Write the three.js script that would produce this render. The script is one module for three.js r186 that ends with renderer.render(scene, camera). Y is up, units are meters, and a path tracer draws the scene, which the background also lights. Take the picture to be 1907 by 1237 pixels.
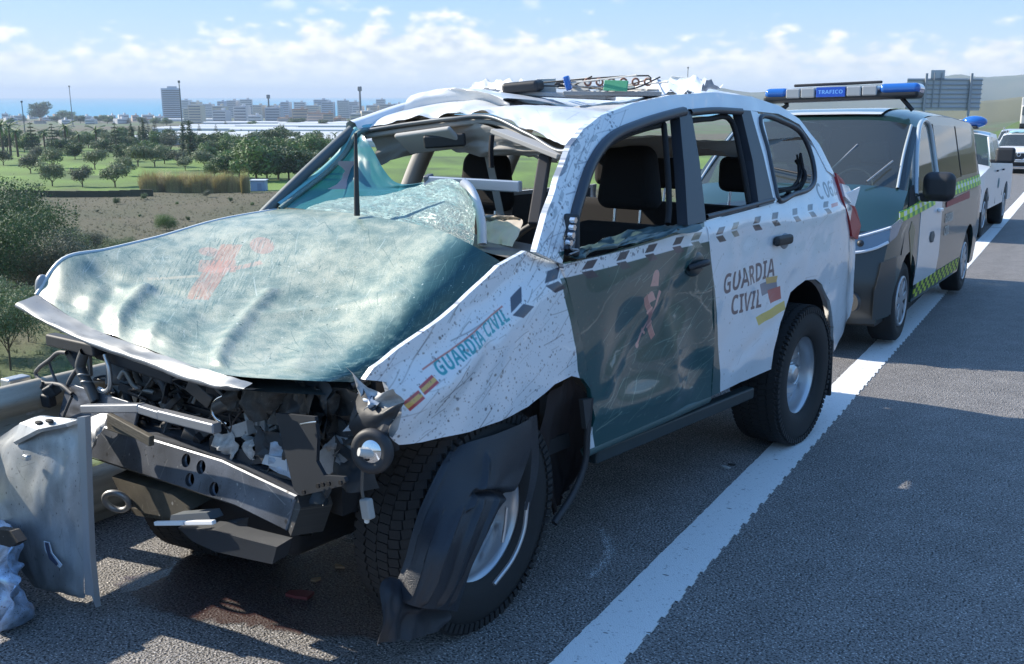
import * as THREE from 'three';
import { ImprovedNoise } from 'three/addons/math/ImprovedNoise.js';
import { mergeGeometries, mergeVertices, toCreasedNormals } from 'three/addons/utils/BufferGeometryUtils.js';
import { RoundedBoxGeometry } from 'three/addons/geometries/RoundedBoxGeometry.js';

// ---------- camera, sky, sun, exposure ----------
const scene = new THREE.Scene();
const camera = new THREE.PerspectiveCamera(36.97, 1907 / 1237, 0.05, 60000);
camera.position.set(0, 1.663, 0);
camera.rotation.set(-13.4225 * Math.PI / 180, 0, 0);
const renderer = new THREE.WebGLRenderer({ antialias: true });
renderer.toneMapping = THREE.LinearToneMapping;
renderer.toneMappingExposure = 1.72;
renderer.shadowMap.enabled = true;

const NOI = new ImprovedNoise();
const noise = (x, y = 0, z = 0) => NOI.noise(x + 31.7, y + 17.3, z + 5.1);
function fbm(x, y, z, oct = 4) { let a = 0, s = .5; for (let i = 0; i < oct; i++) { a += s * noise(x, y, z); x *= 2.03; y *= 2.03; z *= 2.03; s *= .5; } return a; }
const clamp = (x, a = 0, b = 1) => Math.min(b, Math.max(a, x));
const lerp = (a, b, t) => a + (b - a) * t;
const smooth = (a, b, x) => { const t = clamp((x - a) / (b - a)); return t * t * (3 - 2 * t); };
function rng(seed) { let s = seed >>> 0; return () => { s = (s + 0x6D2B79F5) >>> 0; let t = s; t = Math.imul(t ^ (t >>> 15), t | 1); t ^= t + Math.imul(t ^ (t >>> 7), t | 61); return ((t ^ (t >>> 14)) >>> 0) / 4294967296; }; }

// sun: left of the view, 34 degrees high
const SUN = new THREE.Vector3(-0.772, 0.551, -0.316).normalize();
const sun = new THREE.DirectionalLight(new THREE.Color(1.0, 0.91, 0.77), 5);
sun.position.copy(SUN).multiplyScalar(60); sun.castShadow = true; sun.shadow.mapSize.set(4096, 4096);
Object.assign(sun.shadow.camera, { left: -40, right: 40, top: 40, bottom: -40, near: 1, far: 200 });
scene.add(sun); scene.add(sun.target);

{ // sky: clear blue with a band of cumulus low over the coast and haze below it
  const W = 4096, Hh = 2048, data = new Float32Array(W * Hh * 4);
  const sunAz = Math.atan2(SUN.x, -SUN.z), sunEl = Math.asin(SUN.y);
  for (let j = 0; j < Hh; j++) {
    const el = ((j + .5) / Hh - .5) * Math.PI, eld = el * 180 / Math.PI;
    const up = clamp(eld / 90);
    for (let i = 0; i < W; i++) {
      const k = (j * W + i) * 4;
      if (eld < -0.3) { data[k] = .5; data[k + 1] = .56; data[k + 2] = .62; data[k + 3] = 1; continue; }
      // equirect: u = atan2(z, x)/2pi + .5
      const ph = ((i + .5) / W - .5) * 2 * Math.PI, dx = Math.cos(ph), dz = Math.sin(ph);
      const az = Math.atan2(dx, -dz), azd = az * 180 / Math.PI;
      const cosS = Math.sin(el) * Math.sin(sunEl) + Math.cos(el) * Math.cos(sunEl) * Math.cos(az - sunAz);
      const t = 1 - Math.exp(-Math.max(eld, 0) / 4.2), t2 = smooth(4, 55, eld);
      let r = lerp(lerp(.55, .19, t), .105, t2), g = lerp(lerp(.60, .40, t), .25, t2), b = lerp(lerp(.65, .70, t), .57, t2);
      const glow = .12 * Math.pow(clamp(cosS), 3) + .5 * Math.pow(clamp(cosS), 40);
      r += glow; g += glow * .96; b += glow * .85;
      // clouds
      if (eld < 40) {
        const sx = azd, c0 = Math.cos(azd * .01745) * 40, s0 = Math.sin(azd * .01745) * 40;   // wraps round
        const big = fbm(c0 * .16, s0 * .16, 3.3, 2);
        let dens;
        const low = 3.5 + big * 3.0 + fbm(c0 * .55, s0 * .55, 7.7, 3) * 1.9;     // height of the cloud tops, degrees
        const puff = fbm(c0 * .95, s0 * .95, eld * 1.7, 5);
        dens = smooth(0, .75, (low - eld) * .5 + puff * 1.5 - .05) * smooth(-.2, 1.5, eld + puff * .8);
        const hi = smooth(.10, .34, fbm(c0 * .3, s0 * .3, eld * .42 + 20, 5) - .10) * smooth(4.0, 5.5, eld) * (1 - smooth(20, 38, eld));
        dens = Math.max(dens * .93, hi * .9);
        const lit = clamp(.60 + puff * 1.0 - (low - eld) * .13 + fbm(c0 * 1.6, s0 * 1.6, eld * 2.6 + 9, 3) * .9);
        const base = smooth(3.4, .6, eld - puff * 1.4);               // grey-blue bases, then haze
        const cr = lerp(.42 + .36 * lit, .53, base * .6), cg = lerp(.48 + .28 * lit, .58, base * .6), cb = lerp(.56 + .18 * lit, .63, base * .6);
        const sh = 1 + .12 * clamp(cosS);
        r = lerp(r, cr * sh, dens); g = lerp(g, cg * sh, dens); b = lerp(b, cb * sh, dens);
      }
      r *= .95; g *= .95; b *= .93;
      data[k] = r; data[k + 1] = g; data[k + 2] = b; data[k + 3] = 1;
    }
  }
  const tex = new THREE.DataTexture(data, W, Hh, THREE.RGBAFormat, THREE.FloatType);
  tex.mapping = THREE.EquirectangularReflectionMapping; tex.magFilter = THREE.LinearFilter; tex.minFilter = THREE.LinearFilter; tex.needsUpdate = true;
  scene.background = tex; scene.environment = tex;
}
console.log('sky done');

// ---------- helpers ----------
const V3 = (a) => new THREE.Vector3(a[0], a[1], a[2]);
const RM = new THREE.Matrix4().makeBasis(V3([0.87153, 0.00653, 0.4903]), V3([0.01206, 0.99932, -0.03473]), V3([-0.49019, 0.03618, 0.87086])).setPosition(-0.02005, 0.00112, 0.05776);   // the road falls gently away: road frame to world
const RMI = RM.clone().invert();
const bend = (z) => z < -14 ? .00024 * (z + 14) * (z + 14) : 0;   // the grade eases further on
const used = {};
function numbered(n) { const k = used[n] = (used[n] ?? -1) + 1; return k ? n + '_' + String(k).padStart(3, '0') : n; }
function tag(o, label, category, group, kind) { o.userData.label = label; if (category) o.userData.category = category; if (group) o.userData.group = group; if (kind) o.userData.kind = kind; return o; }
function thing(name, label, category, group) { const g = new THREE.Group(); g.name = numbered(name); scene.add(g); return tag(g, label, category, group); }
function onRoad(o, x, z, yaw = 0, y = 0, pitch = 0, rollz = 0) {
  const m = new THREE.Matrix4().makeRotationFromEuler(new THREE.Euler(pitch, yaw, rollz, 'YXZ')).setPosition(x, y + bend(z), z).premultiply(RM);
  m.decompose(o.position, o.quaternion, o.scale); return o;
}
function flat(gs) { gs = gs.filter(Boolean).map(g => { let h = g.index ? g.toNonIndexed() : g; for (const k of Object.keys(h.attributes)) if (!['position', 'normal', 'uv'].includes(k)) h.deleteAttribute(k); if (!h.attributes.uv) h.setAttribute('uv', new THREE.BufferAttribute(new Float32Array(h.attributes.position.count * 2), 2)); if (!h.attributes.normal) h.computeVertexNormals(); return h; }); return gs.length > 1 ? mergeGeometries(gs) : gs[0]; }
function part(name, geo, mat, parent) { const m = new THREE.Mesh(Array.isArray(geo) ? flat(geo) : geo, mat); m.name = name; m.castShadow = m.receiveShadow = true; parent.add(m); return m; }
function solo(name, geo, mat, label, category, group, kind) { const m = part(numbered(name), geo, mat, scene); if (kind === 'structure') { m.userData.kind = kind; if (label) m.userData.label = label; return m; } return tag(m, label, category, group, kind); }
const tr = (g, x, y, z, rx = 0, ry = 0, rz = 0) => g.applyMatrix4(new THREE.Matrix4().makeRotationFromEuler(new THREE.Euler(rx, ry, rz)).setPosition(x, y, z));
const box = (w, h, d, x = 0, y = 0, z = 0, rx = 0, ry = 0, rz = 0) => tr(new THREE.BoxGeometry(w, h, d), x, y, z, rx, ry, rz);
const rbox = (w, h, d, x = 0, y = 0, z = 0, r = .01, rx = 0, ry = 0, rz = 0) => tr(new RoundedBoxGeometry(w, h, d, 2, Math.min(r, w / 2.01, h / 2.01, d / 2.01)), x, y, z, rx, ry, rz);
const cyl = (r0, r1, h, n = 16) => new THREE.CylinderGeometry(r0, r1, h, n);
function rod(a, b, r, n = 8, r1 = r) { const A = V3(a), B = V3(b), d = B.clone().sub(A), g = cyl(r1, r, d.length(), n); g.applyQuaternion(new THREE.Quaternion().setFromUnitVectors(new THREE.Vector3(0, 1, 0), d.clone().normalize())); return g.translate((A.x + B.x) / 2, (A.y + B.y) / 2, (A.z + B.z) / 2); }
function tube(pts, r, n = 0, rs = 7) { const c = new THREE.CatmullRomCurve3(pts.map(V3)); return new THREE.TubeGeometry(c, n || pts.length * 7, r, rs, false); }
// polygon in space given a thickness along dir
function plate(pts, dir, drop = 'z', bump = 0) {
  const ax = { x: [2, 1], y: [0, 2], z: [0, 1] }[drop];
  const p2 = pts.map(p => new THREE.Vector2(p[ax[0]], p[ax[1]])), tri = THREE.ShapeUtils.triangulateShape(p2, []);
  const pos = [], uv = [], put = (p, q) => { pos.push(p[0], p[1], p[2]); uv.push(q.x, q.y); };
  const bk = pts.map(p => [p[0] + dir[0], p[1] + dir[1], p[2] + dir[2]]);
  for (const [a, b, c] of tri) { for (const i of [a, b, c]) put(pts[i], p2[i]); for (const i of [c, b, a]) put(bk[i], p2[i]); }
  for (let i = 0; i < pts.length; i++) { const j = (i + 1) % pts.length; for (const [P, q] of [[pts[i], i], [bk[i], i], [bk[j], j], [pts[i], i], [bk[j], j], [pts[j], j]]) put(P, p2[q]); }
  const g = new THREE.BufferGeometry(); g.setAttribute('position', new THREE.Float32BufferAttribute(pos, 3)); g.setAttribute('uv', new THREE.Float32BufferAttribute(uv, 2)); g.computeVertexNormals(); return g;
}
// box between two ends with a height and a width, flattened bar
function bar(a, b, w, h, up = [0, 1, 0]) { const A = V3(a), B = V3(b), d = B.clone().sub(A), L = d.length(); d.normalize(); const s = new THREE.Vector3().crossVectors(V3(up), d).normalize(), u = new THREE.Vector3().crossVectors(d, s); const g = new RoundedBoxGeometry(w, h, L, 1, Math.min(w, h) * .2); g.applyMatrix4(new THREE.Matrix4().makeBasis(s, u, d).setPosition((A.x + B.x) / 2, (A.y + B.y) / 2, (A.z + B.z) / 2)); return g; }
// bicubic net through a grid of points [row][col]
function crm(p0, p1, p2, p3, t) { const t2 = t * t, t3 = t2 * t; return .5 * (2 * p1 + (p2 - p0) * t + (2 * p0 - 5 * p1 + 4 * p2 - p3) * t2 + (3 * p1 - p0 - 3 * p2 + p3) * t3); }
function spl(arr, s, get) { const n = arr.length - 1, x = clamp(s) * n, i = Math.min(Math.floor(x), n - 1), t = x - i; const A = k => k < 0 ? 2 * get(arr[0]) - get(arr[1]) : k > n ? 2 * get(arr[n]) - get(arr[n - 1]) : get(arr[k]); return crm(A(i - 1), A(i), A(i + 1), A(i + 2), t); }
function net(rows, nu, nv, disp) {
  const pos = [], uv = [], idx = [];
  for (let j = 0; j <= nv; j++) {
    const v = j / nv;
    for (let i = 0; i <= nu; i++) {
      const u = i / nu, p = [0, 1, 2].map(c => spl(rows, v, row => spl(row, u, q => q[c])));
      if (disp) disp(p, u, v);
      pos.push(...p); uv.push(u, 1 - v);
      if (i < nu && j < nv) { const a = j * (nu + 1) + i, b = a + 1, c = a + nu + 1, d = c + 1; idx.push(a, c, b, b, c, d); }
    }
  }
  const g = new THREE.BufferGeometry(); g.setAttribute('position', new THREE.Float32BufferAttribute(pos, 3)); g.setAttribute('uv', new THREE.Float32BufferAttribute(uv, 2)); g.setIndex(idx); g.computeVertexNormals(); return g;
}
// sheet panel: outline in (z,y), laid on a surface, cut on a grid, with a turned-in edge
function clipRect(poly, x0, x1, y0, y1) {
  const cut = (P, f, at) => { const o = []; for (let i = 0; i < P.length; i++) { const a = P[i], b = P[(i + 1) % P.length], fa = f(a), fb = f(b); if (fa >= 0) o.push(a); if ((fa >= 0) !== (fb >= 0)) o.push(at(a, b)); } return o; };
  const ix = X => (a, b) => [X, a[1] + (b[1] - a[1]) * (X - a[0]) / (b[0] - a[0])], iy = Y => (a, b) => [a[0] + (b[0] - a[0]) * (Y - a[1]) / (b[1] - a[1]), Y];
  poly = cut(poly, p => p[0] - x0, ix(x0)); if (!poly.length) return poly; poly = cut(poly, p => x1 - p[0], ix(x1)); if (!poly.length) return poly;
  poly = cut(poly, p => p[1] - y0, iy(y0)); if (!poly.length) return poly; return cut(poly, p => y1 - p[1], iy(y1));
}
function panel(outline, surf, { cell = .05, flange = .02, uvf = (a, b) => [a, b], inward = 1, smoothOutline = 0 } = {}) {
  if (smoothOutline) { const c = new THREE.CatmullRomCurve3(outline.map(p => new THREE.Vector3(p[0], p[1], 0)), true, 'catmullrom', .5); outline = c.getPoints(smoothOutline).slice(0, -1).map(p => [p.x, p.y]); }
  let x0 = 1e9, x1 = -1e9, y0 = 1e9, y1 = -1e9; for (const [a, b] of outline) { x0 = Math.min(x0, a); x1 = Math.max(x1, a); y0 = Math.min(y0, b); y1 = Math.max(y1, b); }
  if (THREE.ShapeUtils.area(outline.map(q => ({ x: q[0], y: q[1] }))) < 0) outline = outline.slice().reverse();
  const pos = [], uv = [], put = (a, b) => { pos.push(...surf(a, b)); uv.push(...uvf(a, b)); };
  for (let gx = Math.floor(x0 / cell); gx * cell < x1; gx++) for (let gy = Math.floor(y0 / cell); gy * cell < y1; gy++) {
    let p = clipRect(outline, gx * cell, (gx + 1) * cell, gy * cell, (gy + 1) * cell);
    p = p.filter((q, i) => { const o = p[(i + 1) % p.length]; return Math.hypot(q[0] - o[0], q[1] - o[1]) > 1e-6; });
    if (p.length < 3) continue;
    if (p.length === 4 && Math.abs(Math.abs(THREE.ShapeUtils.area(p.map(q => ({ x: q[0], y: q[1] })))) - cell * cell) < 1e-9) { for (const i of [0, 1, 2, 0, 2, 3]) put(...p[i]); continue; }
    for (const t of THREE.ShapeUtils.triangulateShape(p.map(q => new THREE.Vector2(q[0], q[1])), [])) { const [a, b, c] = t, ar = (p[b][0] - p[a][0]) * (p[c][1] - p[a][1]) - (p[b][1] - p[a][1]) * (p[c][0] - p[a][0]); for (const i of ar > 0 ? [a, b, c] : [a, c, b]) put(...p[i]); }
  }
  let g = new THREE.BufferGeometry(); g.setAttribute('position', new THREE.Float32BufferAttribute(pos, 3)); g.setAttribute('uv', new THREE.Float32BufferAttribute(uv, 2));
  g = mergeVertices(g, 1e-4); g.computeVertexNormals();
  if (!flange) return g;
  const fp = [], fu = [];
  for (let i = 0; i < outline.length; i++) {
    const a = outline[i], b = outline[(i + 1) % outline.length], n = Math.max(1, Math.ceil(Math.hypot(b[0] - a[0], b[1] - a[1]) / cell));
    for (let k = 0; k < n; k++) {
      const q = t => [a[0] + (b[0] - a[0]) * t, a[1] + (b[1] - a[1]) * t], A = q(k / n), B = q((k + 1) / n), SA = surf(...A), SB = surf(...B), IA = [SA[0] - flange * inward, SA[1], SA[2]], IB = [SB[0] - flange * inward, SB[1], SB[2]];
      for (const [P, T] of [[SA, A], [IA, A], [IB, B], [SA, A], [IB, B], [SB, B]]) { fp.push(...P); fu.push(...uvf(...T)); }
    }
  }
  const e = new THREE.BufferGeometry(); e.setAttribute('position', new THREE.Float32BufferAttribute(fp, 3)); e.setAttribute('uv', new THREE.Float32BufferAttribute(fu, 2)); e.computeVertexNormals();
  return flat([g, e]);
}
function canvas(w, h, draw, srgb = true) { const c = document.createElement('canvas'); c.width = w; c.height = h; draw(c.getContext('2d'), w, h); const t = new THREE.CanvasTexture(c); if (srgb) t.colorSpace = THREE.SRGBColorSpace; t.wrapS = t.wrapT = THREE.RepeatWrapping; t.magFilter = THREE.LinearFilter; return t; }
function dataTex(n, f, srgb = true) { const d = new Uint8Array(n * n * 4); for (let j = 0; j < n; j++) for (let i = 0; i < n; i++) { const c = f(i / n, j / n, i, j), k = (j * n + i) * 4; d[k] = clamp(c[0]) * 255; d[k + 1] = clamp(c[1]) * 255; d[k + 2] = clamp(c[2]) * 255; d[k + 3] = 255; } const t = new THREE.DataTexture(d, n, n); t.wrapS = t.wrapT = THREE.RepeatWrapping; t.magFilter = THREE.LinearFilter; t.minFilter = THREE.LinearMipmapLinearFilter; if (srgb) t.colorSpace = THREE.SRGBColorSpace; t.needsUpdate = true; return t; }
const col = (r, g, b) => new THREE.Color().setRGB(r, g, b);
const std = (r, g, b, rough = .6, metal = 0, o = {}) => new THREE.MeshStandardMaterial({ color: col(r, g, b), roughness: rough, metalness: metal, side: THREE.DoubleSide, ...o });
const phy = (r, g, b, rough = .4, o = {}) => new THREE.MeshPhysicalMaterial({ color: col(r, g, b), roughness: rough, side: THREE.DoubleSide, ...o });
const withUV = (g, k = 1) => { const p = g.attributes.position, u = new Float32Array(p.count * 2); for (let i = 0; i < p.count; i++) { u[2 * i] = p.getX(i) * k; u[2 * i + 1] = p.getZ(i) * k; } g.setAttribute('uv', new THREE.BufferAttribute(u, 2)); return g; };
// grime: scuffs and specks over a plain tone, tiled
function grimeTex(base, seed, specks, dark, amt = .12, n = 512) {
  return canvas(n, n, (x, w, h) => {
    const R = rng(seed); x.fillStyle = `rgb(${base})`; x.fillRect(0, 0, w, h);
    const im = x.getImageData(0, 0, w, h); for (let j = 0; j < h; j++) for (let i = 0; i < w; i++) { const s = Math.min(i, w - i) / 60, e = Math.min(j, h - j) / 60, f = clamp(Math.min(s, e)); const k = 1 + amt * f * (fbm(i * .012, j * .012, seed, 4) * 1.6 + (R() - .5) * .35); const q = (j * w + i) * 4; for (let c = 0; c < 3; c++) im.data[q + c] = clamp(im.data[q + c] * k, 0, 255); } x.putImageData(im, 0, 0);
    for (let i = 0; i < specks; i++) { x.globalAlpha = .25 + R() * .6; x.fillStyle = R() < .7 ? `rgb(${dark})` : 'rgb(190,190,185)'; const r = .4 + R() * R() * 3.2; x.beginPath(); x.ellipse(R() * w, R() * h, r, r * (.4 + R()), R() * 3, 0, 7); x.fill(); }
    for (let i = 0; i < specks / 8; i++) { x.globalAlpha = .15 + R() * .35; x.strokeStyle = R() < .5 ? `rgb(${dark})` : 'rgb(205,205,200)'; x.lineWidth = .5 + R() * 1.2; const a = R() * w, b = R() * h, l = 8 + R() * 60, d = R() * 6.3; x.beginPath(); x.moveTo(a, b); x.lineTo(a + Math.cos(d) * l, b + Math.sin(d) * l); x.stroke(); }
    x.globalAlpha = 1;
  });
}

// ---------- road ----------
const asphaltMap = dataTex(1024, (u, v, i, j) => { const g = fbm(u * 6, v * 6, 1, 3), st = noise(i * .17, j * .17, 2) + .6 * noise(i * .34, j * .34, 7), gap = st < -.12 ? clamp((-.12 - st) * 3) : 0, sp = noise(i * .21, j * .21, 11) > .42 ? .3 : 0; const k = .455 + g * .08 + st * .10 - gap * .24 + sp + noise(i * .6, j * .6, 3) * .05; return [k * 1.02, k, k * .985]; });
const asphaltBump = dataTex(1024, (u, v, i, j) => { const st = noise(i * .17, j * .17, 2) + .6 * noise(i * .34, j * .34, 7); const s = .55 + st * .45; return [s, s, s]; }, false);
const asphalt = std(1, 1, 1, .72, 0, { map: asphaltMap, bumpMap: asphaltBump, bumpScale: .008 });
function roadSheet(x0, x1, z0, z1, y, nz, jag = 0) {   // a sheet in the road frame, uv in metres
  const pos = [], uv = [], idx = [], nx = 6;
  for (let j = 0; j <= nz; j++) for (let i = 0; i <= nx; i++) {
    const z = z0 + (z1 - z0) * Math.pow(j / nz, 2), x = x0 + (x1 - x0) * i / nx, p = new THREE.Vector3(x, y + bend(z), z).applyMatrix4(RM);
    pos.push(p.x, p.y, p.z); uv.push(x / 1.5, z / 1.5);
    if (i < nx && j < nz) { const a = j * (nx + 1) + i; idx.push(a, a + 1, a + nx + 1, a + 1, a + nx + 2, a + nx + 1); }
  }
  const g = new THREE.BufferGeometry(); g.setAttribute('position', new THREE.Float32BufferAttribute(pos, 3)); g.setAttribute('uv', new THREE.Float32BufferAttribute(uv, 2)); g.setIndex(idx); g.computeVertexNormals(); return g;
}
solo('motorway_road', roadSheet(-3.9, 11.5, 9, -170, 0, 90), asphalt, 'grey asphalt motorway carriageway', null, null, 'structure');
const paintTex = canvas(512, 512, (x, w, h) => { const R = rng(5); x.fillStyle = 'rgb(222,224,224)'; x.fillRect(0, 0, w, h); for (let i = 0; i < 2600; i++) { x.globalAlpha = .1 + R() * .4; x.fillStyle = R() < .75 ? 'rgb(120,122,126)' : 'rgb(245,245,245)'; x.beginPath(); const r = .6 + R() * R() * 4; x.ellipse(R() * w, R() * h, r, r * .7, R() * 3, 0, 7); x.fill(); } for (let i = 0; i < 40; i++) { x.globalAlpha = .75; x.fillStyle = 'rgb(64,66,70)'; x.beginPath(); const r = 2 + R() * 5; x.ellipse(R() * w, R() * h, r * 1.8, r * .6, R() * .3, 0, 7); x.fill(); } x.globalAlpha = 1; });
const paintMat = std(1, 1, 1, .7, 0, { map: paintTex, bumpMap: asphaltBump, bumpScale: .003 });
{ // shoulder line: thick paint with a scalloped edge and rumble bars
  const L = -1.295, R = -1.10, pos = [], uv = [], q = (x, z, y) => { const p = new THREE.Vector3(x, y + bend(z), z).applyMatrix4(RM); pos.push(p.x, p.y, p.z); uv.push(x / .8, z / .8); };
  const rnd = rng(9);
  for (let k = 0; k < 1400; k++) {
    const z0 = 3 - k * .047 - (k > 500 ? (k - 500) * .05 : 0), z1 = 3 - (k + 1) * .047 - (k > 500 ? (k - 499) * .05 : 0);
    const drift = z => .0035 * (z + 4), tooth = (k % 3 === 0 ? .009 : k % 3 === 1 ? .005 : -.001) + (rnd() - .5) * .006, l0 = L - drift(-z0) * 0 + (rnd() - .5) * .004;
    const x0 = l0, x1 = R + tooth, y = .004;
    q(x0, z0, y); q(x1, z0, y); q(x1, z1, y); q(x0, z0, y); q(x1, z1, y); q(x0, z1, y);
    if (k < 700) { q(x1, z0, y); q(x1, z0, 0); q(x1, z1, y); q(x1, z0, 0); q(x1, z1, 0); q(x1, z1, y); }
  }
  const g = new THREE.BufferGeometry(); g.setAttribute('position', new THREE.Float32BufferAttribute(pos, 3)); g.setAttribute('uv', new THREE.Float32BufferAttribute(uv, 2)); g.computeVertexNormals();
  const line = solo('shoulder_line', g, paintMat, 'solid white shoulder line with toothed edge', null, null, 'structure');
}
// lane line on the far side of the lane, dashes
for (let k = 0; k < 8; k++) { const g = roadSheet(2.6, 2.72, -4 - k * 14, -9 - k * 14, .004, 6); solo('lane_dash', g, paintMat, 'white lane dash', null, null, 'structure'); }

// ---------- terrain: bank, field, course, plain, coast ----------
const prof = [[0, 0], [3, -1], [10, -5], [24, -10.2], [45, -12.8], [90, -13.3], [150, -13.6], [230, -15], [320, -16.6], [500, -19], [800, -24.2], [1200, -31], [1800, -38.5], [2300, -43]];
const profile = d => { if (d <= 0) return 0; for (let i = 1; i < prof.length; i++) if (d < prof[i][0]) { const [a, b] = prof[i - 1], [c, e] = prof[i]; return lerp(b, e, (d - a) / (c - a)); } return -43; };
const tv = new THREE.Vector3();
function ground(x, z) {
  tv.set(x, 0, z).applyMatrix4(RMI); const rx = tv.x, rz = tv.z, d = Math.hypot(x, z);
  tv.set(rx, 0, rz); const ry = bend(Math.max(rz, -170)) - (rz < -170 ? 0 : 0); tv.y = ry; tv.applyMatrix4(RM); const plane = Math.max(tv.y, -9);
  let y;
  const s = -(rx + 4.4);
  if (s > 0) { const p = profile(s * (1 + 0)); y = Math.max(p + plane * Math.exp(-s / 60), p - 4) - .12; const far = profile(d * .98); y = lerp(y, far, smooth(30, 130, s)); }
  else if (rx < 12.4) y = plane - .35;
  else { const t = rx - 12.4; y = plane - .3 + Math.min(t * .2, 4.2 + (t - 21) * .035) * smooth(0, 8, t); if (d > 350) y = lerp(y, profile(d * .7), smooth(350, 900, d)); }
  return y + fbm(x * .035, z * .035, 2, 3) * clamp((Math.abs(s) - 1) / 25, 0, 1) * (d > 400 ? 2.2 : 1.1);
}
function landColor(x, z) {
  tv.set(x, 0, z).applyMatrix4(RMI); const s = -(tv.x + 4.4), d = Math.hypot(x, z), n = fbm(x * .06, z * .06, 5, 4), m = fbm(x * .5, z * .5, 8, 3);
  const C = (r, g, b) => [r, g, b], mix = (a, b, t) => a.map((q, i) => lerp(q, b[i], clamp(t)));
  const dry = C(.175, .15, .09), dry2 = C(.105, .115, .052), grass = C(.085, .15, .035), green = C(.23, .41, .05), soil = C(.20, .16, .12);
  let c = mix(dry, dry2, .5 + n * 1.6 + m * .5);
  if (s < 60 && s > 0) c = mix(C(.10, .19, .035), dry, .12 + n * 1.4 + m * .9 + smooth(35, 60, s) * .6);
  if (s < 0) c = mix(C(.12, .11, .065), C(.065, .085, .035), .5 + n * 1.8);
  const depth = -z;
  if (s > 30) {
    const edge = 168;       // golf course beyond the wall
    if (depth > edge && depth < 390) c = mix(green, C(.09, .16, .035), .35 + n * 2.2 + m * .4);
    if (depth >= 390 && depth < 1000) c = mix(C(.12, .22, .06), dry, .5 + fbm(x * .006, z * .02, 3, 3) * 3);
    if (depth >= 1000) c = mix(C(.11, .20, .055), soil, .5 + fbm(x * .01, z * .01, 6, 3) * 2.5);
  }
  return c.map(q => q * (1 + m * .35));
}
{
  const angs = []; for (let a = -180; a < -40; a += 4) angs.push(a); for (let a = -40; a < 40; a += .5) angs.push(a); for (let a = 40; a <= 180; a += 4) angs.push(a);
  const rad = [0]; for (let r = 1.2; r < 2600; r *= 1.05) rad.push(r); rad.push(2600);
  const pos = [], colr = [], idx = [], na = angs.length;
  for (const r of rad) for (const a of angs) { const x = Math.sin(a * Math.PI / 180) * r, z = -Math.cos(a * Math.PI / 180) * r; pos.push(x, ground(x, z), z); colr.push(...landColor(x, z)); }
  for (let j = 0; j < rad.length - 1; j++) for (let i = 0; i < na - 1; i++) { const a = j * na + i; idx.push(a, a + 1, a + na, a + 1, a + na + 1, a + na); }
  const g = new THREE.BufferGeometry(); g.setAttribute('position', new THREE.Float32BufferAttribute(pos, 3)); g.setAttribute('color', new THREE.Float32BufferAttribute(colr, 3)); g.setIndex(idx); g.computeVertexNormals(); withUV(g, .25);
  const soilTex = dataTex(512, (u, v, i, j) => { const k = .72 + noise(i * .25, j * .25, 3) * .3 + noise(i * .07, j * .07, 6) * .25; return [k, k, k]; });
  solo('ground', g, new THREE.MeshStandardMaterial({ vertexColors: true, roughness: .95, map: soilTex, side: THREE.DoubleSide }), 'land falling from the road to the coast', null, null, 'structure');
}
{ // sea to the horizon
  const g = new THREE.CircleGeometry(16000, 96); g.rotateX(-Math.PI / 2); g.translate(0, -41, 0);
  const wave = dataTex(256, (u, v, i, j) => { const k = .5 + noise(i * .2, j * .4, 1) * .4; return [k, k, k]; }, false); wave.repeat.set(3000, 3000);
  solo('sea', g, phy(.05, .27, .42, .55, { bumpMap: wave, bumpScale: .4 }), 'flat pale blue sea', null, null, 'structure');
}
function ridge(name, pts, depth, label, c) {   // a range of hills as a solid ridge: pts are world points of its crest
  const rows = [], back = 500, N = 90;
  const pos = [], colr = [], idx = [], M = 14;
  for (let j = 0; j <= M; j++) for (let i = 0; i <= N; i++) {
    const u = i / N, t = j / M * 2 - 1, cx = spl(pts, u, p => p[0]), cy = spl(pts, u, p => p[1]), cz = spl(pts, u, p => p[2]);
    const k = 1 - Math.abs(t), L = Math.hypot(cx, cz), off = -t * depth, base = -44;
    const h = base + (cy - base) * Math.pow(Math.sin(k * Math.PI / 2), .8) * (1 + (k < .98 ? fbm(cx * .004, t * 3, 4, 4) * .25 : 0)) + (k > .9 ? fbm(cx * .012, cz * .01, 2, 4) * (cy - base) * .10 : 0);
    const x = cx + cx / L * off, z = cz + cz / L * off; pos.push(x, h, z);
    const n = .5 + fbm(x * .006, z * .006, 7, 4) * 1.8; colr.push(lerp(c[0], .16, clamp(n - .3) * .6), lerp(c[1], .15, clamp(n - .3) * .6), lerp(c[2], .09, clamp(n - .3) * .6));
    if (i < N && j < M) { const a = j * (N + 1) + i; idx.push(a, a + N + 1, a + 1, a + 1, a + N + 1, a + N + 2); }
  }
  const g = new THREE.BufferGeometry(); g.setAttribute('position', new THREE.Float32BufferAttribute(pos, 3)); g.setAttribute('color', new THREE.Float32BufferAttribute(colr, 3)); g.setIndex(idx); g.computeVertexNormals();
  solo(name, g, new THREE.MeshStandardMaterial({ vertexColors: true, roughness: 1, side: THREE.DoubleSide }), label, null, null, 'structure');
}
ridge('hills', [[172.844,-0.281,-3800],[332.212,23.011,-3800],[451.378,42.369,-3800],[570.81,46.235,-3800],[710.793,34.632,-3800],[891.539,11.374,-3800],[1050.509,23.011,-3800],[1209.246,34.632,-3800],[1368.084,42.369,-3800],[1486.931,50.1,-3800],[1644.279,69.392,-3800],[1783.974,65.537,-3800],[1896.479,73.245,-3800],[2040.681,80.945,-3800],[2479.245,73.245,-3800],[3072.202,92.481,-3800],[3876.231,53.962,-3800]], 900, 'long wooded ridge inland', [.05, .075, .045]);
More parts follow.
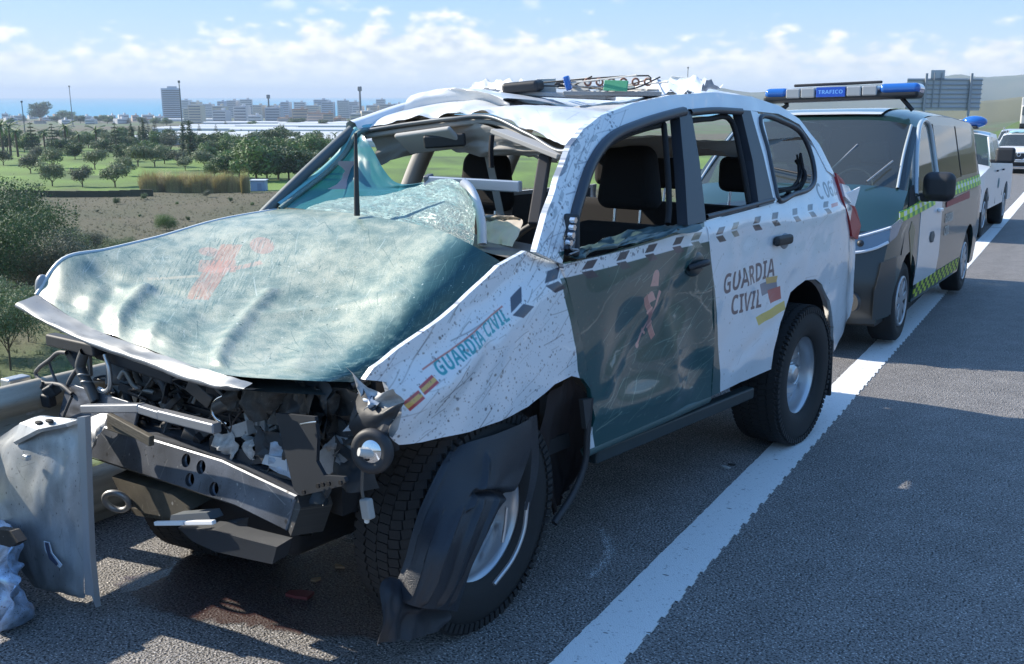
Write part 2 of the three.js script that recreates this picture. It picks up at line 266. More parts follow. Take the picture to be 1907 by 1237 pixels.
ridge('near_hills', [[354.454,-11.269,-900],[382.615,-8.028,-900],[401.297,-5.254,-900],[415.316,-3.407,-900],[429.426,-2.484,-900],[451.36,0.282,-900],[494.9,3.963,-900],[588.62,9.471,-900],[775.618,18.617,-900]], 300, 'lower brown scrub hillside', [.075, .085, .045]);
console.log('land done');

// ---------- vegetation ----------
const barkMat = std(.10, .075, .05, .95);
const leafMat = (r, g, b) => new THREE.MeshPhysicalMaterial({ color: col(r, g, b), roughness: .75, side: THREE.DoubleSide, transmission: .3, thickness: 0, vertexColors: true });
const LM = { olive: leafMat(.16, .20, .105), dark: leafMat(.055, .11, .032), mid: leafMat(.10, .18, .045), pine: leafMat(.045, .085, .035), yellow: leafMat(.19, .19, .07), reed: leafMat(.44, .37, .19), grey: leafMat(.12, .14, .09), pale: leafMat(.12, .18, .08) };
// crown: leaf clumps through lobes; h is crown height, lobes [x,y,z,r]
function crown(seed, lobes, n, size, flatten = .5) {
  const R = rng(seed), pos = [], colr = [], v = new THREE.Vector3(), a = new THREE.Vector3(), b = new THREE.Vector3();
  const tot = lobes.reduce((s, l) => s + l[3] ** 2, 0);
  for (const [lx, ly, lz, lr, ly2] of lobes) {
    const m = Math.round(n * lr * lr / tot);
    for (let i = 0; i < m; i++) {
      v.set(R() - .5, R() - .5, R() - .5).normalize(); let rr = lr * Math.pow(R(), .4); const bump = 1 + .35 * noise(v.x * 2.5 + seed, v.y * 2.5, v.z * 2.5 + lx);
      rr *= bump; const px = lx + v.x * rr, py = ly + v.y * rr * (ly2 ?? 1), pz = lz + v.z * rr;
      a.set(R() - .5, R() - .5, R() - .5).addScaledVector(v, .3).normalize(); b.crossVectors(a, v).normalize(); const s = size * (.55 + R() * .9), w = s * flatten;
      const tone = .65 + R() * .7, c = [tone * (1 + (R() - .5) * .25), tone, tone * (.85 + R() * .2)];
      const P = (ka, kb) => [px + a.x * ka + b.x * kb, py + a.y * ka + b.y * kb, pz + a.z * ka + b.z * kb];
      for (const q of [P(-s, 0), P(0, -w), P(s, 0), P(-s, 0), P(s, 0), P(0, w)]) { pos.push(...q); colr.push(...c); }
    }
  }
  const g = new THREE.BufferGeometry(); g.setAttribute('position', new THREE.Float32BufferAttribute(pos, 3)); g.setAttribute('color', new THREE.Float32BufferAttribute(colr, 3)); g.computeVertexNormals(); return g;
}
function limbs(seed, h, r, n, spread) { const R = rng(seed), gs = [rod([0, -.4, 0], [(R() - .5) * .1 * h, h * .55, 0], r, 7, r * .7)]; for (let i = 0; i < n; i++) { const a = i / n * 6.28 + R(), y0 = h * (.3 + R() * .2); gs.push(tube([[0, y0, 0], [Math.cos(a) * spread * .5, y0 + h * .25, Math.sin(a) * spread * .5], [Math.cos(a) * spread, h * (.75 + R() * .3), Math.sin(a) * spread]], r * .35, 8, 5)); } return flat(gs); }
const lobesRound = (seed, h, w, y0, n) => { const R = rng(seed), o = [[0, y0 + (h - y0) * .5, 0, w * .34, (h - y0) / w]]; for (let i = 0; i < n; i++) { const a = i / n * 6.28 + R(), q = .16 + R() * .2; o.push([Math.cos(a) * w * q, y0 + (h - y0) * (.3 + R() * .5), Math.sin(a) * w * q, w * (.18 + R() * .12), .8]); } return o; };
const protos = {};
function proto(kind, variant) {   // unit-height plants, geometry shared
  const key = kind + variant; if (protos[key]) return protos[key];
  const s = 40 + variant * 13 + kind.length * 7; let t, c, m;
  if (kind === 'olive') { t = limbs(s, .5, .035, 4, .2); c = crown(s, lobesRound(s, 1, 1.15, .28, 8), 2800, .036); m = LM[['olive', 'grey', 'olive'][variant % 3]]; }
  else if (kind === 'broad') { t = limbs(s, .5, .03, 4, .2); c = crown(s, lobesRound(s, 1, 1.05, .08, 9), 4000, .036); m = LM[['dark', 'mid', 'dark'][variant % 3]]; }
  else if (kind === 'poplar') { t = rod([0, -.1, 0], [0, .8, 0], .02, 6, .01); c = crown(s, [[0, .3, 0, .2, 1.2], [.03, .55, 0, .17, 1.4], [-.03, .78, .02, .12, 1.5], [.12, .4, .05, .12, 1.2], [-.13, .42, 0, .12, 1.3]], 2200, .02, .4); m = LM.yellow; }
  else if (kind === 'cypress') { t = rod([0, -.1, 0], [0, .5, 0], .02, 6); c = crown(s, [[0, .22, 0, .13, 1.3], [0, .42, 0, .12, 1.5], [.01, .62, 0, .09, 1.6], [0, .8, 0, .055, 2], [0, .92, 0, .03, 2.4]], 2000, .022, .4); m = LM.pine; }
  else if (kind === 'pine') { t = rod([0, -.1, 0], [0, .95, 0], .022, 6, .006); const L = []; for (let k = 0; k < 8; k++) { const y = .2 + k * .1, q = .2 * (1 - k / 9.5); for (let i = 0; i < 4; i++) { const a = i * 1.57 + k; L.push([Math.cos(a) * q * .7, y, Math.sin(a) * q * .7, q * .6, .45]); } } c = crown(s, L, 2400, .022, .35); m = LM.pine; }
  else if (kind === 'palm') { t = rod([0, -.1, 0], [.02, .84, 0], .035, 8, .026); const R = rng(s), pos = [], colr = []; for (let f = 0; f < 26; f++) { const a = R() * 6.28, el = -.7 + R() * 1.9, L = .3 + R() * .08; for (let q = 0; q < 7; q++) { const P = k => { const u = k / 7, e = el - u * 1.1; return [.02 + Math.cos(a) * L * u * Math.cos(e * .7), .84 + L * u * Math.sin(el) - L * u * u * .35, Math.sin(a) * L * u * Math.cos(e * .7)]; }, A = P(q), B = P(q + 1), w = .022 * (1 - q / 9), nx = -Math.sin(a) * w, nz = Math.cos(a) * w, y = -.012; for (const [p, sg] of [[A, 1], [B, 1], [B, 0], [A, 1], [B, 0], [A, 0], [A, -1], [B, -1], [B, 0], [A, -1], [B, 0], [A, 0]]) { pos.push(p[0] + nx * sg, p[1] + (sg ? y : 0), p[2] + nz * sg); const k = .7 + R() * .5; colr.push(k, k, k); } } } c = new THREE.BufferGeometry(); c.setAttribute('position', new THREE.Float32BufferAttribute(pos, 3)); c.setAttribute('color', new THREE.Float32BufferAttribute(colr, 3)); c.computeVertexNormals(); m = LM.mid; }
  else if (kind === 'shrub') { t = limbs(s, .35, .02, 5, .25); c = crown(s, lobesRound(s, 1, 1.35, .02, 10), 26000, .0125); m = LM[['dark', 'pale', 'grey', 'mid'][variant % 4]]; }
  else if (kind === 'tamarisk') { t = limbs(s, .7, .014, 8, .22); c = crown(s, lobesRound(s, 1, .9, .25, 9), 12000, .017, .25); m = LM.pale; }
  else if (kind === 'reed') { const R = rng(s), pos = [], colr = []; for (let i = 0; i < 1800; i++) { const a = R() * 6.28, q = Math.sqrt(R()) * .5, x = Math.cos(a) * q, z = Math.sin(a) * q * .6, h = .45 + R() * R() * .75, l = (R() - .5) * .25, w = .006 + R() * .006, k = .55 + R() * .7, cc = [k, k * (.9 + R() * .25), k * .9]; for (const p of [[x - w, -.05, z], [x + w, -.05, z], [x + l, h, z + (R() - .5) * .15]]) { pos.push(...p); colr.push(...cc); } if (R() < .6) for (const p of [[x + l * .6, h * .6, z], [x + l * .6 + w * 2, h * .62, z], [x + l + (R() - .5) * .3, h * (.75 + R() * .2), z + (R() - .5) * .2]]) { pos.push(...p); colr.push(...cc); } } c = new THREE.BufferGeometry(); c.setAttribute('position', new THREE.Float32BufferAttribute(pos, 3)); c.setAttribute('color', new THREE.Float32BufferAttribute(colr, 3)); c.computeVertexNormals(); m = LM.reed; t = null; }
  return protos[key] = { t, c, m };
}
let plantSeed = 3;
function plant(kind, name, variant, [x, , z], h, label, category, group, sx = 1) {
  const p = proto(kind, variant), g = thing(name, label, category, group); g.position.set(x, ground(x, z) - .02 * h, z); g.scale.set(h * sx, h, h * sx); g.rotation.y = (plantSeed += 1.7);
  if (p.t) part('trunk', p.t, barkMat, g); part('crown', p.c, p.m, g); return g;
}
// a point on the land along a line of sight that starts at (x/z, y/z)
function onLand(P, guess) { let [x, y, z] = P; return [x, 0, z]; }
{ // olives on the course
  const spots = [[-83.9,-182.5,4.24],[-76.6,-178.2,3.74],[-70.4,-177.4,4.51],[-111.5,-244.3,4.99],[-106.8,-222.6,4.43],[-97,-233.7,5.04],[-153.8,-358.5,5.94],[-132.9,-262.7,4.06],[-89.8,-241.4,5.6],[-85.8,-241.4,4.94],[-82.5,-248.4,4.12],[-68.2,-224.5,5.21],[-79.3,-206.2,3.87],[-187.4,-427.9,5.67],[-101.4,-290.7,4.82],[-150.5,-377.8,5.84],[-113.8,-336.1,6.31],[-74.6,-229.1,3.29],[-81.2,-275.9,5.18],[-133.3,-282.5,4.06]];
  spots.forEach(([x, z, h], i) => plant('olive', 'olive_tree', i % 3, [x, 0, z], h, 'rounded grey-green olive tree on the bright green course', 'tree', 'olive trees on the course', 1.05));
}
{ const spots = [[-158.7,-318.9,10.92],[-150.8,-307.5,9.51],[-151,-317.6,10.88],[-146.8,-332,10.27],[-141.7,-344.3,9.13],[-119.2,-303.9,11.08],[-150.2,-297.7,11.52],[-150.8,-325.4,7.91],[-163.6,-359.9,10.34],[-145.6,-340.2,7.52]]; spots.forEach(([x, z, h], i) => plant(i % 3 === 2 ? 'pine' : 'palm', i % 3 === 2 ? 'pine_tree' : 'palm_tree', i % 2, [x, 0, z], h, i % 3 === 2 ? 'slim dark conifer among the palms of the course' : 'tall palm standing on the course behind the olives', 'tree', i % 3 === 2 ? 'conifers among the palms' : 'palms on the course', 1.1)); }
{ const spots = [[-88.3,-277,11.02],[-99.2,-305.1,10.11],[-122.9,-337.5,11.56],[-133.8,-355.6,9.82],[-138.5,-376.2,8.31]]; spots.forEach(([x, z, h], i) => plant('cypress', 'cypress_tree', i % 2, [x, 0, z], h, 'dark narrow cypress rising above the course trees', 'tree', 'cypresses of the course', 1.3)); }
{ const spots = [[-186.1,-527.4,9.91],[-181.3,-504.7,8.36],[-166,-492.7,7.08],[-150.9,-488.7,7.02],[-145.8,-498.7,6.89],[-140,-486.8,4.84],[-130.2,-486.8,5.38],[-159.4,-490.7,9.22],[-97.8,-475.2,4.2],[-172.3,-467.6,5.68]]; spots.forEach(([x, z, h], i) => plant('pine', 'pine_tree', i % 3, [x, 0, z], h, 'dark conical pine beyond the course before the greenhouses', 'tree', 'pines before the greenhouses', 1.1)); }
{ const spots = [[-57.1,-199.6,4.63],[-49.2,-192.5,8.29],[-46.1,-197.2,7.85],[-42.3,-198.8,5.93],[-82.5,-299,6.94],[-84.2,-338.9,7.11],[-66.3,-246.4,6.26],[-66.5,-274.8,6.07],[-60.4,-273.7,6.96],[-100.3,-340.2,6.39],[-112.1,-394.9,5.67],[-107.4,-417.8,5.54],[-95.6,-312.6,6.56],[-49.6,-255.5,7.34],[-48,-267.1,6.49],[-62.3,-308.9,6.83],[-181.1,-380.8,5.47],[-211.6,-475.1,5.25],[-190.4,-469.4,5.71],[-169.8,-438.4,6.78],[-140.1,-409.5,5.88],[-115.9,-373.3,5.77],[-235.9,-480.8,5.31],[-148.8,-449.2,4.96],[-176.5,-352.7,7.02],[-165.8,-342.9,5.68],[-142.3,-316.4,5.94],[-127.7,-294.2,4.88],[-158.5,-377.8,6.26],[-127.4,-315.1,6.27],[-107.5,-279.2,5.24],[-102.4,-284.9,5.67],[-89.8,-259.6,4.88],[-151.7,-449.2,5.96],[-125.6,-355.6,6.68],[-115.2,-313.8,5.2],[-125.2,-329.4,5.82],[-54.8,-201.2,6.67],[-47.4,-194.1,6.65],[-44,-197.2,6.54],[-60.2,-202.9,3.81],[-76.2,-288.4,7.97],[-76.9,-325.5,8.27],[-77.8,-275.9,6.71],[-56.1,-267.1,7.38],[-57.6,-227.2,7.53],[-52.3,-231,7.66],[-44.2,-218.2,5.55],[-41.3,-218.2,4.82],[-80.1,-263.9,5.25],[-100.5,-320.2,6.02],[-122.9,-383.9,5.51],[-128.5,-462,5.11],[-109.6,-460.2,5.08],[-87.5,-403,5.79],[-74.7,-380.9,6.31],[-201.8,-417.7,5.54],[-221.4,-477,4.74],[-179.8,-426.2,5.18],[-186.7,-469.4,4.67],[-177.2,-467.6,5.68]]; spots.forEach(([x, z, h], i) => plant('broad', 'broad_tree', i % 3, [x, 0, z], h, i % 3 === 1 ? 'mid green bushy tree in the dense belt behind the reeds' : 'dense dark green tree in the belt behind the reeds', 'tree', i % 3 === 1 ? 'mid green trees of the belt' : 'dark trees of the belt', 1.15)); }
{ const spots = [[-80.4,-351.4,9.71],[-74.2,-333.5,7.74],[-58.2,-308.9,7.51],[-60.4,-332.1,6.61],[-95.7,-371.8,6.16]]; spots.forEach(([x, z, h], i) => plant('poplar', 'poplar_tree', i % 2, [x, 0, z], h, 'yellowish feathery poplar above the dark tree belt', 'tree', 'yellowish poplars', 1.25)); }
{ const [x, z, h] = [-65.7,-374.8,5.8]; plant('palm', 'palm_tree', 0, [x, 0, z], h, 'lone small palm standing against the white greenhouses', 'tree'); }
{ const spots = [[-60,-167,3.69],[-57.9,-167,3.87],[-55.7,-166.3,3.49],[-53.8,-166.3,3.68],[-51.6,-166.3,3.77],[-49.7,-166.3,3.49],[-47.9,-166.3,3.68],[-46.3,-166.3,3.31]]; spots.forEach(([x, z, h], i) => plant('reed', 'reed_clump', i % 3, [x, 0, z], h, 'clump of tall brown reeds in the long row at the field edge', 'reeds', 'row of reeds', 1.1)); const [x, z, h] = [-43.1,-161.6,4.11]; plant('reed', 'reed_clump', 1, [x, 0, z], h, 'separate yellow reed clump beside the pale blue hut', 'reeds', undefined, .5); }
{ const spots = [[-42.1,-84,6.96],[-46.7,-89.4,8.4],[-37.4,-79.2,5.25],[-35.7,-81.9,3.62],[-36.1,-88.6,2.94],[-42.9,-95.5,3.17],[-55.8,-110,4.86],[-54.9,-114.6,3.17],[-37.4,-95.9,1.91],[-40,-114.6,2.03],[-40.1,-74.7,6.6],[-41.8,-99.1,2.19]]; const kinds = [0, 0, 2, 1, 1, 3, 2, 3, 1, 3, 0, 2];
  const lab = ['big dark green bush at the foot of the road bank', 'pale green bush at the foot of the road bank', 'grey-green bush at the foot of the road bank', 'mid green bush at the edge of the dry field'];
  spots.forEach(([x, z, h], i) => plant('shrub', 'bush', kinds[i], [x, 0, z], h, lab[kinds[i]], 'bush', 'bushes below the bank, ' + ['dark', 'pale', 'grey', 'mid green'][kinds[i]], 1.05)); }
{ const spots = [[-28.7,-54.7,5.29],[-30.7,-61.1,3.71],[-32,-58.3,5.15]]; spots.forEach(([x, z, h], i) => plant('tamarisk', 'feathery_tree', i, [x, 0, z], h, 'loose feathery tree with thin stems on the grassy bank', 'tree', 'feathery trees on the bank', 1)); }
{ const spots = [[-58.2,-146.6,0.97],[-56.1,-152.1,1.01],[-47.3,-154.6,1.2],[-48.5,-144.2,0.48],[-41.4,-146.6,0.65],[-49,-130.7,0.43],[-56.6,-135.6,0.45],[-37,-141.8,0.55],[-41.1,-125.9,0.56],[-57.5,-130.7,0.58]]; spots.forEach(([x, z, h], i) => plant('shrub', 'scrub', i % 4, [x, 0, z], h, 'small scrubby plant on the dry brown field', 'shrub', 'scrub on the dry field', .9)); }
{ // dry grass of the field and the bank
  const R = rng(77), n = 42000, g = new THREE.BufferGeometry(), p = [], c = [];
  for (let i = 0; i < 6; i++) { const a = i * 1.05, w = .05; p.push(Math.cos(a) * .2 - w, 0, Math.sin(a) * .2, Math.cos(a) * .2 + w, 0, Math.sin(a) * .2, Math.cos(a) * .45, .8 + .2 * Math.sin(i * 3), Math.sin(a) * .45); }
  g.setAttribute('position', new THREE.Float32BufferAttribute(p, 3)); g.computeVertexNormals();
  const m = new THREE.InstancedMesh(g, std(1, 1, 1, .9), n), o = new THREE.Object3D(), cc = new THREE.Color(); m.name = 'dry_grass';
  let k = 0; while (k < n) { const d = 12 + Math.pow(R(), 1.3) * 158, a = -30 - R() * 0 + R() * 40; const x = Math.sin(a * Math.PI / 180) * d * 1.02, z = -Math.cos(a * Math.PI / 180) * d; tv.set(x, 0, z).applyMatrix4(RMI); if (-(tv.x + 4.6) < .3 || -z > 168) continue; const s = -(tv.x + 4.4); o.position.set(x, ground(x, z), z); o.scale.setScalar((.10 + R() * R() * .36) * (s < 8 ? .8 : 1)); o.rotation.y = R() * 6; o.updateMatrix(); m.setMatrixAt(k, o.matrix); const dry = s < 50 ? R() * .6 : .5 + R() * .5; cc.setRGB(lerp(.08, .24, dry), lerp(.14, .19, dry), lerp(.03, .11, dry)); m.setColorAt(k, cc); k++; }
  m.receiveShadow = m.castShadow = true; scene.add(m); tag(m, 'dry and green grass over the bank and field', 'grass', null, 'stuff');
}
{ // low dark wall between the field and the course
  const a = [-82.132,-14.087,-160.934], b = [-56.516,-13.879,-157.086]; const N = 14, R = rng(4);
  const g = []; for (let i = 0; i < N; i++) { const t = (i + .5) / N, x = lerp(a[0], b[0], t), z = lerp(a[2], b[2], t), L = Math.hypot(b[0] - a[0], b[2] - a[2]) / N; g.push(tr(new THREE.BoxGeometry(L - .02, 1.1 + R() * .1, .3), x, ground(x, z) + .45, z, 0, -Math.atan2(b[2] - a[2], b[0] - a[0]), 0)); }
  solo('field_wall', flat(g), std(.05, .055, .035, .95), 'low dark stone wall between the dry field and the green course', 'wall');
  const h = [-42.063,-13.99,-166.302], hut = thing('hut', 'small pale blue hut beside the yellow reed clump', 'hut'); hut.position.set(h[0], ground(h[0], h[2]), h[2]);
  part('wall', rbox(2.4, 1.7, 2, 0, .85, 0, .03), std(.25, .36, .52, .7), hut); part('roof', rbox(2.7, .14, 2.3, 0, 1.77, 0, .03), std(.5, .55, .6, .6), hut); part('door', rbox(.7, 1.3, .06, .3, .66, 1.02, .01), std(.18, .26, .4, .6), hut);
}
console.log('plants done');

// ---------- greenhouses, town, masts ----------
const plastic = std(.55, .57, .58, .5);
{ // long plastic greenhouses on the plain
  const rows = [[-302.133,-29.814,-1111.557],[-251.022,-29.315,-1093.948],[-161.362,-26.104,-913.621],[-131.267,-27.046,-978.016],[-201.626,-24.431,-803.663],[-152.334,-24.018,-790.932],[-189.821,-22.217,-671.021],[-123.711,-20.66,-592.621],[-76.034,-18.389,-456.503],[-105.981,-18.55,-460.162],[-109.627,-18,-417.811],[-73.668,-17.594,-391.766],[-55.865,-17.843,-414.489],[-165.566,-24.12,-794.095],[-449.057,-34.399,-1430.459]];
  rows.forEach(([x, , z], i) => {
    const w = 70 + (i * 37 % 50), d = 18 + (i * 13 % 14), y = ground(x, z), g = thing('greenhouse', 'long low white plastic greenhouse on the plain', 'greenhouse', 'greenhouses on the plain'); g.position.set(x, y, z); g.rotation.y = -.06;
    const n = Math.round(d / 6), ridgeG = []; for (let k = 0; k < n; k++) { const s = new THREE.CylinderGeometry(3.05, 3.05, w, 8, 1, true, 0, Math.PI); s.rotateZ(Math.PI / 2); s.rotateX(Math.PI / 2 * 0); s.scale(1, .42, 1); s.rotateX(0); s.translate(0, 2.2, (k - n / 2) * 6); ridgeG.push(s); }
    part('roof', ridgeG, plastic, g); part('wall', [box(w, 2.2, n * 6, 0, 1.1, -3)], plastic, g);
  });
}
{
  const wallMats = [std(.62, .61, .60, .8), std(.60, .53, .42, .8), std(.5, .5, .52, .8), std(.5, .40, .33, .8), std(.42, .48, .56, .8)], roofM = std(.30, .18, .12, .9), winM = std(.16, .18, .21, .4);
  const lab = ['white', 'cream', 'grey', 'tan', 'pale blue'];
  function block(name, x, z, w, h, d, mi, label, category, group, floors, rot = 0) {
    const g = thing(name, label, category, group); g.position.set(x, ground(x, z) - 1, z); g.rotation.y = rot; part('wall', box(w, h, d, 0, h / 2, 0), wallMats[mi], g);
    const roof = part('roof', box(w * .96, .9, d * .96, 0, h + .45, 0), mi === 3 ? roofM : wallMats[2], g); part('stairhead', box(w * .2, 2.6, d * .3, w * .15, h + 2.2, 0), wallMats[mi], roof);
    const fl = Math.max(1, floors); for (let f = 0; f < fl; f++) part('window_band', box(w * .86, h / fl * .36, .25, 0, h * (f + .55) / fl, d / 2 + .1), winM, g);
    return g;
  }
  // tower by the sea
  const t = [-525.852,-36.405,-1574.676], s = -t[2] / 1810, g = thing('tower_block', 'tall blue-grey slab tower standing alone at the edge of the town', 'building'); g.position.set(t[0], ground(t[0], t[2]) - 1, t[2]); g.rotation.y = .25;
  const TW = 32 * s, TH = 56 * s; part('wall', box(TW, TH, 14, 0, TH / 2, 0), wallMats[4], g); for (let f = 0; f < 15; f++) { const sl = part('balcony', box(TW * .94, .5, 1.6, 0, TH * (f + .75) / 15.5, 7.8), wallMats[0], g); part('window_band', box(TW * .88, TH / 15.5 * .5, .2, 0, TH * (f + .42) / 15.5, 7.15), winM, g); } part('roof', box(TW * .5, 3, 8, 2, TH + 1.5, 0), wallMats[2], g);
  const R = rng(21);
  const put = (u0, u1, n, pts) => 0;
  const near = [[-420.187,-32.991,-1320.367],[-386.291,-32.287,-1268.54],[-380.809,-32.715,-1309.867],[-339.503,-31.454,-1213.892],[-322.159,-31.454,-1213.892],[-289.944,-30.5,-1156.97],[-285.821,-31.19,-1204.239],[-245.231,-29.315,-1093.948],[-239.55,-29.991,-1138.642],[-213.409,-29.069,-1085.249],[-196.539,-28.946,-1080.925],[-189.061,-29.614,-1125.087],[-163.757,-28.703,-1072.329],[-156.281,-29.489,-1120.605],[-134.837,-28.582,-1068.057]];
  near.forEach(([x, , z], i) => { const k = -z / 1810, w = (18 + R() * 12) * k, h = .8 * (22 + R() * 20 - (i > 3 && i % 2 ? 12 : 0)) * k, mi = i < 3 ? 1 : Math.floor(R() * 5); block('apartment_block', x, z + (R() - .5) * 60, w, h, 14, mi, lab[mi] + ' apartment block in the hazy town behind the greenhouses', 'building', lab[mi] + ' blocks of the town', Math.round(h / 3.2), (R() - .5) * .5); });
  const far = [[-626.091,-40.371,-1946.904],[-602.426,-40.371,-1946.904],[-577.48,-40.203,-1939.147],[-549.661,-40.037,-1931.422],[-507.554,-39.359,-1855.61],[-482.087,-39.195,-1848.217],[-456.815,-39.032,-1840.854],[-431.518,-39.032,-1840.854],[-406.54,-38.87,-1833.52],[-381.343,-38.87,-1833.52],[-357.115,-38.87,-1833.52],[-314.213,-37.715,-1740.58],[-287.301,-37.558,-1733.646],[-260.598,-37.402,-1726.739],[-235.953,-37.402,-1726.739],[-210.466,-37.247,-1719.859],[-192.284,-37.247,-1719.859],[-466.341,-41.18,-2084.127],[-387.709,-41.01,-2075.824],[-320.62,-40.84,-2067.554],[-264.94,-40.67,-2059.316]];
  far.forEach(([x, , z], i) => { const k = -z / 1810, w = (12 + R() * 14) * k, h = (22 + R() * 12) * k, mi = [0, 2, 0, 1, 4][Math.floor(R() * 5)]; block('far_block', x, z, w, h, 16, mi, lab[mi] + ' tower block on the far skyline of the town', 'building', lab[mi] + ' blocks of the skyline', Math.round(h / 3.4), (R() - .5) * .5); });
  const village = [[-899.867,-40.084,-1804.032],[-812.035,-38.754,-1671.849],[-848.784,-39.917,-1796.844],[-725.259,-37.37,-1580.781],[-794.914,-39.587,-1782.555],[-703.911,-37.798,-1632.28],[-622.345,-35.718,-1482.788],[-691.257,-38.531,-1698.968],[-580.049,-35.421,-1470.996],[-612.158,-37.018,-1600.023],[-541.474,-35.126,-1459.298],[-568.679,-36.71,-1587.299],[-503.475,-34.833,-1447.694],[-641.78,-33.779,-1299.131],[-596.778,-33.357,-1283.666],[-541.883,-32.485,-1228.366],[-505.326,-32.213,-1218.598],[-464.26,-31.81,-1204.091],[-449.717,-32.256,-1243.318]];
  village.forEach(([x, , z], i) => { const k = -z / 1810, w = (10 + R() * 12) * k, h = (5 + R() * 6) * k, mi = [0, 3, 0, 1][Math.floor(R() * 4)]; block('house', x, z, w, h, 10, mi, lab[mi] + ' low house in the village strip by the sea', 'house', lab[mi] + ' houses by the sea', 2, R()); });
  // trees of the town and the shore
  const tb = [[-702.9,-1512.7,28.42],[-671.1,-1396.3,12.34],[-619.3,-1379.6,10.67],[-539.3,-1268.4,9.81],[-482.1,-1208.9,10.69],[-454.7,-1204.1,7.98],[-421.6,-1156.8,8.95],[-356.6,-1046.7,8.1],[-303.9,-950.8,6.3],[-265.4,-939.5,6.23],[-221.2,-863.7,5.73],[-199.2,-920.9,8.14],[-159.2,-850.1,6.58],[-135.6,-843.3,7.45],[-105.4,-784.6,7.8],[-226,-1085.2,7.2],[-404.7,-1152.2,8.91],[-597.3,-1208.8,13.36],[-552.1,-1357.8,9],[-655,-1494.7,16.52]];
  tb.forEach(([x, z, h], i) => plant(i % 4 === 1 ? 'pine' : 'broad', 'town_tree', i % 3, [x, 0, z], h, i ? 'small hazy tree among the houses by the shore' : 'large round dark tree standing before the sea', 'tree', i ? 'trees by the shore' : undefined, i ? 1.6 : 1.1));
  const steel = std(.18, .19, .2, .6, .3);
  function mast(p, h, label, r = .25) { const m = thing('mast', label, 'mast'); m.position.set(p[0], ground(p[0], p[2]), p[2]); part('pole', rod([0, 0, 0], [0, h, 0], r, 8, r * .6), steel, m); part('head', rbox(r * 2.6, r * 3, r * 2.6, 0, h, 0, r * .5), steel, m); part('base', rbox(r * 6, r * 2, r * 6, 0, r, 0, r * .2), std(.35, .35, .34, .9), m); return m; }
  const H = (p, px) => px * -p[2] / 1810;
  { const p = [-128.97,-17.826,-396.486]; mast(p, H(p, 112), 'tall thin dark mast beside the blue-grey tower', .3); }
  { const p = [-435.313,-28.896,-1005.484]; mast(p, H(p, 70), 'thin lattice mast before the sea', .5); }
  { const p = [-230.391,-19.373,-478.904]; mast(p, H(p, 66), 'short dark pole at the edge of the course', .3); }
  { const p = [-309.169,-32.306,-1294.274]; mast(p, H(p, 44), 'slender chimney-like mast on the town skyline', 1.6); }
  { const p = [-183.011,-31.22,-1228.668]; mast(p, H(p, 60), 'dark antenna mast on the town skyline', 1.8); }
  { const p = [137.13,-3.664,-800]; const m = mast(p, 46, 'thin antenna mast on the ridge behind the wrecked roof', .45); m.position.y = p[1] - 20;  }
}
{ // back of the big motorway sign
  const g = thing('motorway_sign', 'back of a large grey motorway sign with ribs and two posts', 'sign'); const sm = std(.46, .50, .54, .5, .3), rib = std(.30, .33, .37, .5, .3);
  const A = [23.918,2.642,-62], B = [28.465,2.642,-62], Cc = [24.094,0.74,-62]; g.position.set((A[0] + B[0]) / 2, A[1], A[2]);
  const w = B[0] - A[0], h = A[1] - Cc[1]; part('back_panel', rbox(w, h, .04, 0, -h / 2, 0, .01), sm, g);
  for (let k = 0; k < 7; k++) part('rib', rbox(w + .05, .07, .06, 0, -h * (k + .35) / 7, .06, .01), rib, g);
  for (const x of [-w * .26, w * .34]) part('post', rbox(.14, h + 5.2, .12, x, -h / 2 - 2.3, .16, .02), rib, g);
  const top = part('exit_panel', rbox(.86, .62, .04, -w * .1, .18, 0, .03), sm, g); for (const x of [-.22, .22]) part('strut', rbox(.05, 2.1, .05, -w * .1 + x, -.7, .1, .01), rib, top);
}
console.log('town done');

// ---------- shared vehicle materials ----------
const rubber = std(.018, .018, .019, .78, 0, { bumpMap: asphaltBump, bumpScale: .0006 });
const blackPlastic = std(.022, .024, .028, .55), darkMetal = std(.06, .065, .07, .5, .5), greyMetal = std(.34, .35, .36, .45, .6), chrome = std(.75, .76, .78, .12, 1), silver = std(.55, .56, .58, .32, .75);
const whitePaint = phy(.78, .79, .80, .4, { clearcoat: .7, clearcoatRoughness: .15 }), paneGlass = phy(.42, .50, .50, .03, { transmission: .92, thickness: 0 }), tintGlass = phy(.10, .12, .12, .03, { transmission: .85, thickness: 0 });
const beige = std(.36, .345, .32, .9), seatCloth = std(.012, .012, .014, .95), trim = std(.045, .045, .05, .8);
function tyreGeo(R, W, rim) { const s = W / 2, p = [[rim - .012, -s * .78], [rim + .012, -s * .95], [rim + .05, -s * 1.0], [R - .07, -s * 1.02], [R - .03, -s * .95], [R - .012, -s * .8], [R - .008, -s * .4], [R - .006, 0], [R - .008, s * .4], [R - .012, s * .8], [R - .03, s * .95], [R - .07, s * 1.02], [rim + .05, s], [rim + .012, s * .95], [rim - .012, s * .78]].map(q => new THREE.Vector2(q[0], q[1])); const g = new THREE.LatheGeometry(p, 56); g.rotateZ(-Math.PI / 2); return g; }   // axle along x
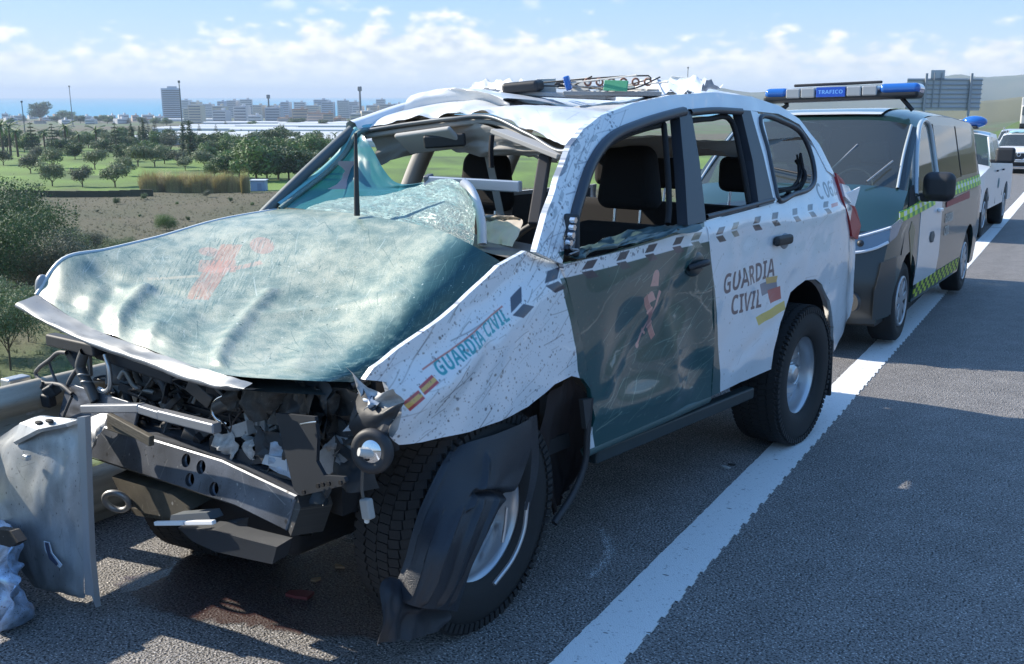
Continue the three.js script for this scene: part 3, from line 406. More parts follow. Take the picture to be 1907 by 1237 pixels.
function treadGeo(R, W) { const gs = [], n = 78; for (let i = 0; i < n; i++) { const a = i / n * Math.PI * 2; for (let k = 0; k < 5; k++) { const x = (k - 2) * W * .185, off = (k % 2) * .5 + (k === 2 ? .25 : 0), b = (i + off) / n * Math.PI * 2; const g = new THREE.BoxGeometry(W * .172, .010, 2 * Math.PI * R / n * .88); g.applyMatrix4(new THREE.Matrix4().makeRotationY((k - 2) * .22)); g.translate(x, R - .005, 0); g.rotateX(b); gs.push(g); } for (const sx of [-1, 1]) { const g = new THREE.BoxGeometry(.03, .03, 2 * Math.PI * R / n * .6); g.translate(sx * W * .455, R - .026, 0); g.rotateX(a); gs.push(g); } } return flat(gs); }
function rimSteel(rim, W, face) { // steel disc wheel with a ring of hand holes; outer face at +x
  const s = W / 2, barrel = new THREE.LatheGeometry([[rim, -s * .8], [rim - .02, -s * .7], [rim - .03, 0], [rim - .028, s * .55], [rim - .006, s * .72], [rim + .006, s * .8]].map(q => new THREE.Vector2(...q)), 48); barrel.rotateZ(-Math.PI / 2);
  const sh = new THREE.Shape(); sh.absarc(0, 0, rim - .022, 0, Math.PI * 2); const hc = new THREE.Path(); hc.absarc(0, 0, .055, 0, Math.PI * 2, true); sh.holes.push(hc); for (let i = 0; i < 12; i++) { const a = i / 12 * 6.283, h = new THREE.Path(); h.absellipse(Math.cos(a) * rim * .74, Math.sin(a) * rim * .74, .02, .014, 0, Math.PI * 2, true, a); sh.holes.push(h); }
  const d = new THREE.ExtrudeGeometry(sh, { depth: .012, bevelEnabled: true, bevelSize: .004, bevelThickness: .004, bevelSegments: 1, curveSegments: 20 }); const p = d.attributes.position; for (let i = 0; i < p.count; i++) { const r = Math.hypot(p.getX(i), p.getY(i)); p.setZ(i, p.getZ(i) + face + .05 * Math.cos(clamp((r - .05) / (rim * .62)) * Math.PI) * .5 - .015 * smooth(rim * .7, rim, r) * 0); } d.rotateY(Math.PI / 2); d.computeVertexNormals();
  return [barrel, d];
}
const wheelGeos = {};
function wheel(parent, x, y, z, { R = .385, W = .26, rim = .222, steer = 0, camber = 0, flip = 1, style = 'steel', tread = true, rimMat = silver } = {}) {
  const k = [R, W, rim, style].join(), G = wheelGeos[k] ??= { tyre: tyreGeo(R, W, rim), tread: treadGeo(R, W), rim: null };
  if (!G.rim) {
    if (style === 'steel') { const [b, d] = rimSteel(rim, W, W * .12); G.rim = b; G.disc = d; const hub = new THREE.LatheGeometry([[.001, .038], [.03, .036], [.042, .032], [.05, .018], [.066, .012], [.07, 0]].map(q => new THREE.Vector2(...q)), 24); hub.rotateZ(-Math.PI / 2); hub.translate(W * .12 + .01, 0, 0); G.hub = hub; }
    else { const gs = []; G.rim = tr(new THREE.TorusGeometry(rim - .012, .014, 8, 40), W * .46, 0, 0, 0, Math.PI / 2, 0); const n = style === 'five' ? 5 : 9; for (let i = 0; i < n; i++) { const s = new THREE.Shape(); s.moveTo(-.018, .04); s.lineTo(-.030, rim - .02); s.lineTo(.030, rim - .02); s.lineTo(.018, .04); const e = new THREE.ExtrudeGeometry(s, { depth: .014, bevelEnabled: true, bevelSize: .004, bevelThickness: .004, bevelSegments: 1 }); e.rotateZ(i / n * 6.283); e.rotateY(Math.PI / 2); e.translate(W * .40, 0, 0); gs.push(e); } G.disc = flat(gs); const hub = cyl(.055, .062, .03, 20); hub.rotateZ(Math.PI / 2); hub.translate(W * .42, 0, 0); G.hub = hub; const bk = cyl(rim - .02, rim - .02, .02, 32); bk.rotateZ(Math.PI / 2); bk.translate(W * .2, 0, 0); G.back = bk; }
  }
  const t = part('tyre', G.tyre, rubber, parent); t.position.set(x, y, z); t.rotation.set(0, steer + (flip < 0 ? Math.PI : 0), camber, 'YZX');
  if (tread) part('tread', G.tread, rubber, t).userData.kind = 'stuff';
  const r = part('rim', G.rim, rimMat, t); part('wheel_disc', G.disc, rimMat, t); part('hub_cap', G.hub, rimMat, t); if (G.back) part('brake_disc', G.back, darkMetal, t);
  return t;
}

// ---------- the wrecked off-roader ----------
const suv = thing('wrecked_police_car', 'crushed green and white off-road police car with torn-off front and shattered windscreen', 'car');
onRoad(suv, -2.0814, -5.4745, -8.4789 * Math.PI / 180);
const sxL = (y, z) => { let b = .93; z = Math.max(z, -.85); if (y < .6) b -= (.6 - y) * .12; if (y > 1) b -= (Math.min(y, 1.25) - 1) * .08; if (y > 1.25) b -= (y - 1.25) * .38; if (z < -.3) b -= (z + .3) ** 2 * .3; if (z > 2.6) b -= (z - 2.6) ** 2 * .15; return b; };
// side livery, painted in metres along the car
const Z1 = 3.5, Z0 = -1.0, Y1 = 1.95, Y0 = .35, SW = 2048, SH = 728, SK = SW / (Z1 - Z0);
const sideUV = (z, y) => [(Z1 - z) / (Z1 - Z0), (y - Y0) / (Y1 - Y0)];
const poly2 = (x, pts) => { x.beginPath(); pts.forEach(([z, y], i) => x[i ? 'lineTo' : 'moveTo']((Z1 - z) * SK, (Y1 - y) * SH / (Y1 - Y0))); x.closePath(); };
const KY = SH / (Y1 - Y0), cp = ([z, y]) => [(Z1 - z) * SK, (Y1 - y) * KY];
function lineText(x, txt, a, b, size, color, font = 'bold', slant = 0) { const [ax, ay] = cp(a), [bx, by] = cp(b); x.save(); x.translate(ax, ay); x.rotate(Math.atan2(by - ay, bx - ax)); if (slant) x.transform(1, 0, slant, 1, 0, 0); x.font = `${font} ${size * KY}px sans-serif`; const w = x.measureText(txt).width, L = Math.hypot(bx - ax, by - ay); x.scale(L / w, 1); x.fillStyle = color; x.textBaseline = 'alphabetic'; x.fillText(txt, 0, 0); x.restore(); }
function emblem(x, c, cy2, s, rot, color, line) { // crossed sword and bundle, worn print
  x.save(); x.translate(c, cy2); x.rotate(rot); x.scale(s, s); x.fillStyle = color; x.strokeStyle = line; x.lineWidth = .02;
  x.save(); x.rotate(.45); x.fillRect(-.06, -.9, .12, 1.8); x.fillRect(-.22, .42, .44, .09); x.beginPath(); x.arc(0, .95, .1, 0, 7); x.fill(); x.restore();
  x.save(); x.rotate(-.6); x.fillRect(-.13, -.8, .26, 1.6); for (let k = -2; k < 3; k++) x.strokeRect(-.12 + (k + 2) * .05, -.8, .001, 1.6); x.fillRect(-.17, -.3, .34, .08); x.fillRect(-.17, .25, .34, .08); x.beginPath(); x.moveTo(.1, -.75); x.quadraticCurveTo(.5, -.85, .45, -.35); x.lineTo(.1, -.45); x.fill(); x.restore();
  x.beginPath(); x.moveTo(-.3, -.95); x.lineTo(.3, -.95); x.lineTo(.24, -1.2); x.arc(0, -1.22, .24, 0, Math.PI, true); x.closePath(); x.fill(); x.restore();
}
const chev = (x, z, y, w, h, tilt, color) => { const [cx, cy] = cp([z, y]); x.save(); x.translate(cx, cy); x.rotate(tilt); x.scale(SK, KY); x.fillStyle = color; for (const s of [-1, 1]) { x.beginPath(); x.moveTo(-w / 2, 0 + s * h * .06); x.lineTo(-w * .15, s * h / 2); x.lineTo(w / 2, s * h / 2); x.lineTo(w * .15, s * h * .06); x.closePath(); x.fill(); } x.restore(); };
const sideTex = canvas(SW, SH, (x) => {
  const R = rng(12);
  x.fillStyle = 'rgb(222,226,230)'; x.fillRect(0, 0, SW, SH);
  const gg = 'rgb(30,74,76)';
  poly2(x, [[2.305,1.163],[1.199,1.206],[0.99,0.414],[2.039,0.45],[2.217,0.823]]); x.fillStyle = gg; x.fill();
  poly2(x, [[2.318,1.256],[1.828,1.275],[1.205,1.315],[1.223,1.271],[1.824,1.23],[2.285,1.213]]); x.fillStyle = gg; x.fill();
  // dark window surrounds
  x.fillStyle = 'rgb(36,46,64)';
  // chevrons along the stripe
  [[2.132,1.179],[1.904,1.19],[1.687,1.2],[1.458,1.211],[1.302,1.218],[1.084,1.227],[0.922,1.237],[0.678,1.248],[0.474,1.256],[0.222,1.262],[0.006,1.272],[-0.213,1.277]].forEach(([z, y], i) => chev(x, z, y, 0.105, .064, -.02, i === 4 || i === 6 ? 'rgb(120,124,118)' : 'rgb(44,52,72)'));
  chev(x, ...[2.334,1.158], .10, .075, -.15, 'rgb(40,46,66)'); chev(x, ...[2.526,1.098], .11, .075, -.42, 'rgb(40,46,70)');
  x.fillStyle = 'rgb(206,90,80)'; poly2(x, [[-0.29,1.293],[-0.402,1.299],[-0.383,1.28],[-0.274,1.274]]); x.fill();
  // lettering
  lineText(x, 'GUARDIA', [1.046,0.954],[0.476,0.981], .125, 'rgb(52,54,74)'); lineText(x, 'CIVIL', [0.956,0.848],[0.614,0.843], .125, 'rgb(52,54,74)');
  lineText(x, 'GUARDIA CIVIL', [2.924,0.928],[2.587,1.06], .066, 'rgb(34,150,160)');
  lineText(x, 'C 062', [-0.148,1.322],[-0.443,1.338], .115, 'rgb(92,100,112)');
  // flags in two blocks
  for (const [p, q, r2, s2] of [[[3.064,0.874],[3.009,0.903],[2.993,0.877],[3.046,0.846]], [[3.005,0.912],[2.95,0.939],[2.935,0.915],[2.991,0.886]]]) { poly2(x, [p, q, r2, s2]); x.fillStyle = 'rgb(176,52,56)'; x.fill(); const m = (a, b, t) => [lerp(a[0], b[0], t), lerp(a[1], b[1], t)]; poly2(x, [m(p, s2, .27), m(q, r2, .27), m(q, r2, .73), m(p, s2, .73)]); x.fillStyle = 'rgb(214,170,84)'; x.fill(); }
  x.strokeStyle = 'rgb(190,110,100)'; x.lineWidth = 2.2; { const a = cp([2.975,0.957]), b = cp([2.603,1.104]); x.beginPath(); x.moveTo(...a); x.lineTo(...b); x.stroke(); }
  { const [cx, cy] = cp([1.66,0.937]); emblem(x, cx, cy, 60, .1, 'rgb(206,150,140)', 'rgb(120,60,60)'); }
  // sticker remains: flag block over a yellow strip
  poly2(x, [[0.631,0.955],[0.454,0.968],[0.431,0.906],[0.609,0.895]]); x.fillStyle = 'rgb(92,112,134)'; x.fill(); poly2(x, [[0.572,0.98],[0.443,0.977],[0.451,0.946],[0.554,0.947]]); x.fillStyle = 'rgb(196,160,84)'; x.fill(); poly2(x, [[0.536,0.913],[0.407,0.922],[0.39,0.857],[0.513,0.846]]); x.fillStyle = 'rgb(170,70,76)'; x.fill();
  poly2(x, [[0.669,0.798],[0.354,0.842],[0.332,0.795],[0.638,0.754]]); x.fillStyle = 'rgb(206,184,84)'; x.fill();
  // mud, chips and scratches
  const spot = (z, y, r, c, a) => { const [px, py] = cp([z, y]); x.globalAlpha = a; x.fillStyle = c; x.beginPath(); x.ellipse(px, py, r, r * (.5 + R() * .6), R() * 3, 0, 7); x.fill(); };
  for (let i = 0; i < 4200; i++) { const t = Math.pow(R(), .8), z = 2.0 + 1.4 * t, y = .55 + R() * .75; spot(z, y, .5 + R() * R() * R() * 3.4, ['rgb(70,70,74)', 'rgb(110,104,98)', 'rgb(48,48,56)'][i % 3], .25 + R() * .55); }
  for (let i = 0; i < 1500; i++) { const z = 1.7 + R() * .8, y = 1.2 + R() * .6; spot(z, y, .5 + R() * R() * 4, ['rgb(70,78,92)', 'rgb(40,44,56)', 'rgb(120,126,132)'][i % 3], .25 + R() * .5); }
  for (let i = 0; i < 900; i++) spot(-.8 + R() * 2, .45 + R() * .9, .4 + R() * R() * 3, 'rgb(120,118,110)', .15 + R() * .3);
  for (let i = 0; i < 700; i++) spot(1.1 + R() * 1.1, .45 + R() * .85, .5 + R() * R() * 3, ['rgb(150,150,140)', 'rgb(100,120,118)'][i % 2], .12 + R() * .3);
  const scr = (z0, y0, dz, dy, n, c, a, w) => { for (let i = 0; i < n; i++) { const [px, py] = cp([z0 + R() * dz, y0 + R() * dy]); x.globalAlpha = a * (.4 + R() * .6); x.strokeStyle = c; x.lineWidth = .5 + R() * w; const l = 10 + R() * 70, d = -.5 + (R() - .5) * 1.1; x.beginPath(); x.moveTo(px, py); x.quadraticCurveTo(px + l * .5, py + d * l * .5 + (R() - .5) * 8, px + l, py + d * l); x.stroke(); } };
  scr(2.2, .65, 1.1, .6, 150, 'rgb(82,80,82)', .5, 1.4); scr(1.15, .55, .9, .6, 110, 'rgb(176,182,170)', .55, 1.5); scr(-.6, .5, 1.7, .7, 60, 'rgb(150,150,148)', .4, 1.2); scr(1.7, 1.2, .7, .55, 120, 'rgb(64,70,84)', .5, 1.6); scr(1.2, .5, .9, .3, 50, 'rgb(196,190,170)', .5, 2);
  // flaked patches on the pillar
  for (let i = 0; i < 46; i++) { const [px, py] = cp([1.75 + R() * .55, 1.3 + R() * .5]); x.globalAlpha = .55; x.fillStyle = R() < .6 ? 'rgb(52,60,76)' : 'rgb(128,136,146)'; x.save(); x.translate(px, py); x.rotate(-.9 + R() * .5); x.beginPath(); for (let k = 0; k < 7; k++) { const a = k / 7 * 6.28, r = 3 + R() * 9; x[k ? 'lineTo' : 'moveTo'](Math.cos(a) * r * 2.2, Math.sin(a) * r * .5); } x.fill(); x.restore(); }
  x.globalAlpha = 1;
});
const sideMat = phy(1, 1, 1, .28, { map: sideTex, clearcoat: 1, clearcoatRoughness: .045 });
const dent = (z, y, x) => x;
function bumpy(list) { return (z, y) => { let d = 0; for (const [cz, cy, rz, ry, a] of list) { const q = ((z - cz) / rz) ** 2 + ((y - cy) / ry) ** 2; d += a * Math.exp(-q); } return d; }; }
const doorDent = bumpy([[1.75, .85, .28, .18, -.05], [1.45, 1.0, .16, .12, -.045], [2.05, .9, .12, .2, .012], [1.6, .68, .3, .1, .015], [1.3, .8, .1, .25, -.02], [1.9, 1.1, .22, .07, .012], [1.25, .6, .15, .08, -.015]]);
const creaseL = (z, y, z0, y0, z1, y1, a, w) => { const dx = z1 - z0, dy = y1 - y0, L2 = dx * dx + dy * dy, t = clamp(((z - z0) * dx + (y - y0) * dy) / L2), d = Math.hypot(z - z0 - dx * t, y - y0 - dy * t); return a * Math.exp(-d * d / w / w); };
const surfDoor = (z, y) => [sxL(y, z) + doorDent(z, y) * smooth(2.2, 2.0, z) + fbm(z * 2, y * 2.5, 1, 2) * .014 + creaseL(z, y, 2.0, .75, 1.35, 1.15, .018, .035) + creaseL(z, y, 1.9, .72, 1.2, .66, -.014, .03) + creaseL(z, y, 1.55, 1.05, 1.45, .6, .012, .03) + creaseL(z, y, 2.1, .62, 1.3, .56, .014, .025), y, z];
const rearDent = bumpy([[.6, .95, .25, .2, -.02], [.95, .8, .15, .25, -.012], [.25, 1.05, .2, .1, .01], [.75, 1.2, .15, .06, -.015]]);
const surfRear = (z, y) => [sxL(y, z) + rearDent(z, y) + fbm(z * 3.5, y * 4, 6, 3) * .016 + creaseL(z, y, 1.0, 1.1, .5, .8, .01, .03) + creaseL(z, y, .9, .62, .4, .75, -.01, .025) + (y > 1.27 ? -.006 : 0), y, z];
const surfFend = (z, y) => { const top = 1.235 - (z - 2.45) * .40, b = sxL(y, z) - .03 * smooth(top - .16, top, y) * 1.6; return [b + fbm(z * 3, y * 3, 9, 3) * .03 + creaseL(z, y, 3.15, .76, 2.75, .98, .012, .025) + creaseL(z, y, 2.9, .78, 2.65, 1.05, -.012, .03) - .10 * smooth(3.0, 3.3, z) * smooth(.95, .8, y), y, z]; };
const sopt = { cell: .035, flange: .018, uvf: sideUV };
part('front_fender', panel([[2.301,1.214],[2.437,1.267],[2.593,1.232],[2.808,1.13],[2.992,1.052],[3.143,0.987],[3.171,0.957],[3.1,0.939],[3.09,0.866],[3.133,0.789],[3.122,0.748],[2.977,0.739],[2.806,0.731],[2.663,0.734],[2.504,0.751],[2.365,0.803],[2.26,0.812],[2.18,0.785],[2.117,0.728],[2.112,0.692],[2.174,0.875],[2.243,1.061]], surfFend, sopt), sideMat, suv);
part('front_door', panel([[2.298,1.214],[2.087,1.221],[1.823,1.238],[1.522,1.261],[1.212,1.289],[1.191,1.159],[1.15,0.943],[1.119,0.72],[1.1,0.495],[1.473,0.492],[1.823,0.494],[2.1,0.493],[2.108,0.691],[2.174,0.875],[2.243,1.061]], surfDoor, sopt), sideMat, suv);
{ const d = suv.children[suv.children.length - 1]; part('door_handle_cup', (() => { const g = new THREE.SphereGeometry(.075, 20, 12); g.scale(.25, .72, 1.15); const p = [0.92,1.119,1.312]; return g.translate(p[0] - .012, p[1], p[2]); })(), std(.015, .03, .035, .3), d); part('handle', (() => { const p = [0.92,1.119,1.312]; return tube([[p[0], p[1] - .01, p[2] + .075], [p[0] + .035, p[1] + .005, p[2] + .03], [p[0] + .035, p[1] + .008, p[2] - .03], [p[0], p[1], p[2] - .075]], .014, 14, 8); })(), blackPlastic, d);
  part('sill_edge', (() => { const a = [[2.1,0.493],[1.823,0.494],[1.473,0.492],[1.1,0.495]]; return tube(a.map(([z, y]) => [sxL(y, z) - .02, y - .012, z]), .022, 20, 6); })(), std(.05, .10, .10, .5), d); }
part('rear_door', panel([[1.212,1.289],[0.837,1.309],[0.458,1.332],[0.473,1.227],[0.444,1.094],[0.277,0.874],[0.4,0.711],[0.446,0.594],[0.437,0.499],[0.794,0.501],[1.1,0.495],[1.119,0.72],[1.15,0.943],[1.191,1.159]], surfRear, sopt), sideMat, suv);
{ const d = suv.children[suv.children.length - 1]; const p = [0.918,1.153,0.423]; part('handle', rbox(.035, .05, .19, p[0] + .012, p[1], p[2], .018), blackPlastic, d); part('handle_recess', (() => { const g = new THREE.SphereGeometry(.05, 16, 10); g.scale(.2, .8, 1.1); return g.translate(p[0] - .002, p[1] - .01, p[2] - .05); })(), std(.25, .27, .3, .5), d); }
part('quarter_panel', panel([[0.458,1.332],[0.028,1.358],[-0.139,1.399],[-0.253,1.523],[-0.258,1.609],[-0.422,1.521],[-0.502,1.43],[-0.658,1.334],[-0.87,1.165],[-0.889,1.035],[-0.901,0.871],[-0.948,0.667],[-0.903,0.572],[-0.571,0.465],[-0.503,0.429],[-0.367,0.628],[-0.286,0.761],[-0.152,0.867],[-0.036,0.909],[0.1,0.918],[0.197,0.898],[0.277,0.874],[0.444,1.094],[0.473,1.227]], surfRear, sopt), sideMat, suv);
// upper side: rail from the screen pillar over the roof edge to the tail
const surfUp = (z, y) => [sxL(y, z) + fbm(z * 5, y * 5, 4, 3) * .012, y, z];
part('side_rail', panel([[2.301,1.214],[2.437,1.267],[2.325,1.383],[2.193,1.505],[2.062,1.616],[1.951,1.675],[1.794,1.727],[1.523,1.781],[1.184,1.825],[0.757,1.853],[0.348,1.847],[0.042,1.813],[-0.196,1.746],[-0.368,1.615],[-0.502,1.43],[-0.373,1.469],[-0.276,1.632],[-0.175,1.717],[0.074,1.769],[0.396,1.777],[0.805,1.778],[1.126,1.761],[1.476,1.714],[1.711,1.665],[1.901,1.596],[2.052,1.501],[2.176,1.393],[2.26,1.306]], surfUp, { ...sopt, cell: .03, flange: .025 }), sideMat, suv);
// black window frames
const frameMat = std(.035, .042, .055, .35), gasket = std(.012, .012, .014, .8);
const sd = (pts, off = 0) => pts.map(([z, y]) => [sxL(y, z) + off, y, z]);
part('door_frame', tube(sd([[2.268,1.252],[2.198,1.339],[2.088,1.445],[1.951,1.557],[1.783,1.64],[1.529,1.696],[1.233,1.742],[1.119,1.756]], .004), .022, 50, 8), frameMat, suv);
part('door_frame', tube(sd([[2.194,1.274],[2.113,1.371],[1.992,1.48],[1.832,1.586],[1.664,1.64],[1.43,1.68],[1.259,1.699]], -.035), .014, 50, 6), gasket, suv);
part('pillar_cover', panel([[1.168,1.755],[1.056,1.762],[1.111,1.544],[1.209,1.293],[1.378,1.286],[1.274,1.502]], (z, y) => [sxL(y, z) + .008, y, z], { ...sopt, flange: .05 }), frameMat, suv);
part('pillar_cover', panel([[0.533,1.774],[0.421,1.777],[0.423,1.56],[0.456,1.334],[0.639,1.323],[0.563,1.536]], (z, y) => [sxL(y, z) + .006, y, z], { ...sopt, flange: .05 }), frameMat, suv);
part('window_channel', tube(sd([[1.288,1.699],[1.35,1.548],[1.435,1.376],[1.491,1.297]], -.02), .014, 20, 6), gasket, suv);
part('door_frame', tube(sd([[1.062,1.753],[0.811,1.768],[0.524,1.769]], 0), .018, 14, 6), frameMat, suv);
part('door_frame', tube(sd([[1.075,1.715],[0.837,1.729],[0.6,1.727],[0.611,1.537],[0.664,1.339]], -.03), .014, 24, 6), gasket, suv);
part('belt_trim', tube(sd([[1.179,1.309],[0.824,1.327],[0.446,1.349]], .0), .012, 14, 6), frameMat, suv);
part('torn_door_skin', net([[[0.84,1.248,2.103],[0.84,1.268,1.904],[0.84,1.281,1.625],[0.84,1.281,1.287]], [[0.9,1.237,2.228],[0.9,1.26,1.998],[0.9,1.267,1.726],[0.9,1.284,1.28]], [[0.92,1.231,2.27],[0.92,1.244,2.028],[0.92,1.25,1.759],[0.92,1.273,1.293]]], 24, 8, (p, u, v) => { p[0] += fbm(u * 9, v * 4, 3, 3) * .05; p[1] += fbm(u * 7, v * 3, 8, 3) * .03; }), std(.06, .105, .11, .3, 0), suv);
{ // quarter window: torn surround, ragged inner edge
  const loop = [[0.336,1.737],[0.036,1.725],[-0.15,1.666],[-0.199,1.553],[-0.157,1.44],[-0.055,1.388],[0.18,1.364],[0.395,1.347],[0.387,1.429],[0.354,1.585]];
  part('window_surround', (() => { const c = new THREE.CatmullRomCurve3(sd(loop, .004).map(V3), true); return new THREE.TubeGeometry(c, 60, .014, 6, true); })(), frameMat, suv);
  part('torn_seal', (() => { const gs = []; const R = rng(3), pts = sd(loop, -.03); for (let k = 0; k < 5; k++) gs.push(tube([3, 4, 5, 6, 7].map(i => { const p = pts[i % pts.length]; return [p[0] - R() * .05, p[1] + (R() - .5) * .06, p[2] + .03 + (R() - .3) * .05]; }), .006 + R() * .005, 24, 5)); return flat(gs); })(), gasket, suv);
  part('panel_gap', panel([[0.421,1.777],[0.349,1.773],[0.297,1.738],[0.321,1.558],[0.395,1.347],[0.456,1.334],[0.423,1.56]], (z, y) => [sxL(y, z) + .004, y, z], sopt), sideMat, suv);
}
console.log('suv side done');
// roof: crushed sheet, dipped in the middle, folded up at the front right
const roofTex = canvas(512, 512, (x, w, h) => { const R = rng(31); x.fillStyle = 'rgb(208,211,214)'; x.fillRect(0, 0, w, h); for (let i = 0; i < 900; i++) { x.globalAlpha = .1 + R() * .4; x.fillStyle = ['rgb(120,124,130)', 'rgb(90,96,104)', 'rgb(170,170,165)'][i % 3]; x.beginPath(); const r = .5 + R() * R() * 3; x.ellipse(R() * w, R() * h, r, r * .6, R() * 3, 0, 7); x.fill(); } for (let i = 0; i < 90; i++) { x.globalAlpha = .3; x.strokeStyle = 'rgb(110,116,124)'; x.lineWidth = .5 + R(); const a = R() * w, b = R() * h; x.beginPath(); x.moveTo(a, b); x.lineTo(a + (R() - .5) * 90, b + (R() - .5) * 90); x.stroke(); } x.globalAlpha = 1; });
const roofMat = phy(1, 1, 1, .42, { map: roofTex, clearcoat: .5, clearcoatRoughness: .2 });
const roofRows = [
  [[-0.68,1.665,1.721],[-0.42,1.702,1.667],[-0.18,1.727,1.638],[0.02,1.737,1.614],[0.3,1.663,1.688],[0.58,1.6,1.811],[0.685,1.663,1.815]],
  [[-0.67,1.734,1.556],[-0.42,1.754,1.557],[-0.18,1.768,1.525],[0.02,1.774,1.46],[0.3,1.735,1.515],[0.55,1.68,1.675],[0.69,1.73,1.726]],
  [[-.66, 1.80, 1.2], [-.4, 1.82, 1.2], [-.18, 1.80, 1.15], [.02, 1.775, 1.15], [.3, 1.755, 1.15], [.55, 1.745, 1.18], [.70, 1.755, 1.2]],
  [[-.66, 1.82, .8], [-.4, 1.84, .8], [-.18, 1.80, .8], [.02, 1.79, .8], [.3, 1.81, .8], [.55, 1.80, .85], [.69, 1.80, .9]],
  [[-.66, 1.82, .4], [-.4, 1.85, .4], [-.18, 1.86, .4], [.02, 1.865, .4], [.3, 1.88, .4], [.55, 1.86, .4], [.69, 1.81, .4]],
  [[-.66, 1.80, 0], [-.4, 1.84, 0], [-.18, 1.855, 0], [.02, 1.86, 0], [.3, 1.86, 0], [.55, 1.835, 0], [.69, 1.78, 0]],
  [[-.64, 1.72, -.45], [-.4, 1.76, -.5], [-.18, 1.775, -.52], [.02, 1.78, -.52], [.3, 1.775, -.5], [.55, 1.74, -.45], [.70, 1.68, -.38]]];
const crumple = (p, u, v) => { const e = Math.min(u, 1 - u) * 6, k = clamp(e), fr = smooth(.1, 0, v); p[1] += fr * fbm(u * 16, v * 9, 5, 3) * .03; p[2] += fr * fbm(u * 12, v * 9, 9, 3) * .05; p[1] += k * (fbm(p[0] * 3, p[2] * 3, 3, 3) * .035 + (1 - Math.abs(noise(p[0] * 4, p[2] * 3, 9)) * 2) * .012); };
part('roof', net(roofRows, 70, 90, crumple), roofMat, suv);
part('headliner', net([roofRows[0].map(p => [p[0] * .98, p[1] - .04, p[2] - .01]), ...[[1.3, 1.635], [.9, 1.585], [.6, 1.55], [.42, 1.565], [-.1, 1.63], [-.4, 1.62]].map(([z, y]) => [-.70, -.45, -.2, 0, .25, .5, .72].map(x => [x, y - .012 * Math.sin(x * 7), z]))], 36, 60, (p, u, v) => { p[1] += fbm(p[0] * 3, p[2] * 3, 5, 3) * .035; }), beige, suv);
part('roof_header', tube(roofRows[0].map(p => [p[0], p[1] - .012, p[2] + .004]), .010, 60, 6), std(.14, .155, .17, .4, .4), suv);
part('roof_header', tube(roofRows[0].map(p => [p[0], p[1] - .035, p[2] - .02]), .014, 60, 6), beige, suv);
{ // peeled outer skin standing up at the right front of the roof
  const rows = [[[-0.62,1.751,1.488],[-0.5,1.772,1.432],[-0.3,1.783,1.384],[-0.1,1.781,1.407],[0,1.77,1.434]], [[-0.62,1.808,1.464],[-0.5,1.833,1.431],[-0.3,1.842,1.404],[-0.12,1.829,1.423],[0,1.794,1.442]], [[-0.66,1.845,1.317],[-0.5,1.865,1.333],[-0.35,1.866,1.386],[-0.15,1.839,1.426],[0,1.807,1.454]], [[-.66, 1.84, 1.05], [-.5, 1.86, 1.0], [-.32, 1.85, .98], [-.12, 1.82, .98], [.02, 1.79, .98]]];
  part('peeled_roof_skin', net(rows, 36, 24, (p, u, v) => { p[1] += fbm(u * 4, v * 3, 2, 3) * .02; }), roofMat, suv);
}
// right side, seen through the openings
const mir = (pts) => pts.map(([x, y, z]) => [-x, y, z]);
const surfR = (z, y) => [-sxL(y, z), y, z];
part('right_doors', panel([[2.3, .5], [2.3, 1.2], [1.2, 1.26], [.4, 1.30], [-.6, 1.32], [-.85, .6], [-.45, .5], [-.3, .85], [0, .92], [.3, .85], [.45, .5]], surfR, { cell: .08, flange: .02, inward: -1 }), whitePaint, suv);
part('door_trim', panel([[2.3, .5], [2.3, 1.18], [1.2, 1.24], [.4, 1.28], [-.5, 1.3], [-.6, .95], [.4, .9], [.5, .5]], (z, y) => [-sxL(y, z) + .06, y, z], { cell: .1, flange: 0 }), trim, suv);
for (const [z0, z1, w] of [[1.22, 1.08, .05], [.42, .3, .045], [-.35, -.55, .07]]) part('right_pillar', tube([[-.9, 1.25, z0], [-.8, 1.55, (z0 + z1) / 2], [-.69, 1.79, z1]], w, 10, 8), beige, suv);
part('right_pillar', tube([[-.86, 1.22, 2.25], [-.78, 1.45, 2.0], [-.70, 1.66, 1.76]], .026, 14, 8), std(.07, .10, .12, .5), suv);
part('right_rail', tube([[-.70, 1.66, 1.76], [-.69, 1.77, 1.3], [-.685, 1.80, .5], [-.69, 1.74, -.3], [-.76, 1.5, -.6]], .045, 30, 8), whitePaint, suv);
part('tailgate', net([[[-.82, 1.2, -.66], [0, 1.22, -.78], [.82, 1.2, -.66]], [[-.84, .9, -.78], [0, .9, -.9], [.84, .9, -.78]], [[-.82, .5, -.74], [0, .5, -.88], [.82, .5, -.74]]].map((r, i) => i < 1 ? r : r), 16, 16), whitePaint, suv);
// tail lamp, cracked, with a splinter of white
{ const lp = [[0.821,1.454,-0.494],[0.815,1.414,-0.63],[0.825,1.331,-0.728],[0.822,1.221,-0.889],[0.829,1.127,-0.965],[0.836,1.047,-0.908],[0.88,1.086,-0.68],[0.893,1.204,-0.563],[0.876,1.313,-0.483]]; part('tail_lamp', plate(lp.map(p => [p[0] + .012, p[1], p[2]]), [-.05, 0, 0], 'x'), std(.36, .014, .02, .45), suv); const tl = suv.children[suv.children.length - 1]; part('clear_lens', plate([[0.839,1.394,-0.534],[0.808,1.373,-0.73],[0.799,1.304,-0.88],[0.861,1.28,-0.653],[0.868,1.323,-0.521]].map(p => [p[0] + .018, p[1], p[2]]), [-.02, 0, 0], 'x'), phy(.7, .72, .75, .15), tl); part('lens_splinter', plate([[0.86,1.332,-0.575],[0.86,1.366,-0.818],[0.86,1.256,-0.752],[0.86,1.273,-0.658]], [.006, 0, -.004], 'x'), phy(.85, .86, .88, .3), tl); }
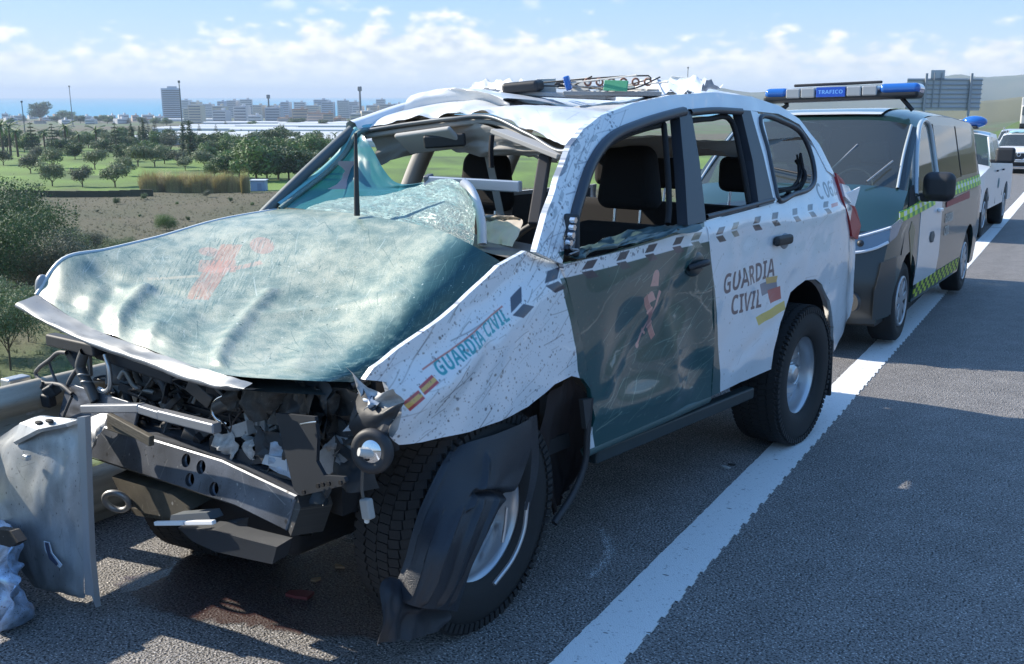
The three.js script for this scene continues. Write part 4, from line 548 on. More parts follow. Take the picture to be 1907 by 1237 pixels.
// rear arch lining, floor, sills
part('wheel_house', (() => { const g = new THREE.CylinderGeometry(.46, .46, .4, 24, 1, true, -Math.PI * .12, Math.PI * 1.24); g.rotateZ(Math.PI / 2); g.rotateX(-Math.PI * .12); return g.translate(.66, .44, -.01); })(), blackPlastic, suv);
part('floor_pan', [box(1.6, .06, 3.4, 0, .5, .9), box(.12, .18, 3.2, .5, .42, 1.2), box(.12, .18, 3.2, -.5, .42, 1.2)], std(.03, .032, .035, .8), suv);
part('sill', [bar([0.86,0.43,2.003],[0.86,0.397,0.563], .06, .06)], std(.02, .035, .04, .5), suv);
part('mud_flap', rbox(.26, .34, .02, .78, .34, -.46, .008, .1), blackPlastic, suv);
part('rear_axle', rod([-.8, .385, 0], [.8, .385, 0], .05, 10), darkMetal, suv);
wheel(suv, .80, .385, 0); wheel(suv, -.80, .385, 0, { flip: -1 });
console.log('suv shell done');

// bonnet: buckled, scraped, left edge folded down
const hoodTex = canvas(1024, 1024, (x, w, h) => {   // u: right to left across the car, v: screen (top) to nose (bottom)
  const R = rng(57); x.fillStyle = 'rgb(28,70,76)'; x.fillRect(0, 0, w, h);
  const im = x.getImageData(0, 0, w, h); // scraped paint: a chalky coat, thin toward the folded left edge, with a sharp flaked border
  for (let j = 0; j < h; j++) for (let i = 0; i < w; i++) { const u = i / w, v = j / h, a = fbm(u * 5, v * 4, 2, 5), f = fbm(u * 22, v * 22, 4, 3); const lim = .80 - (v < .5 ? (.5 - v) * .12 : 0); let k = smooth(lim + .03, lim - .05, u + a * .10 + f * .06) * clamp(.72 + a * .35 + f * .5 + (R() - .5) * .5); k = Math.max(k, .45 * smooth(.05, .22, f + (R() - .5) * .25) * smooth(.15, .6, v)); const q = (j * w + i) * 4; im.data[q] = lerp(im.data[q], 178, k); im.data[q + 1] = lerp(im.data[q + 1], 180, k); im.data[q + 2] = lerp(im.data[q + 2], 162, k); }
  x.putImageData(im, 0, 0);
  for (let i = 0; i < 5200; i++) { const u = R(), v = R(); x.globalAlpha = .05 + R() * .22; x.strokeStyle = ['rgb(196,208,206)', 'rgb(60,98,100)', 'rgb(206,214,210)', 'rgb(96,126,126)'][i % 4]; x.lineWidth = .4 + R() * R() * 2.2; const l = 12 + R() * R() * 110, d = (R() < .7 ? 1.05 : 2.2) + (R() - .5) * .5, a = u * w, b = v * h; x.beginPath(); x.moveTo(a, b); x.lineTo(a + Math.cos(d) * l, b + Math.sin(d) * l); x.stroke(); }
  // badge print
  x.globalAlpha = .5; x.lineCap = 'butt'; const seg = (a, b, w, c) => { x.strokeStyle = c; x.lineWidth = w; x.beginPath(); x.moveTo(a[0] * 1024, a[1] * 1024); x.lineTo(b[0] * 1024, b[1] * 1024); x.stroke(); };
  seg([.185, .32], [.32, .595], 58, 'rgb(188,136,118)'); for (let k = -2; k < 3; k++) seg([.19 + k * .01, .33 - k * .004], [.325 + k * .01, .59 - k * .004], 2, 'rgb(150,96,84)'); seg([.20, .46], [.27, .40], 70, 'rgb(192,142,126)'); seg([.17, .62], [.24, .50], 13, 'rgb(206,190,164)'); seg([.24, .47], [.31, .35], 22, 'rgb(190,146,132)'); x.fillStyle = 'rgb(188,140,128)'; x.beginPath(); x.ellipse(.255 * 1024, .285 * 1024, 46, 30, .6, 0, 7); x.fill(); x.beginPath(); x.ellipse(.165 * 1024, .385 * 1024, 30, 24, 0, 0, 7); x.fill();
  for (let i = 0; i < 900; i++) { x.globalAlpha = .2 + R() * .5; x.strokeStyle = ['rgb(150,162,152)', 'rgb(70,104,104)', 'rgb(176,184,174)'][i % 3]; x.lineWidth = .5 + R() * 2.4; const a = (.10 + R() * .28) * w, b = (.24 + R() * .42) * h, l = 8 + R() * 40; x.beginPath(); x.moveTo(a, b); x.lineTo(a + l * .5, b + l * .85); x.stroke(); }
  for (let i = 0; i < 900; i++) { x.globalAlpha = .12 + R() * .4; x.strokeStyle = R() < .6 ? 'rgb(196,206,202)' : 'rgb(28,62,64)'; x.lineWidth = .5 + R() * R() * 3; const a = R() * w, b = R() * h, l = 10 + R() * R() * 150, d = .9 + (R() - .5) * 1.2; x.beginPath(); x.moveTo(a, b); x.quadraticCurveTo(a + Math.cos(d) * l * .5 + (R() - .5) * 14, b + Math.sin(d) * l * .5, a + Math.cos(d) * l, b + Math.sin(d) * l); x.stroke(); }
  for (let i = 0; i < 1500; i++) { x.globalAlpha = .2 + R() * .5; x.fillStyle = ['rgb(30,56,56)', 'rgb(210,214,206)', 'rgb(120,116,100)'][i % 3]; const r = .6 + R() * R() * 4; x.beginPath(); x.ellipse(R() * w, h * (.15 + .85 * R()), r, r * .6, R() * 3, 0, 7); x.fill(); }
  x.globalAlpha = 1;
});
const hoodMat = phy(1, 1, 1, .46, { map: hoodTex, clearcoat: .28, clearcoatRoughness: .22, specularIntensity: .6 });
const hoodRows = [
  [[-0.8,1.298,2.145],[-0.4,1.318,2.224],[0,1.325,2.326],[0.36,1.308,2.374],[0.65,1.288,2.505],[0.745,1.215,2.421]],
  [[-0.8,1.268,2.469],[-0.4,1.264,2.513],[0,1.239,2.554],[0.32,1.208,2.587],[0.665,1.181,2.708],[0.765,1.133,2.634]],
  [[-0.8,1.219,2.749],[-0.4,1.171,2.777],[0,1.125,2.803],[0.32,1.082,2.797],[0.675,1.078,2.883],[0.77,1.046,2.823]],
  [[-0.8,1.186,2.991],[-0.42,1.095,3.004],[-0.02,1.045,3.036],[0.32,1.001,3.013],[0.685,1.001,3.023],[0.772,0.987,2.983]],
  [[-0.8,1.164,3.173],[-0.42,1.032,3.194],[-0.02,0.993,3.221],[0.34,0.959,3.214],[0.69,0.963,3.181],[0.765,0.95,3.079]],
  [[-0.8,1.041,3.284],[-0.42,0.975,3.311],[-0.02,0.944,3.315],[0.36,0.933,3.339],[0.7,0.957,3.292],[0.755,0.931,3.147]]];
const hoodDisp = (p, u, v) => { const k = clamp(Math.min(u, 1 - u, v + .05, 1.02 - v) * 9); p[1] += k * (fbm(u * 3, v * 3, 7, 3) * .022 + (creaseL(u, v, .29, 1, .20, .66, .028, .022) + creaseL(u, v, .38, 1, .35, .80, .012, .018) + creaseL(u, v, .58, .92, .43, .46, .018, .018) + creaseL(u, v, .74, .86, .66, .58, .01, .03) + creaseL(u, v, .06, .72, .30, .60, -.012, .03) + creaseL(u, v, .5, .55, .75, .3, .009, .02) + creaseL(u, v, .10, .95, .06, .7, -.03, .05) + creaseL(u, v, .23, 1, .14, .74, -.022, .03) + creaseL(u, v, .50, .98, .41, .66, -.012, .04))); };
part('bonnet', net(hoodRows, 110, 110, hoodDisp), hoodMat, suv);
part('bonnet_underside', net(hoodRows.map(r => r.map(p => [p[0] * .96, p[1] - .05, p[2] - .02])), 24, 24), std(.03, .045, .05, .7), suv);
{ const b = suv.children[suv.children.length - 2]; const lip = [[-0.8,1.041,3.284],[-0.42,0.975,3.311],[-0.02,0.944,3.315],[0.36,0.933,3.339],[0.56,0.939,3.354]], low = [[-0.82,1,3.362],[-0.42,0.931,3.354],[-0.02,0.897,3.337],[0.36,0.885,3.352],[0.56,0.924,3.359]];
  part('nose_strip', net([lip, lip.map((p, i) => [(p[0] + low[i][0]) / 2, (p[1] + low[i][1]) / 2 - .004, (p[2] + low[i][2]) / 2 + .03]), low, low.map(p => [p[0], p[1] - .01, p[2] - .05])], 50, 14, (p, u, v) => { p[1] += fbm(u * 9, v * 2, 4, 3) * .012; }), std(.26, .275, .29, .42, .3, { map: grimeTex('210,214,218', 8, 500, '70,74,80', .2) }), b);
  part('nose_end', [tr(new THREE.SphereGeometry(.05, 14, 10).scale(.5, 1, .6), ...[-0.82,1.061,3.251])], std(.3, .32, .34, .5, .3), b);
  part('hinge_edge', tube(hoodRows.map(r => [r[5][0] - .005, r[5][1] - .014, r[5][2]]), .012, 50, 6), std(.03, .035, .04, .5), b);
  part('right_edge', tube(hoodRows.map(r => [r[0][0] - .005, r[0][1] - .006, r[0][2]]), .012, 50, 6), std(.5, .55, .57, .4), b); }
// wiper arm standing up
part('wiper', rod([-0.05,1.326,2.352],[-0.05,1.648,2.352], .012, 8, .006), blackPlastic, suv);

// shattered windscreen, sagging off the right pillar
const crackTex = canvas(1024, 1024, (x, w, h) => {
  const R = rng(91); x.fillStyle = 'rgb(150,196,190)'; x.fillRect(0, 0, w, h);
  for (let i = 0; i < 70; i++) { x.globalAlpha = .12; x.fillStyle = R() < .5 ? 'rgb(200,226,222)' : 'rgb(50,120,136)'; x.beginPath(); x.ellipse(R() * w, R() * h, 40 + R() * 130, 20 + R() * 60, R() * 3, 0, 7); x.fill(); }
  // small dice of broken glass
  for (let i = 0; i < 9000; i++) { const a = R() * w, b = R() * h, r = 4 + R() * 9; x.globalAlpha = .25 + R() * .6; x.strokeStyle = R() < .78 ? 'rgb(232,244,240)' : 'rgb(60,110,120)'; x.lineWidth = .6 + R() * 1.2; x.beginPath(); for (let k = 0; k < 5; k++) { const t = k / 5 * 6.28 + R(); x[k ? 'lineTo' : 'moveTo'](a + Math.cos(t) * r, b + Math.sin(t) * r); } x.closePath(); x.stroke(); }
  x.globalAlpha = 1;
});
const brokenGlass = phy(.9, .98, 1, .45, { map: crackTex, bumpMap: crackTex, bumpScale: .012, transmission: .42, thickness: 0 });
const clearTeal = phy(.07, .30, .37, .2, { transmission: .55, thickness: 0 });
{ // upper band: teal film-tinted glass clinging to the pillar; lower: white crazed glass lying on the dash
  const up = [[[-0.79,1.308,2.138],[-0.75,1.439,1.909],[-0.71,1.559,1.79],[-0.67,1.65,1.745]], [[-0.72,1.306,2.118],[-0.65,1.407,1.934],[-0.6,1.517,1.842],[-0.56,1.612,1.796]], [[-0.55,1.306,2.123],[-0.48,1.374,1.976],[-0.42,1.407,1.882],[-0.34,1.433,1.842]], [[-0.3,1.313,2.193],[-0.26,1.361,1.975],[-0.2,1.406,1.85],[-0.1,1.447,1.829]], [[-0.08,1.318,2.249],[-0.04,1.358,2.053],[0.04,1.407,1.957],[0.12,1.45,1.925]]];
  part('windscreen', net(up, 40, 40, (p, u, v) => { p[2] += fbm(u * 4, v * 4, 3, 3) * .02; }), clearTeal, suv);
  const ws = suv.children[suv.children.length - 1];
  const rim = [[-0.8,1.312,2.129],[-0.78,1.387,2.016],[-0.76,1.459,1.9],[-0.72,1.559,1.797],[-0.68,1.655,1.749],[-0.66,1.676,1.64]]; part('crushed_edge', tube(rim, .022, 40, 7), phy(.25, .62, .72, .3, { transmission: .35, thickness: 0 }), ws);
  part('crushed_edge', tube(rim.map(p => [p[0] + .03, p[1] - .01, p[2] + .02]), .013, 40, 6), brokenGlass, ws);
  const lo = [[[-0.62,1.306,2.156],[-0.25,1.311,2.239],[0.02,1.31,2.302],[0.34,1.289,2.352],[0.54,1.243,2.34]], [[-0.6,1.33,2.078],[-0.25,1.344,2.177],[0.04,1.362,2.215],[0.34,1.358,2.292],[0.53,1.304,2.316]], [[-0.5,1.36,2.006],[-0.25,1.379,2.05],[0.04,1.414,2.121],[0.32,1.422,2.207],[0.52,1.357,2.304]], [[-0.4,1.368,1.969],[-0.2,1.393,1.985],[0.06,1.451,2.045],[0.28,1.471,2.13],[0.5,1.403,2.293]]];
  part('crazed_glass', net(lo, 60, 40, (p, u, v) => { p[1] += fbm(u * 5, v * 4, 5, 2) * .022; p[2] += fbm(u * 4, v * 4, 9, 2) * .02; }), brokenGlass, ws);
}
part('pillar_trim', tube([[0.52,1.249,2.26],[0.5,1.316,2.24],[0.46,1.383,2.214],[0.4,1.445,2.187],[0.36,1.468,2.184]], .018, 30, 8), std(.6, .62, .64, .5), suv);
part('bent_rail', [bar(...[[0.05,1.456,2.06],[0.5,1.451,2.001]], .03, .045)], std(.32, .38, .46, .35, .5), suv);
part('bent_rail_end', rbox(.03, .09, .05, ...[0.06,1.44,2.045], .008, .2, .3), std(.12, .13, .15, .5, .4), suv);

// cabin
part('dashboard', net([[[-.78, 1.24, 2.25], [-.3, 1.27, 2.3], [.2, 1.25, 2.3], [.78, 1.2, 2.3]], [[-.78, 1.26, 1.95], [-.3, 1.27, 1.98], [.2, 1.25, 1.98], [.78, 1.2, 1.98]], [[-.78, 1.1, 1.82], [-.3, 1.1, 1.85], [.2, 1.1, 1.85], [.78, 1.05, 1.85]], [[-.78, .6, 1.9], [-.3, .6, 1.9], [.2, .6, 1.9], [.78, .6, 1.9]]], 20, 20, (p, u, v) => { p[1] += fbm(u * 6, v * 5, 2, 3) * .05; }), std(.14, .135, .125, .85), suv);
{ const w = part('steering_wheel', tr(new THREE.TorusGeometry(.18, .016, 10, 36), .38, 1.12, 1.72, -.45), blackPlastic, suv); part('airbag', tr(new THREE.SphereGeometry(.12, 18, 12).scale(1, .9, .35), .38, 1.1, 1.70, -.45), std(.5, .47, .42, .95), w); }
function seat(x, z, hr, nm = 'front_seat') {
  const s = part(nm, rbox(.50, .16, .50, x, .78, z + .22, .06), seatCloth, suv);
  part('backrest', rbox(.50, .50, .15, x, 1.0, z - .04, .065, -.16), seatCloth, s);
  part('headrest', (() => { const g = new RoundedBoxGeometry(.30, .30, .13, 4, .062); const p = g.attributes.position; for (let i = 0; i < p.count; i++) p.setX(i, p.getX(i) * (1 - .14 * (p.getY(i) / .12))); g.computeVertexNormals(); return g.translate(x, hr, z - .13); })(), seatCloth, s);
  for (const k of [-.07, .07]) part('headrest_post', rod([x + k, 1.20, z - .11], [x + k, hr - .08, z - .125], .008, 8), chrome, s);
}
seat(.40, 1.15, 1.455); seat(-.40, 1.24, 1.41);
part('rear_bench', rbox(1.34, .16, .5, 0, .8, .18, .06), seatCloth, suv);
{ const b = suv.children[suv.children.length - 1]; part('bench_back', rbox(1.36, .5, .14, 0, 1.02, -.08, .06, -.2), seatCloth, b); for (const x of [-.42, 0, .42]) { part('headrest', rbox(.27, .2, .11, x, 1.44, -.16, .05), seatCloth, b); for (const k of [-.06, .06]) part('headrest_post', rod([x + k, 1.24, -.13], [x + k, 1.36, -.15], .007, 8), chrome, b); } }
part('cargo', [rbox(.5, .3, .4, .25, 1.1, -.4, .12, .2, .3, .1), rbox(.4, .22, .3, -.3, 1.05, -.38, .1, .3, .1)], std(.02, .02, .022, .35), suv);
part('interior_mirror', rbox(.20, .06, .03, ...[-0.2,1.617,1.659], .012, .2, .4), blackPlastic, suv);
part('torn_headliner', net([[[-0.66,1.651,1.67],[-0.48,1.678,1.605],[-0.26,1.694,1.584],[-0.04,1.695,1.616],[0.16,1.65,1.637],[0.36,1.604,1.691],[0.55,1.569,1.785]], [[-0.66,1.585,1.65],[-0.5,1.613,1.585],[-0.32,1.64,1.536],[-0.12,1.618,1.557],[0.08,1.607,1.592],[0.28,1.579,1.64],[0.48,1.554,1.715]], [[-0.67,1.502,1.62],[-0.53,1.546,1.562],[-0.38,1.589,1.496],[-0.2,1.553,1.516],[0,1.563,1.549],[0.2,1.549,1.571],[0.42,1.534,1.653]]], 40, 16, (p, u, v) => { p[2] += fbm(u * 6, v * 3, 4, 3) * .05; p[1] += v * fbm(u * 9, 2, 6, 3) * .04; }), beige, suv);
part('sun_visor', rbox(.34, .14, .025, ...[-0.3,1.616,1.651], .012, .9, .1, .05), std(.42, .41, .39, .9), suv);
part('sun_visor', [bar(...[[0.2,1.663,1.769],[0.56,1.565,1.792]], .10, .02)], std(.40, .39, .37, .9), suv);
part('ceiling_console', rbox(.2, .04, .2, .02, 1.62, 1.45, .02), std(.3, .3, .29, .8), suv);
part('hanging_strap', tube([[0.1,1.645,1.685],[0.1,1.592,1.692],[0.1,1.506,1.687]], .012, 10, 5), seatCloth, suv);
part('airbag_curtain', net([[[-.70, 1.70, 1.6], [-.70, 1.74, 1.2], [-.70, 1.75, .7]], [[-.72, 1.68, 1.62], [-.71, 1.69, 1.2], [-.72, 1.69, .7]], [[-.74, 1.63, 1.62], [-.73, 1.62, 1.2], [-.74, 1.64, .7]]], 24, 10, (p, u, v) => { p[0] += fbm(u * 5, v * 3, 2, 3) * .07; p[1] += fbm(u * 6, 1, 4, 3) * .08 * v; }), std(.52, .48, .45, .95), suv);
part('airbag_curtain', net([[[-0.6,1.519,1.943],[-0.6,1.516,1.738]], [[-0.6,1.445,1.912],[-0.6,1.44,1.733]], [[-0.55,1.398,2.056],[-0.55,1.387,1.737]]], 12, 10, (p, u, v) => { p[2] += fbm(u * 4, v * 4, 3, 3) * .05; }), std(.44, .34, .34, .95), suv);
part('grab_post', [bar(...[[0.45,1.567,1.772],[0.5,1.295,1.909]], .05, .04)], trim, suv); part('seat_belt', [bar(...[[-0.2,1.597,1.362],[-0.2,1.225,1.232]], .045, .004)], std(.45, .45, .43, .9), suv); part('seat_belt', [bar(...[[-0.3,1.404,1.042],[-0.3,1.199,1.061]], .05, .004)], std(.35, .3, .28, .9), suv);
part('torn_trim', net([[[0.3,1.329,1.97],[0.5,1.34,2.033]], [[0.34,1.292,2.029],[0.55,1.317,2.047]], [[0.42,1.236,2.116],[0.6,1.239,2.177]]], 10, 10, (p, u, v) => { p[2] += fbm(u * 4, v * 4, 3, 3) * .06; }), std(.40, .36, .31, .9), suv);
part('hinge_pillar', [bar([0.86,1.375,2.182], [0.88,1.225,2.205], .06, .09)], std(.03, .035, .04, .6), suv);
{ const h = suv.children[suv.children.length - 1]; [[0.93,1.365,2.264],[0.93,1.34,2.269],[0.93,1.314,2.275],[0.93,1.289,2.287]].forEach(p => part('hinge_bolt', tr(cyl(.011, .011, .02, 6), ...p, 0, 0, 1.57), chrome, h)); part('loose_wire', tube([[0.93,1.312,2.301],[0.93,1.294,2.254],[0.93,1.27,2.279],[0.93,1.258,2.226],[0.93,1.248,2.285]], .004, 24, 5), greyMetal, h); }

// engine bay and torn front
const dirtMetal = std(.9, .9, .9, .6, .25, { map: grimeTex('64,62,60', 3, 900, '40,36,32', .35) }), tanMetal = std(1, 1, 1, .7, .1, { map: grimeTex('80,75,65', 6, 900, '58,50,40', .35) }), paleMetal = std(1, 1, 1, .55, .1, { map: grimeTex('168,170,171', 7, 800, '70,70,72', .25) }), beamMat = std(1, 1, 1, .42, .55, { map: grimeTex('92,96,104', 4, 800, '34,34,36', .4) });
const bay = std(.016, .017, .02, .8);
part('engine', [rbox(.62, .34, .5, 0, .78, 2.6, .04), rbox(.3, .1, .4, .05, .98, 2.6, .03), rbox(.2, .3, .25, .38, .75, 2.75, .04)], std(.035, .036, .04, .5, .4), suv);
part('bulkhead', box(1.5, .7, .05, 0, .85, 2.22), bay, suv);
part('inner_wing', [box(.05, .34, .6, .70, .78, 2.55), box(.06, .1, .8, .62, .52, 2.7)], bay, suv);
part('inner_wing', [box(.05, .4, .8, -.72, .80, 2.6), box(.06, .1, .8, -.6, .52, 2.7)], bay, suv);
part('radiator', rbox(.72, .42, .05, -.08, .74, 3.08, .01), std(.03, .032, .036, .55, .3), suv);
{ const r = suv.children[suv.children.length - 1]; for (let k = 0; k < 14; k++) part('fin_row', box(.70, .006, .012, -.08, .56 + k * .027, 3.112), std(.05, .052, .058, .5, .4), r); part('fan_shroud', tr(new THREE.TorusGeometry(.14, .016, 8, 32), ...[-0.338,0.687,3.14], .1), std(.05, .052, .06, .55), r); for (let k = 0; k < 5; k++) part('fan_blade', tr(box(.03, .12, .006, 0, .065, 0), ...[-0.346,0.685,3.135], 0, .4, k * 1.257), blackPlastic, r); part('fan_shroud', tr(new THREE.TorusGeometry(.06, .012, 8, 24), ...[-0.351,0.791,3.14]), std(.08, .075, .07, .6), r); }
// bumper beam: folded channel with bolt holes
{
  const front = [[-0.473,0.573,3.237],[-0.166,0.585,3.233],[0.223,0.593,3.23],[0.6,0.566,3.239],[0.588,0.467,3.271],[0.336,0.483,3.266],[0.059,0.477,3.267],[-0.304,0.468,3.27],[-0.595,0.459,3.273]];
  const sh = new THREE.Shape(front.map(p => new THREE.Vector2(p[0], p[1]))); for (const c of [[0.043,0.56,3.241],[0.129,0.556,3.242],[0.085,0.506,3.258],[0.218,0.505,3.258]]) { const h = new THREE.Path(); h.absellipse(c[0], c[1], .024, .022, 0, Math.PI * 2, true); sh.holes.push(h); }
  const g = new THREE.ExtrudeGeometry(sh, { depth: .012, bevelEnabled: true, bevelSize: .004, bevelThickness: .004, bevelSegments: 1, curveSegments: 14 }); const p = g.attributes.position; for (let i = 0; i < p.count; i++) p.setZ(i, p.getZ(i) + 3.41 - .32 * p.getY(i)); g.computeVertexNormals();
  const b = part('bumper_beam', g, beamMat, suv);
  const lo = [[-0.595,0.459,3.273],[-0.304,0.468,3.27],[0.059,0.477,3.267],[0.336,0.483,3.266],[0.588,0.467,3.271]], dn = lo.map(q => [q[0] * 1.0, q[1] - .055, q[2] - .10]); const bt = lo.map(q => [q[0], q[1] - .004, q[2] + .004]);
  part('beam_underside', net([bt, lo.map((q, i) => [(q[0] + dn[i][0]) / 2, (q[1] + dn[i][1]) / 2 - .012, (q[2] + dn[i][2]) / 2]), dn], 24, 6), tanMetal, b);
  part('beam_top', net([[[-0.473,0.573,3.237],[-0.166,0.585,3.233],[0.223,0.593,3.23],[0.6,0.566,3.239]], [[-0.473,0.573,3.237],[-0.166,0.585,3.233],[0.223,0.593,3.23],[0.6,0.566,3.239]].map(q => [q[0], q[1] + .012, q[2] - .10])].map(r => r.map(q => [q[0], q[1] + .004, q[2] - .004])), 16, 3), beamMat, b);
  { const tp = [[-0.473,0.573,3.237],[-0.166,0.585,3.233],[0.223,0.593,3.23],[0.6,0.566,3.239]].map(q => [q[0], q[1] + .016, q[2] - .104]), bo = [[-0.595,0.459,3.273],[-0.304,0.468,3.27],[0.059,0.477,3.267],[0.588,0.467,3.271]].map(q => [q[0], q[1] - .055, q[2] - .10]); part('beam_back', net([tp, bo], 16, 4), dirtMetal, b); }
  part('beam_end', plate([[0.6,0.566,3.239],[0.624,0.538,3.248],[0.608,0.451,3.276],[0.588,0.467,3.271]].map(q => [q[0] + .004, q[1], q[2]]), [.01, -.02, -.12], 'z'), dirtMetal, b);
  part('beam_tail', rbox(.5, .17, .014, -.55, .60, 3.22, .004, -.32, 0, 0), beamMat, b);
}
part('crumpled_bracket', net([[[-0.533,0.6,3.28],[-0.388,0.664,3.261]], [[-0.442,0.568,3.329],[-0.351,0.608,3.318]], [[-0.404,0.49,3.353],[-0.383,0.527,3.342]]], 8, 10, (p, u, v) => { p[2] += fbm(u * 3, v * 3, 6, 3) * .04; }), paleMetal, suv);
part('upper_strip', [bar(...[[-0.382,0.688,3.36],[-0.015,0.758,3.36]], .035, .03), bar(...[[-0.018,0.755,3.36],[0.098,0.755,3.36]], .035, .03), bar(...[[0.092,0.756,3.36],[0.389,0.767,3.36]], .035, .034)], std(.30, .31, .33, .4, .5), suv);
part('brace', [bar(...[[-0.188,0.696,3.38],[0.062,0.664,3.38]], .02, .035)], tanMetal, suv); part('brace', [bar(...[[-0.209,0.663,3.37],[-0.05,0.665,3.37]], .02, .03)], tanMetal, suv);
part('lower_crossmember', plate([[-0.429,0.395,3.25],[-0.342,0.4,3.25],[-0.046,0.42,3.25],[0.05,0.382,3.25],[-0.062,0.328,3.25],[-0.239,0.302,3.25],[-0.372,0.331,3.25]], [0, .02, -.12], 'z'), tanMetal, suv);
part('lower_crossmember', plate([[-0.377,0.279,3.22],[-0.108,0.312,3.22],[-0.07,0.302,3.22],[-0.345,0.256,3.22]], [0, -.02, -.14], 'z'), tanMetal, suv);
part('tow_hook', tr(new THREE.TorusGeometry(.045, .011, 8, 24), ...[-0.354,0.326,3.28], .5, .5, 0), greyMetal, suv);
part('plate_strip', [bar(...[[0.022,0.365,3.36],[0.189,0.41,3.36]], .016, .014), bar(...[[0.198,0.413,3.36],[0.349,0.454,3.36]], .016, .014)], std(.75, .76, .77, .5), suv);
part('skid_bracket', plate([[0.018,0.374,3.3],[0.224,0.436,3.3],[0.243,0.416,3.3],[0.01,0.352,3.3]], [0, 0, -.05], 'z'), std(.14, .16, .18, .5, .3), suv); part('skid_bracket', plate([[0.193,0.369,3.25],[0.31,0.411,3.25],[0.296,0.37,3.25],[0.179,0.342,3.25]], [0, 0, -.05], 'z'), std(.12, .14, .16, .5, .3), suv);
part('lower_lip', plate([[0.112,0.366,3.337],[0.32,0.413,3.341],[0.474,0.427,3.343],[0.63,0.444,3.344],[0.598,0.378,3.338],[0.46,0.357,3.336],[0.303,0.335,3.334],[0.192,0.337,3.334]], [0, .01, -.06], 'z'), std(.02, .024, .03, .6), suv);
part('oil_pan', [rbox(.6, .2, .6, .1, .34, 2.8, .05), rod([-.5, .4, 2.72], [.7, .4, 2.72], .035)], bay, suv);
part('chassis_rail', [bar([.48, .5, 2.4], [.48, .5, 3.12], .08, .12), bar([-.48, .5, 2.4], [-.48, .5, 3.12], .08, .12)], std(.025, .026, .03, .7), suv);
// left front corner debris
part('lamp_ring', tube([[0.273,0.762,3.17],[0.242,0.796,3.17],[0.167,0.79,3.17],[0.112,0.758,3.17],[0.098,0.726,3.17],[0.12,0.704,3.17],[0.178,0.696,3.17]], .008, 36, 8), chrome, suv);  part('hose_stub', tube([[0.126,0.742,3.17],[0.186,0.768,3.17],[0.257,0.773,3.17]], .025, 16, 8), std(.05, .05, .05, .5), suv);
part('lamp_box', plate([[0.213,0.699,3.2],[0.316,0.741,3.2],[0.324,0.694,3.2],[0.221,0.662,3.2]], [.01, .01, -.1], 'z'), paleMetal, suv);
part('lamp_box', plate([[0.25,0.745,3.16],[0.291,0.774,3.16],[0.412,0.805,3.16],[0.419,0.694,3.16],[0.34,0.684,3.16],[0.271,0.683,3.16]], [.01, .01, -.12], 'z'), paleMetal, suv);
{ const l = suv.children[suv.children.length - 1]; [[0.328,0.778,3.165],[0.369,0.789,3.165]].forEach(p => part('rib', rbox(.008, .12, .012, p[0], p[1] - .05, p[2], .003), paleMetal, l)); }
part('lamp_box', plate([[0.205,0.643,3.12],[0.406,0.671,3.12],[0.414,0.622,3.12],[0.237,0.599,3.12]], [0, 0, -.1], 'z'), paleMetal, suv);
part('bracket', plate([[0.357,0.848,3.14],[0.409,0.865,3.14],[0.489,0.806,3.14],[0.4,0.798,3.14]], [0, 0, -.02], 'z'), paleMetal, suv);
part('splash_plate', plate([[0.59,0.839,3.299],[0.786,0.869,3.319],[0.796,0.81,3.32],[0.788,0.738,3.319],[0.822,0.705,3.322],[0.914,0.724,3.331],[0.921,0.712,3.332],[0.901,0.694,3.33],[0.706,0.613,3.311],[0.671,0.622,3.307],[0.621,0.753,3.302]], [0, 0, -.012], 'z'), std(.008, .012, .018, .65), suv);
{ const s = suv.children[suv.children.length - 1]; [[0.806,0.673,3.331],[0.829,0.683,3.333],[0.857,0.693,3.336],[0.911,0.71,3.341],[0.736,0.635,3.324]].forEach(p => part('slot', tr(cyl(.007, .007, .006, 10), ...p, 1.57), std(.004, .004, .005, .9), s)); part('clip', tube([[0.745,0.844,3.334],[0.776,0.854,3.338],[0.822,0.867,3.342]], .004, 8, 5), chrome, s); }
part('lamp_bracket', plate([[0.656,0.703,3.2],[0.734,0.776,3.2],[0.785,0.778,3.2],[0.827,0.764,3.2],[0.829,0.743,3.2],[0.706,0.648,3.2],[0.671,0.649,3.2]], [0, 0, -.03], 'z'), paleMetal, suv);
part('lamp_bracket', plate([[0.575,0.77,3.14],[0.625,0.776,3.14],[0.623,0.738,3.14],[0.585,0.713,3.14]], [0, 0, -.03], 'z'), paleMetal, suv);
part('cable', tube([[0.666,0.743,3.18],[0.668,0.793,3.18],[0.711,0.822,3.18],[0.753,0.817,3.18],[0.764,0.802,3.18],[0.717,0.773,3.18],[0.666,0.746,3.18]], .006, 40, 5), blackPlastic, suv);
part('upper_member', plate([[0.48,0.852,3.1],[0.519,0.876,3.1],[0.713,0.86,3.1],[0.734,0.801,3.1],[0.671,0.815,3.1],[0.57,0.834,3.1]], [0, .0, -.04], 'z'), tanMetal, suv);
{ const u = suv.children[suv.children.length - 1]; [[0.569,0.856,3.103],[0.603,0.853,3.103]].forEach(p => part('bolt_hole', tr(cyl(.01, .01, .006, 10), ...p, 1.57), std(.01, .01, .01, .9), u)); }
part('crumpled_wing_piece', net([[[0.778,0.843,3.16],[0.816,0.921,3.16],[0.856,0.922,3.16]], [[0.839,0.854,3.2],[0.875,0.899,3.2],[0.909,0.9,3.2]], [[0.822,0.836,3.18],[0.857,0.846,3.18],[0.888,0.855,3.18]]], 12, 12, (p, u, v) => { p[2] += fbm(u * 5, v * 5, 3, 3) * .06; p[0] += fbm(u * 6, v * 4, 7, 3) * .02; }), sideMatPlain(), suv);
